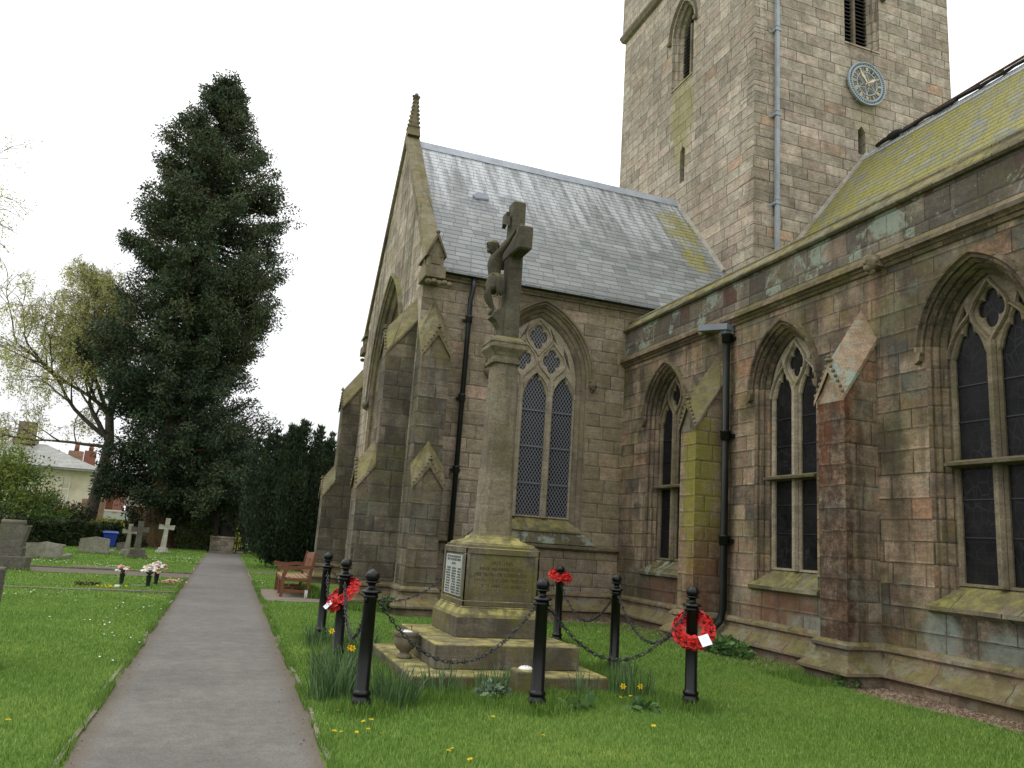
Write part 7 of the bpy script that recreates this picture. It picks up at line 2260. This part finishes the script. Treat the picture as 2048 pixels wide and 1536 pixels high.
shrub('bare pinkish climber against the house walls', (-9.7, 61.0, -1.0), (2.6, .8, 3.2), 110, .16, m_wisteria, 61, nper=50, name='climber', cat='climbing plant')
for k, (x, y, r_, h, lab) in enumerate(((10, 70, 5, 8, 'distant evergreen tree behind the church to the right of the yew'), (2.5, 62, 3, 6.5, 'distant dark tree seen past the lychgate'), (6.0, 55, 3, 6, 'dark tree beyond the yews'), (-3.2, 66, 2.6, 4.6, 'far green tree behind the big trunk'))):
    shrub(lab, (x, y, -.9), (r_, r_, h), 160, .35, m_hedge, 70 + k, name='distant_tree', cat='tree', nper=60)

# ------------------------------------------------------------------ railing
rl_ = thing('iron_railing', 'thin black iron railing in front of the ivy green hedge', 'railing', (-.9, 43.0, 0))
m = MB(); m.box(-1.3, 1.2, -.012, .012, .92, .95); m.box(-1.3, 1.2, -.012, .012, .12, .15); m.build('rail', m_blackgate, rl_)
m = MB()
for k in range(22): m.tube([(-1.27 + k * .117, 0, 0), (-1.27 + k * .117, 0, 1.04 if k % 5 else 1.2)], .009 if k % 5 else .018, 5)
m.build('railing_bars', m_blackgate, rl_, uv=False)

# ------------------------------------------------------------------ lychgate and gate
ly = thing('lychgate', 'dark oak lychgate with tiled roof on low stone walls at the path end', 'lychgate', (0.0, 41.8, 0))
for x0, x1 in ((-.62, .46), (1.75, 2.75)):
    m = MB(); m.box(x0, x1, -.5, 2.0, -.3, .68); m.build('stone_wall', m_lychstone, ly, bevel=.01)
    m = MB(); m.box(x0 - .04, x1 + .04, -.54, 2.04, .681, .78); m.build('wall_cap', m_lychstone, ly, bevel=.01)
    for y in (-.35, 1.85):
        xa = x0 + .12 if x0 < 0 else x1 - .12
        for xb in ((x0 + .1, x0 + .28), (x1 - .62, x1 - .08)):
            m = MB()
            m.box(xb[0], xb[1], y - .09, y + .09, .78, 2.35); m.build('oak_post', m_tarwood, ly)
for y in (-.35, 1.85):
    for sg, xo in ((1, -.45), (-1, 2.6)):
        m = MB(); rings = []
        for k in range(9):
            f = k / 8; a_ = f * math.pi / 2
            cx_ = xo + sg * (-.05 + .0); px_ = -.45 - .25 * f ** 2 * 1.6 if sg > 0 else 2.6 + .25 * f ** 2 * 1.6
            rings.append([(px_ - .07, y - .06, 1.0 + 1.25 * f), (px_ + .07, y - .06, 1.0 + 1.25 * f), (px_ + .07, y + .06, 1.0 + 1.25 * f), (px_ - .07, y + .06, 1.0 + 1.25 * f)])
        m.loft(rings, 0); m.build('curved_brace', m_tarwood, ly)
    m = MB(); m.box(-.9, 3.05, y - .08, y + .08, 2.35, 2.52); m.build('tie_beam', m_tarwood, ly)
m = MB(); m.add([(-1.15, -.95, 2.15), (-1.15, 2.45, 2.15), (1.08, 2.45, 4.0), (1.08, -.95, 4.0), (3.3, -.95, 2.15), (3.3, 2.45, 2.15), (-1.15, -.95, 2.08), (1.08, -.95, 3.9), (3.3, -.95, 2.08)], [(0, 3, 2, 1), (3, 4, 5, 2), (0, 6, 7, 3), (3, 7, 8, 4)])
m.build('roof', m_tile, ly)
m = MB(); m.add([(-.9, -.6, 2.5), (1.08, -.6, 3.85), (3.05, -.6, 2.5)], [(0, 1, 2)]); m.build('gable_boards', m_tarwood, ly)
gt_ = thing('churchyard_gate', 'narrow black wooden gate standing between the lychgate walls', 'gate', (.60, 41.6, 0))
for x in (0, .40):
    m = MB(); m.box(x - .03, x + .03, -.03, .03, .03, .98 if x == 0 else .9); m.build('gate_stile', m_blackgate, gt_)
for z in (.14, .52, .86): m = MB(); m.box(.03, .37, -.02, .02, z - .03, z + .03); m.build('gate_rail', m_blackgate, gt_)
for k in range(3): m = MB(); m.box(.09 + k * .09, .125 + k * .09, -.012, .012, .14, .86 if k == 1 else .52); m.build('gate_bar', m_blackgate, gt_)
m = MB(); m.box(-.02, .36, .10, .16, -.02, .18); tag(m.build('white_step', m_petalw, None, loc=(.62, 41.9, 0)), 'white painted step seen under the black gate', 'step')
ns = thing('gate_notice', 'small white notice beside the black gate', 'notice', (1.06, 41.0, 0))
m = MB(); m.box(-.07, .07, -.01, .01, .45, .85); m.build('notice_board', m_petalw, ns); m = MB(); m.box(-.02, .02, -.0, .03, 0, .9); m.build('notice_post', m_blackgate, ns)
m = MB(); m.box(-.035, .035, -.013, -.011, .72, .78); m.box(-.05, .05, -.013, -.011, .60, .615); m.box(-.05, .04, -.013, -.011, .56, .575); m.build('notice_print', m_cardink, ns)

# ------------------------------------------------------------------ bin
bn_ = thing('wheelie_bin', 'blue plastic wheelie bin with pale lid beside the dark hedge', 'bin', (-4.85, 40.0, 0), R(10))
m = MB(); m.frustum((0, 0, .04), (.22, .22), (0, 0, .62), (.30, .28)); m.box(-.32, .32, -.30, .30, .60, .64); m.build('bin_body', m_binblue, bn_, bevel=.02)
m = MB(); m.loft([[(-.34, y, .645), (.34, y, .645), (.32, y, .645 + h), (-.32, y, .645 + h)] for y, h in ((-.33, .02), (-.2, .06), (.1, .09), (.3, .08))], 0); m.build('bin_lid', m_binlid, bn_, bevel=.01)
for sg in (-1, 1): m = MB(); m.tube([(sg * .2, .25, .07), (sg * .26, .25, .07)], .07, 12); m.build('wheel', m_black, bn_)

# ------------------------------------------------------------------ van
vn = thing('camper_van', 'white high roofed camper van parked beyond the hedge, rear towards the churchyard', 'van', (-6.95, 57.5, -.9), R(6))
m = MB()
m.loft([[(-.98 * s_, y, .45), (.98 * s_, y, .45), (1.0 * s_, y, 1.3), (.95 * s_, y, 2.2), (.82 * s_, y, 2.62), (-.82 * s_, y, 2.62), (-.95 * s_, y, 2.2), (-1.0 * s_, y, 1.3)] for y, s_ in ((0, .96), (.15, 1.0), (4.6, 1.0), (5.2, .95))], 0)
m.build('body', m_van, vn, bevel=.03)
m = MB(); m.box(-.62, .62, -.012, .004, 1.5, 2.05); m.build('rear_window', m_vandark, vn)
m = MB(); m.box(-.95, .95, -.05, .0, .35, .55); m.build('bumper', m_vandark, vn, bevel=.02)
m = MB(); m.box(-.86, .86, -.03, .03, 2.55, 2.64); m.build('roof_edge', m_petalw, vn)
m = MB(); m.box(-.12, .12, -.035, -.03, 2.47, 2.53); m.build('high_brake_light', m_orange, vn)
for sg in (-1, 1):
    m = MB(); m.box(min(sg * .82, sg * .94), max(sg * .82, sg * .94), -.03, .01, .9, 1.3); m.build('tail_light', m_pot, vn)
    for y in (.9, 4.2):
        w = MB(); w.tube([(sg * .78, y, .34), (sg * .98, y, .34)], .34, 18); w_o = w.build('wheel', m_black, vn)
        w = MB(); w.tube([(sg * .97, y, .34), (sg * 1.0, y, .34)], .2, 14); w.build('hub_cap', m_lead, w_o)


# ------------------------------------------------------------------ houses
def window(parent, M, cx_, z, w, h, bars=(1, 3), sill=True):
    fr = MB(); fw_ = .05
    for (a0, a1, b0, b1) in ((-w / 2, w / 2, 0, fw_), (-w / 2, w / 2, h - fw_, h), (-w / 2, -w / 2 + fw_, fw_, h - fw_), (w / 2 - fw_, w / 2, fw_, h - fw_)):
        fr.prism([(cx_ + a0, z + b0), (cx_ + a1, z + b0), (cx_ + a1, z + b1), (cx_ + a0, z + b1)], M, -.02, .05)
    for k in range(1, bars[0] + 1): x = cx_ - w / 2 + w * k / (bars[0] + 1); fr.prism([(x - .014, z + fw_), (x + .014, z + fw_), (x + .014, z + h - fw_), (x - .014, z + h - fw_)], M, -.0, .04)
    for k in range(1, bars[1] + 1): q_ = z + h * k / (bars[1] + 1); t_ = .03 if k == (bars[1] + 1) // 2 else .014; fr.prism([(cx_ - w / 2 + fw_, q_ - t_), (cx_ + w / 2 - fw_, q_ - t_), (cx_ + w / 2 - fw_, q_ + t_), (cx_ - w / 2 + fw_, q_ + t_)], M, -.005, .045)
    f_ = fr.build('window', m_whitep, parent)
    g_ = MB(); g_.prism([(cx_ - w / 2, z), (cx_ + w / 2, z), (cx_ + w / 2, z + h), (cx_ - w / 2, z + h)], M, .02, .03); g_.build('pane', m_winglass, f_)
    if sill: s_ = MB(); s_.prism([(cx_ - w / 2 - .08, z - .12), (cx_ + w / 2 + .08, z - .12), (cx_ + w / 2 + .08, z - .01), (cx_ - w / 2 - .08, z - .01)], M, -.10, .03); s_.build('sill', m_whitep, f_)


hs_ = thing('cream_house', 'cream rendered house with shallow slate roof and white sash window at the left', 'house', (-12.6, 62, -.9))
def HM(a, b, d): return (a, d, b)
m = MB(); m.box(-7.0, 3.3, 0, 9, -.5, 5.35); m.build('wall', m_render, hs_)
m = MB(); m.add([(-7.6, -.6, 5.3), (3.9, -.6, 5.3), (3.9, 9.6, 5.3), (-7.6, 9.6, 5.3), (-3.0, 4.5, 7.1), (-.7, 4.5, 7.1), (-7.6, -.6, 5.15), (3.9, -.6, 5.15), (3.9, 9.6, 5.15)], [(0, 1, 5, 4), (1, 2, 5), (2, 3, 4, 5), (3, 0, 4), (0, 6, 7, 1), (1, 7, 8, 2), (6, 8, 7)])
rfh = m.build('roof', m_farslate, hs_)
m = MB(); m.box(1.05, 1.95, 3.2, 3.9, 5.5, 6.75); m.build('chimney', m_oldbrick, rfh); m = MB(); m.lathe([(.17, 6.75), (.15, 7.35)], (1.5, 3.55, 0), 10); m.build('chimney_pot', m_pot, rfh)
m = MB(); m.box(-2.6, -1.5, 3.9, 4.7, 6.2, 8.6); m.box(-2.8, -1.3, 3.7, 4.9, 7.0, 7.4); m.build('chimney', m_mosscop, rfh)
window(hs_, HM, 1.62, 3.05, .85, 1.65); window(hs_, HM, -.6, 3.05, .9, 1.65); window(hs_, HM, -4.2, 3.05, .9, 1.65); window(hs_, HM, -4.2, .4, .9, 1.5)
h2 = thing('brick_house', 'red brick house with grey hipped roof behind the birch trunk', 'house', (-10.0, 70, -.9))
m = MB(); m.box(-3, 1.35, 0, 7, -.5, 4.9); m.build('wall', m_brick, h2)
m = MB(); m.add([(-3.4, -.4, 4.85), (1.75, -.4, 4.85), (1.75, 7.4, 4.85), (-3.4, 7.4, 4.85), (-.9, 3.4, 6.4), (-3.4, -.4, 4.7), (1.75, -.4, 4.7)], [(0, 1, 4), (1, 2, 4), (2, 3, 4), (3, 0, 4), (0, 5, 6, 1)]); r2 = m.build('roof', m_farslate, h2)
m = MB(); m.box(-1.6, -.8, 2, 2.6, 5.5, 7.3); m.build('chimney', m_brick, r2); m = MB(); m.lathe([(.18, 7.3), (.15, 7.9)], (-1.2, 2.3, 0), 10); m.build('chimney_pot', m_pot, r2)
window(h2, HM, .35, 2.9, .55, 1.2, (1, 1)); window(h2, HM, -1.6, 2.9, .8, 1.2, (1, 1))
h3 = thing('outbuilding', 'low red brick outbuilding with dark tiled roof beyond the van', 'outbuilding', (-7.0, 78, -.9))
m = MB(); m.box(-1.6, 4.5, 0, 5, -.5, 3.2); m.build('wall', m_brick, h3)
m = MB(); m.add([(-1.9, -.4, 3.15), (4.9, -.4, 3.15), (4.9, 2.6, 5.3), (-1.9, 2.6, 5.3), (-1.9, 5.5, 3.15), (4.9, 5.5, 3.15)], [(0, 1, 2, 3), (3, 2, 5, 4)]); m.build('roof', m_tile, h3)
m = MB(); m.box(.6, 1.3, -.03, .0, 1.6, 3.1); m.build('door', m_petalw, h3)
wl = MB(); wl.box(-.3, 1.0, -.15, .15, -1.0, 2.3); tag(wl.build('garden_wall', m_oldbrick, None, loc=(-8.3, 55.5, 0)), 'pinkish old brick garden wall between the birch and the van', 'wall')
for o_ in list(COL.objects):
    if o_.name.startswith('distant_tree'): pass
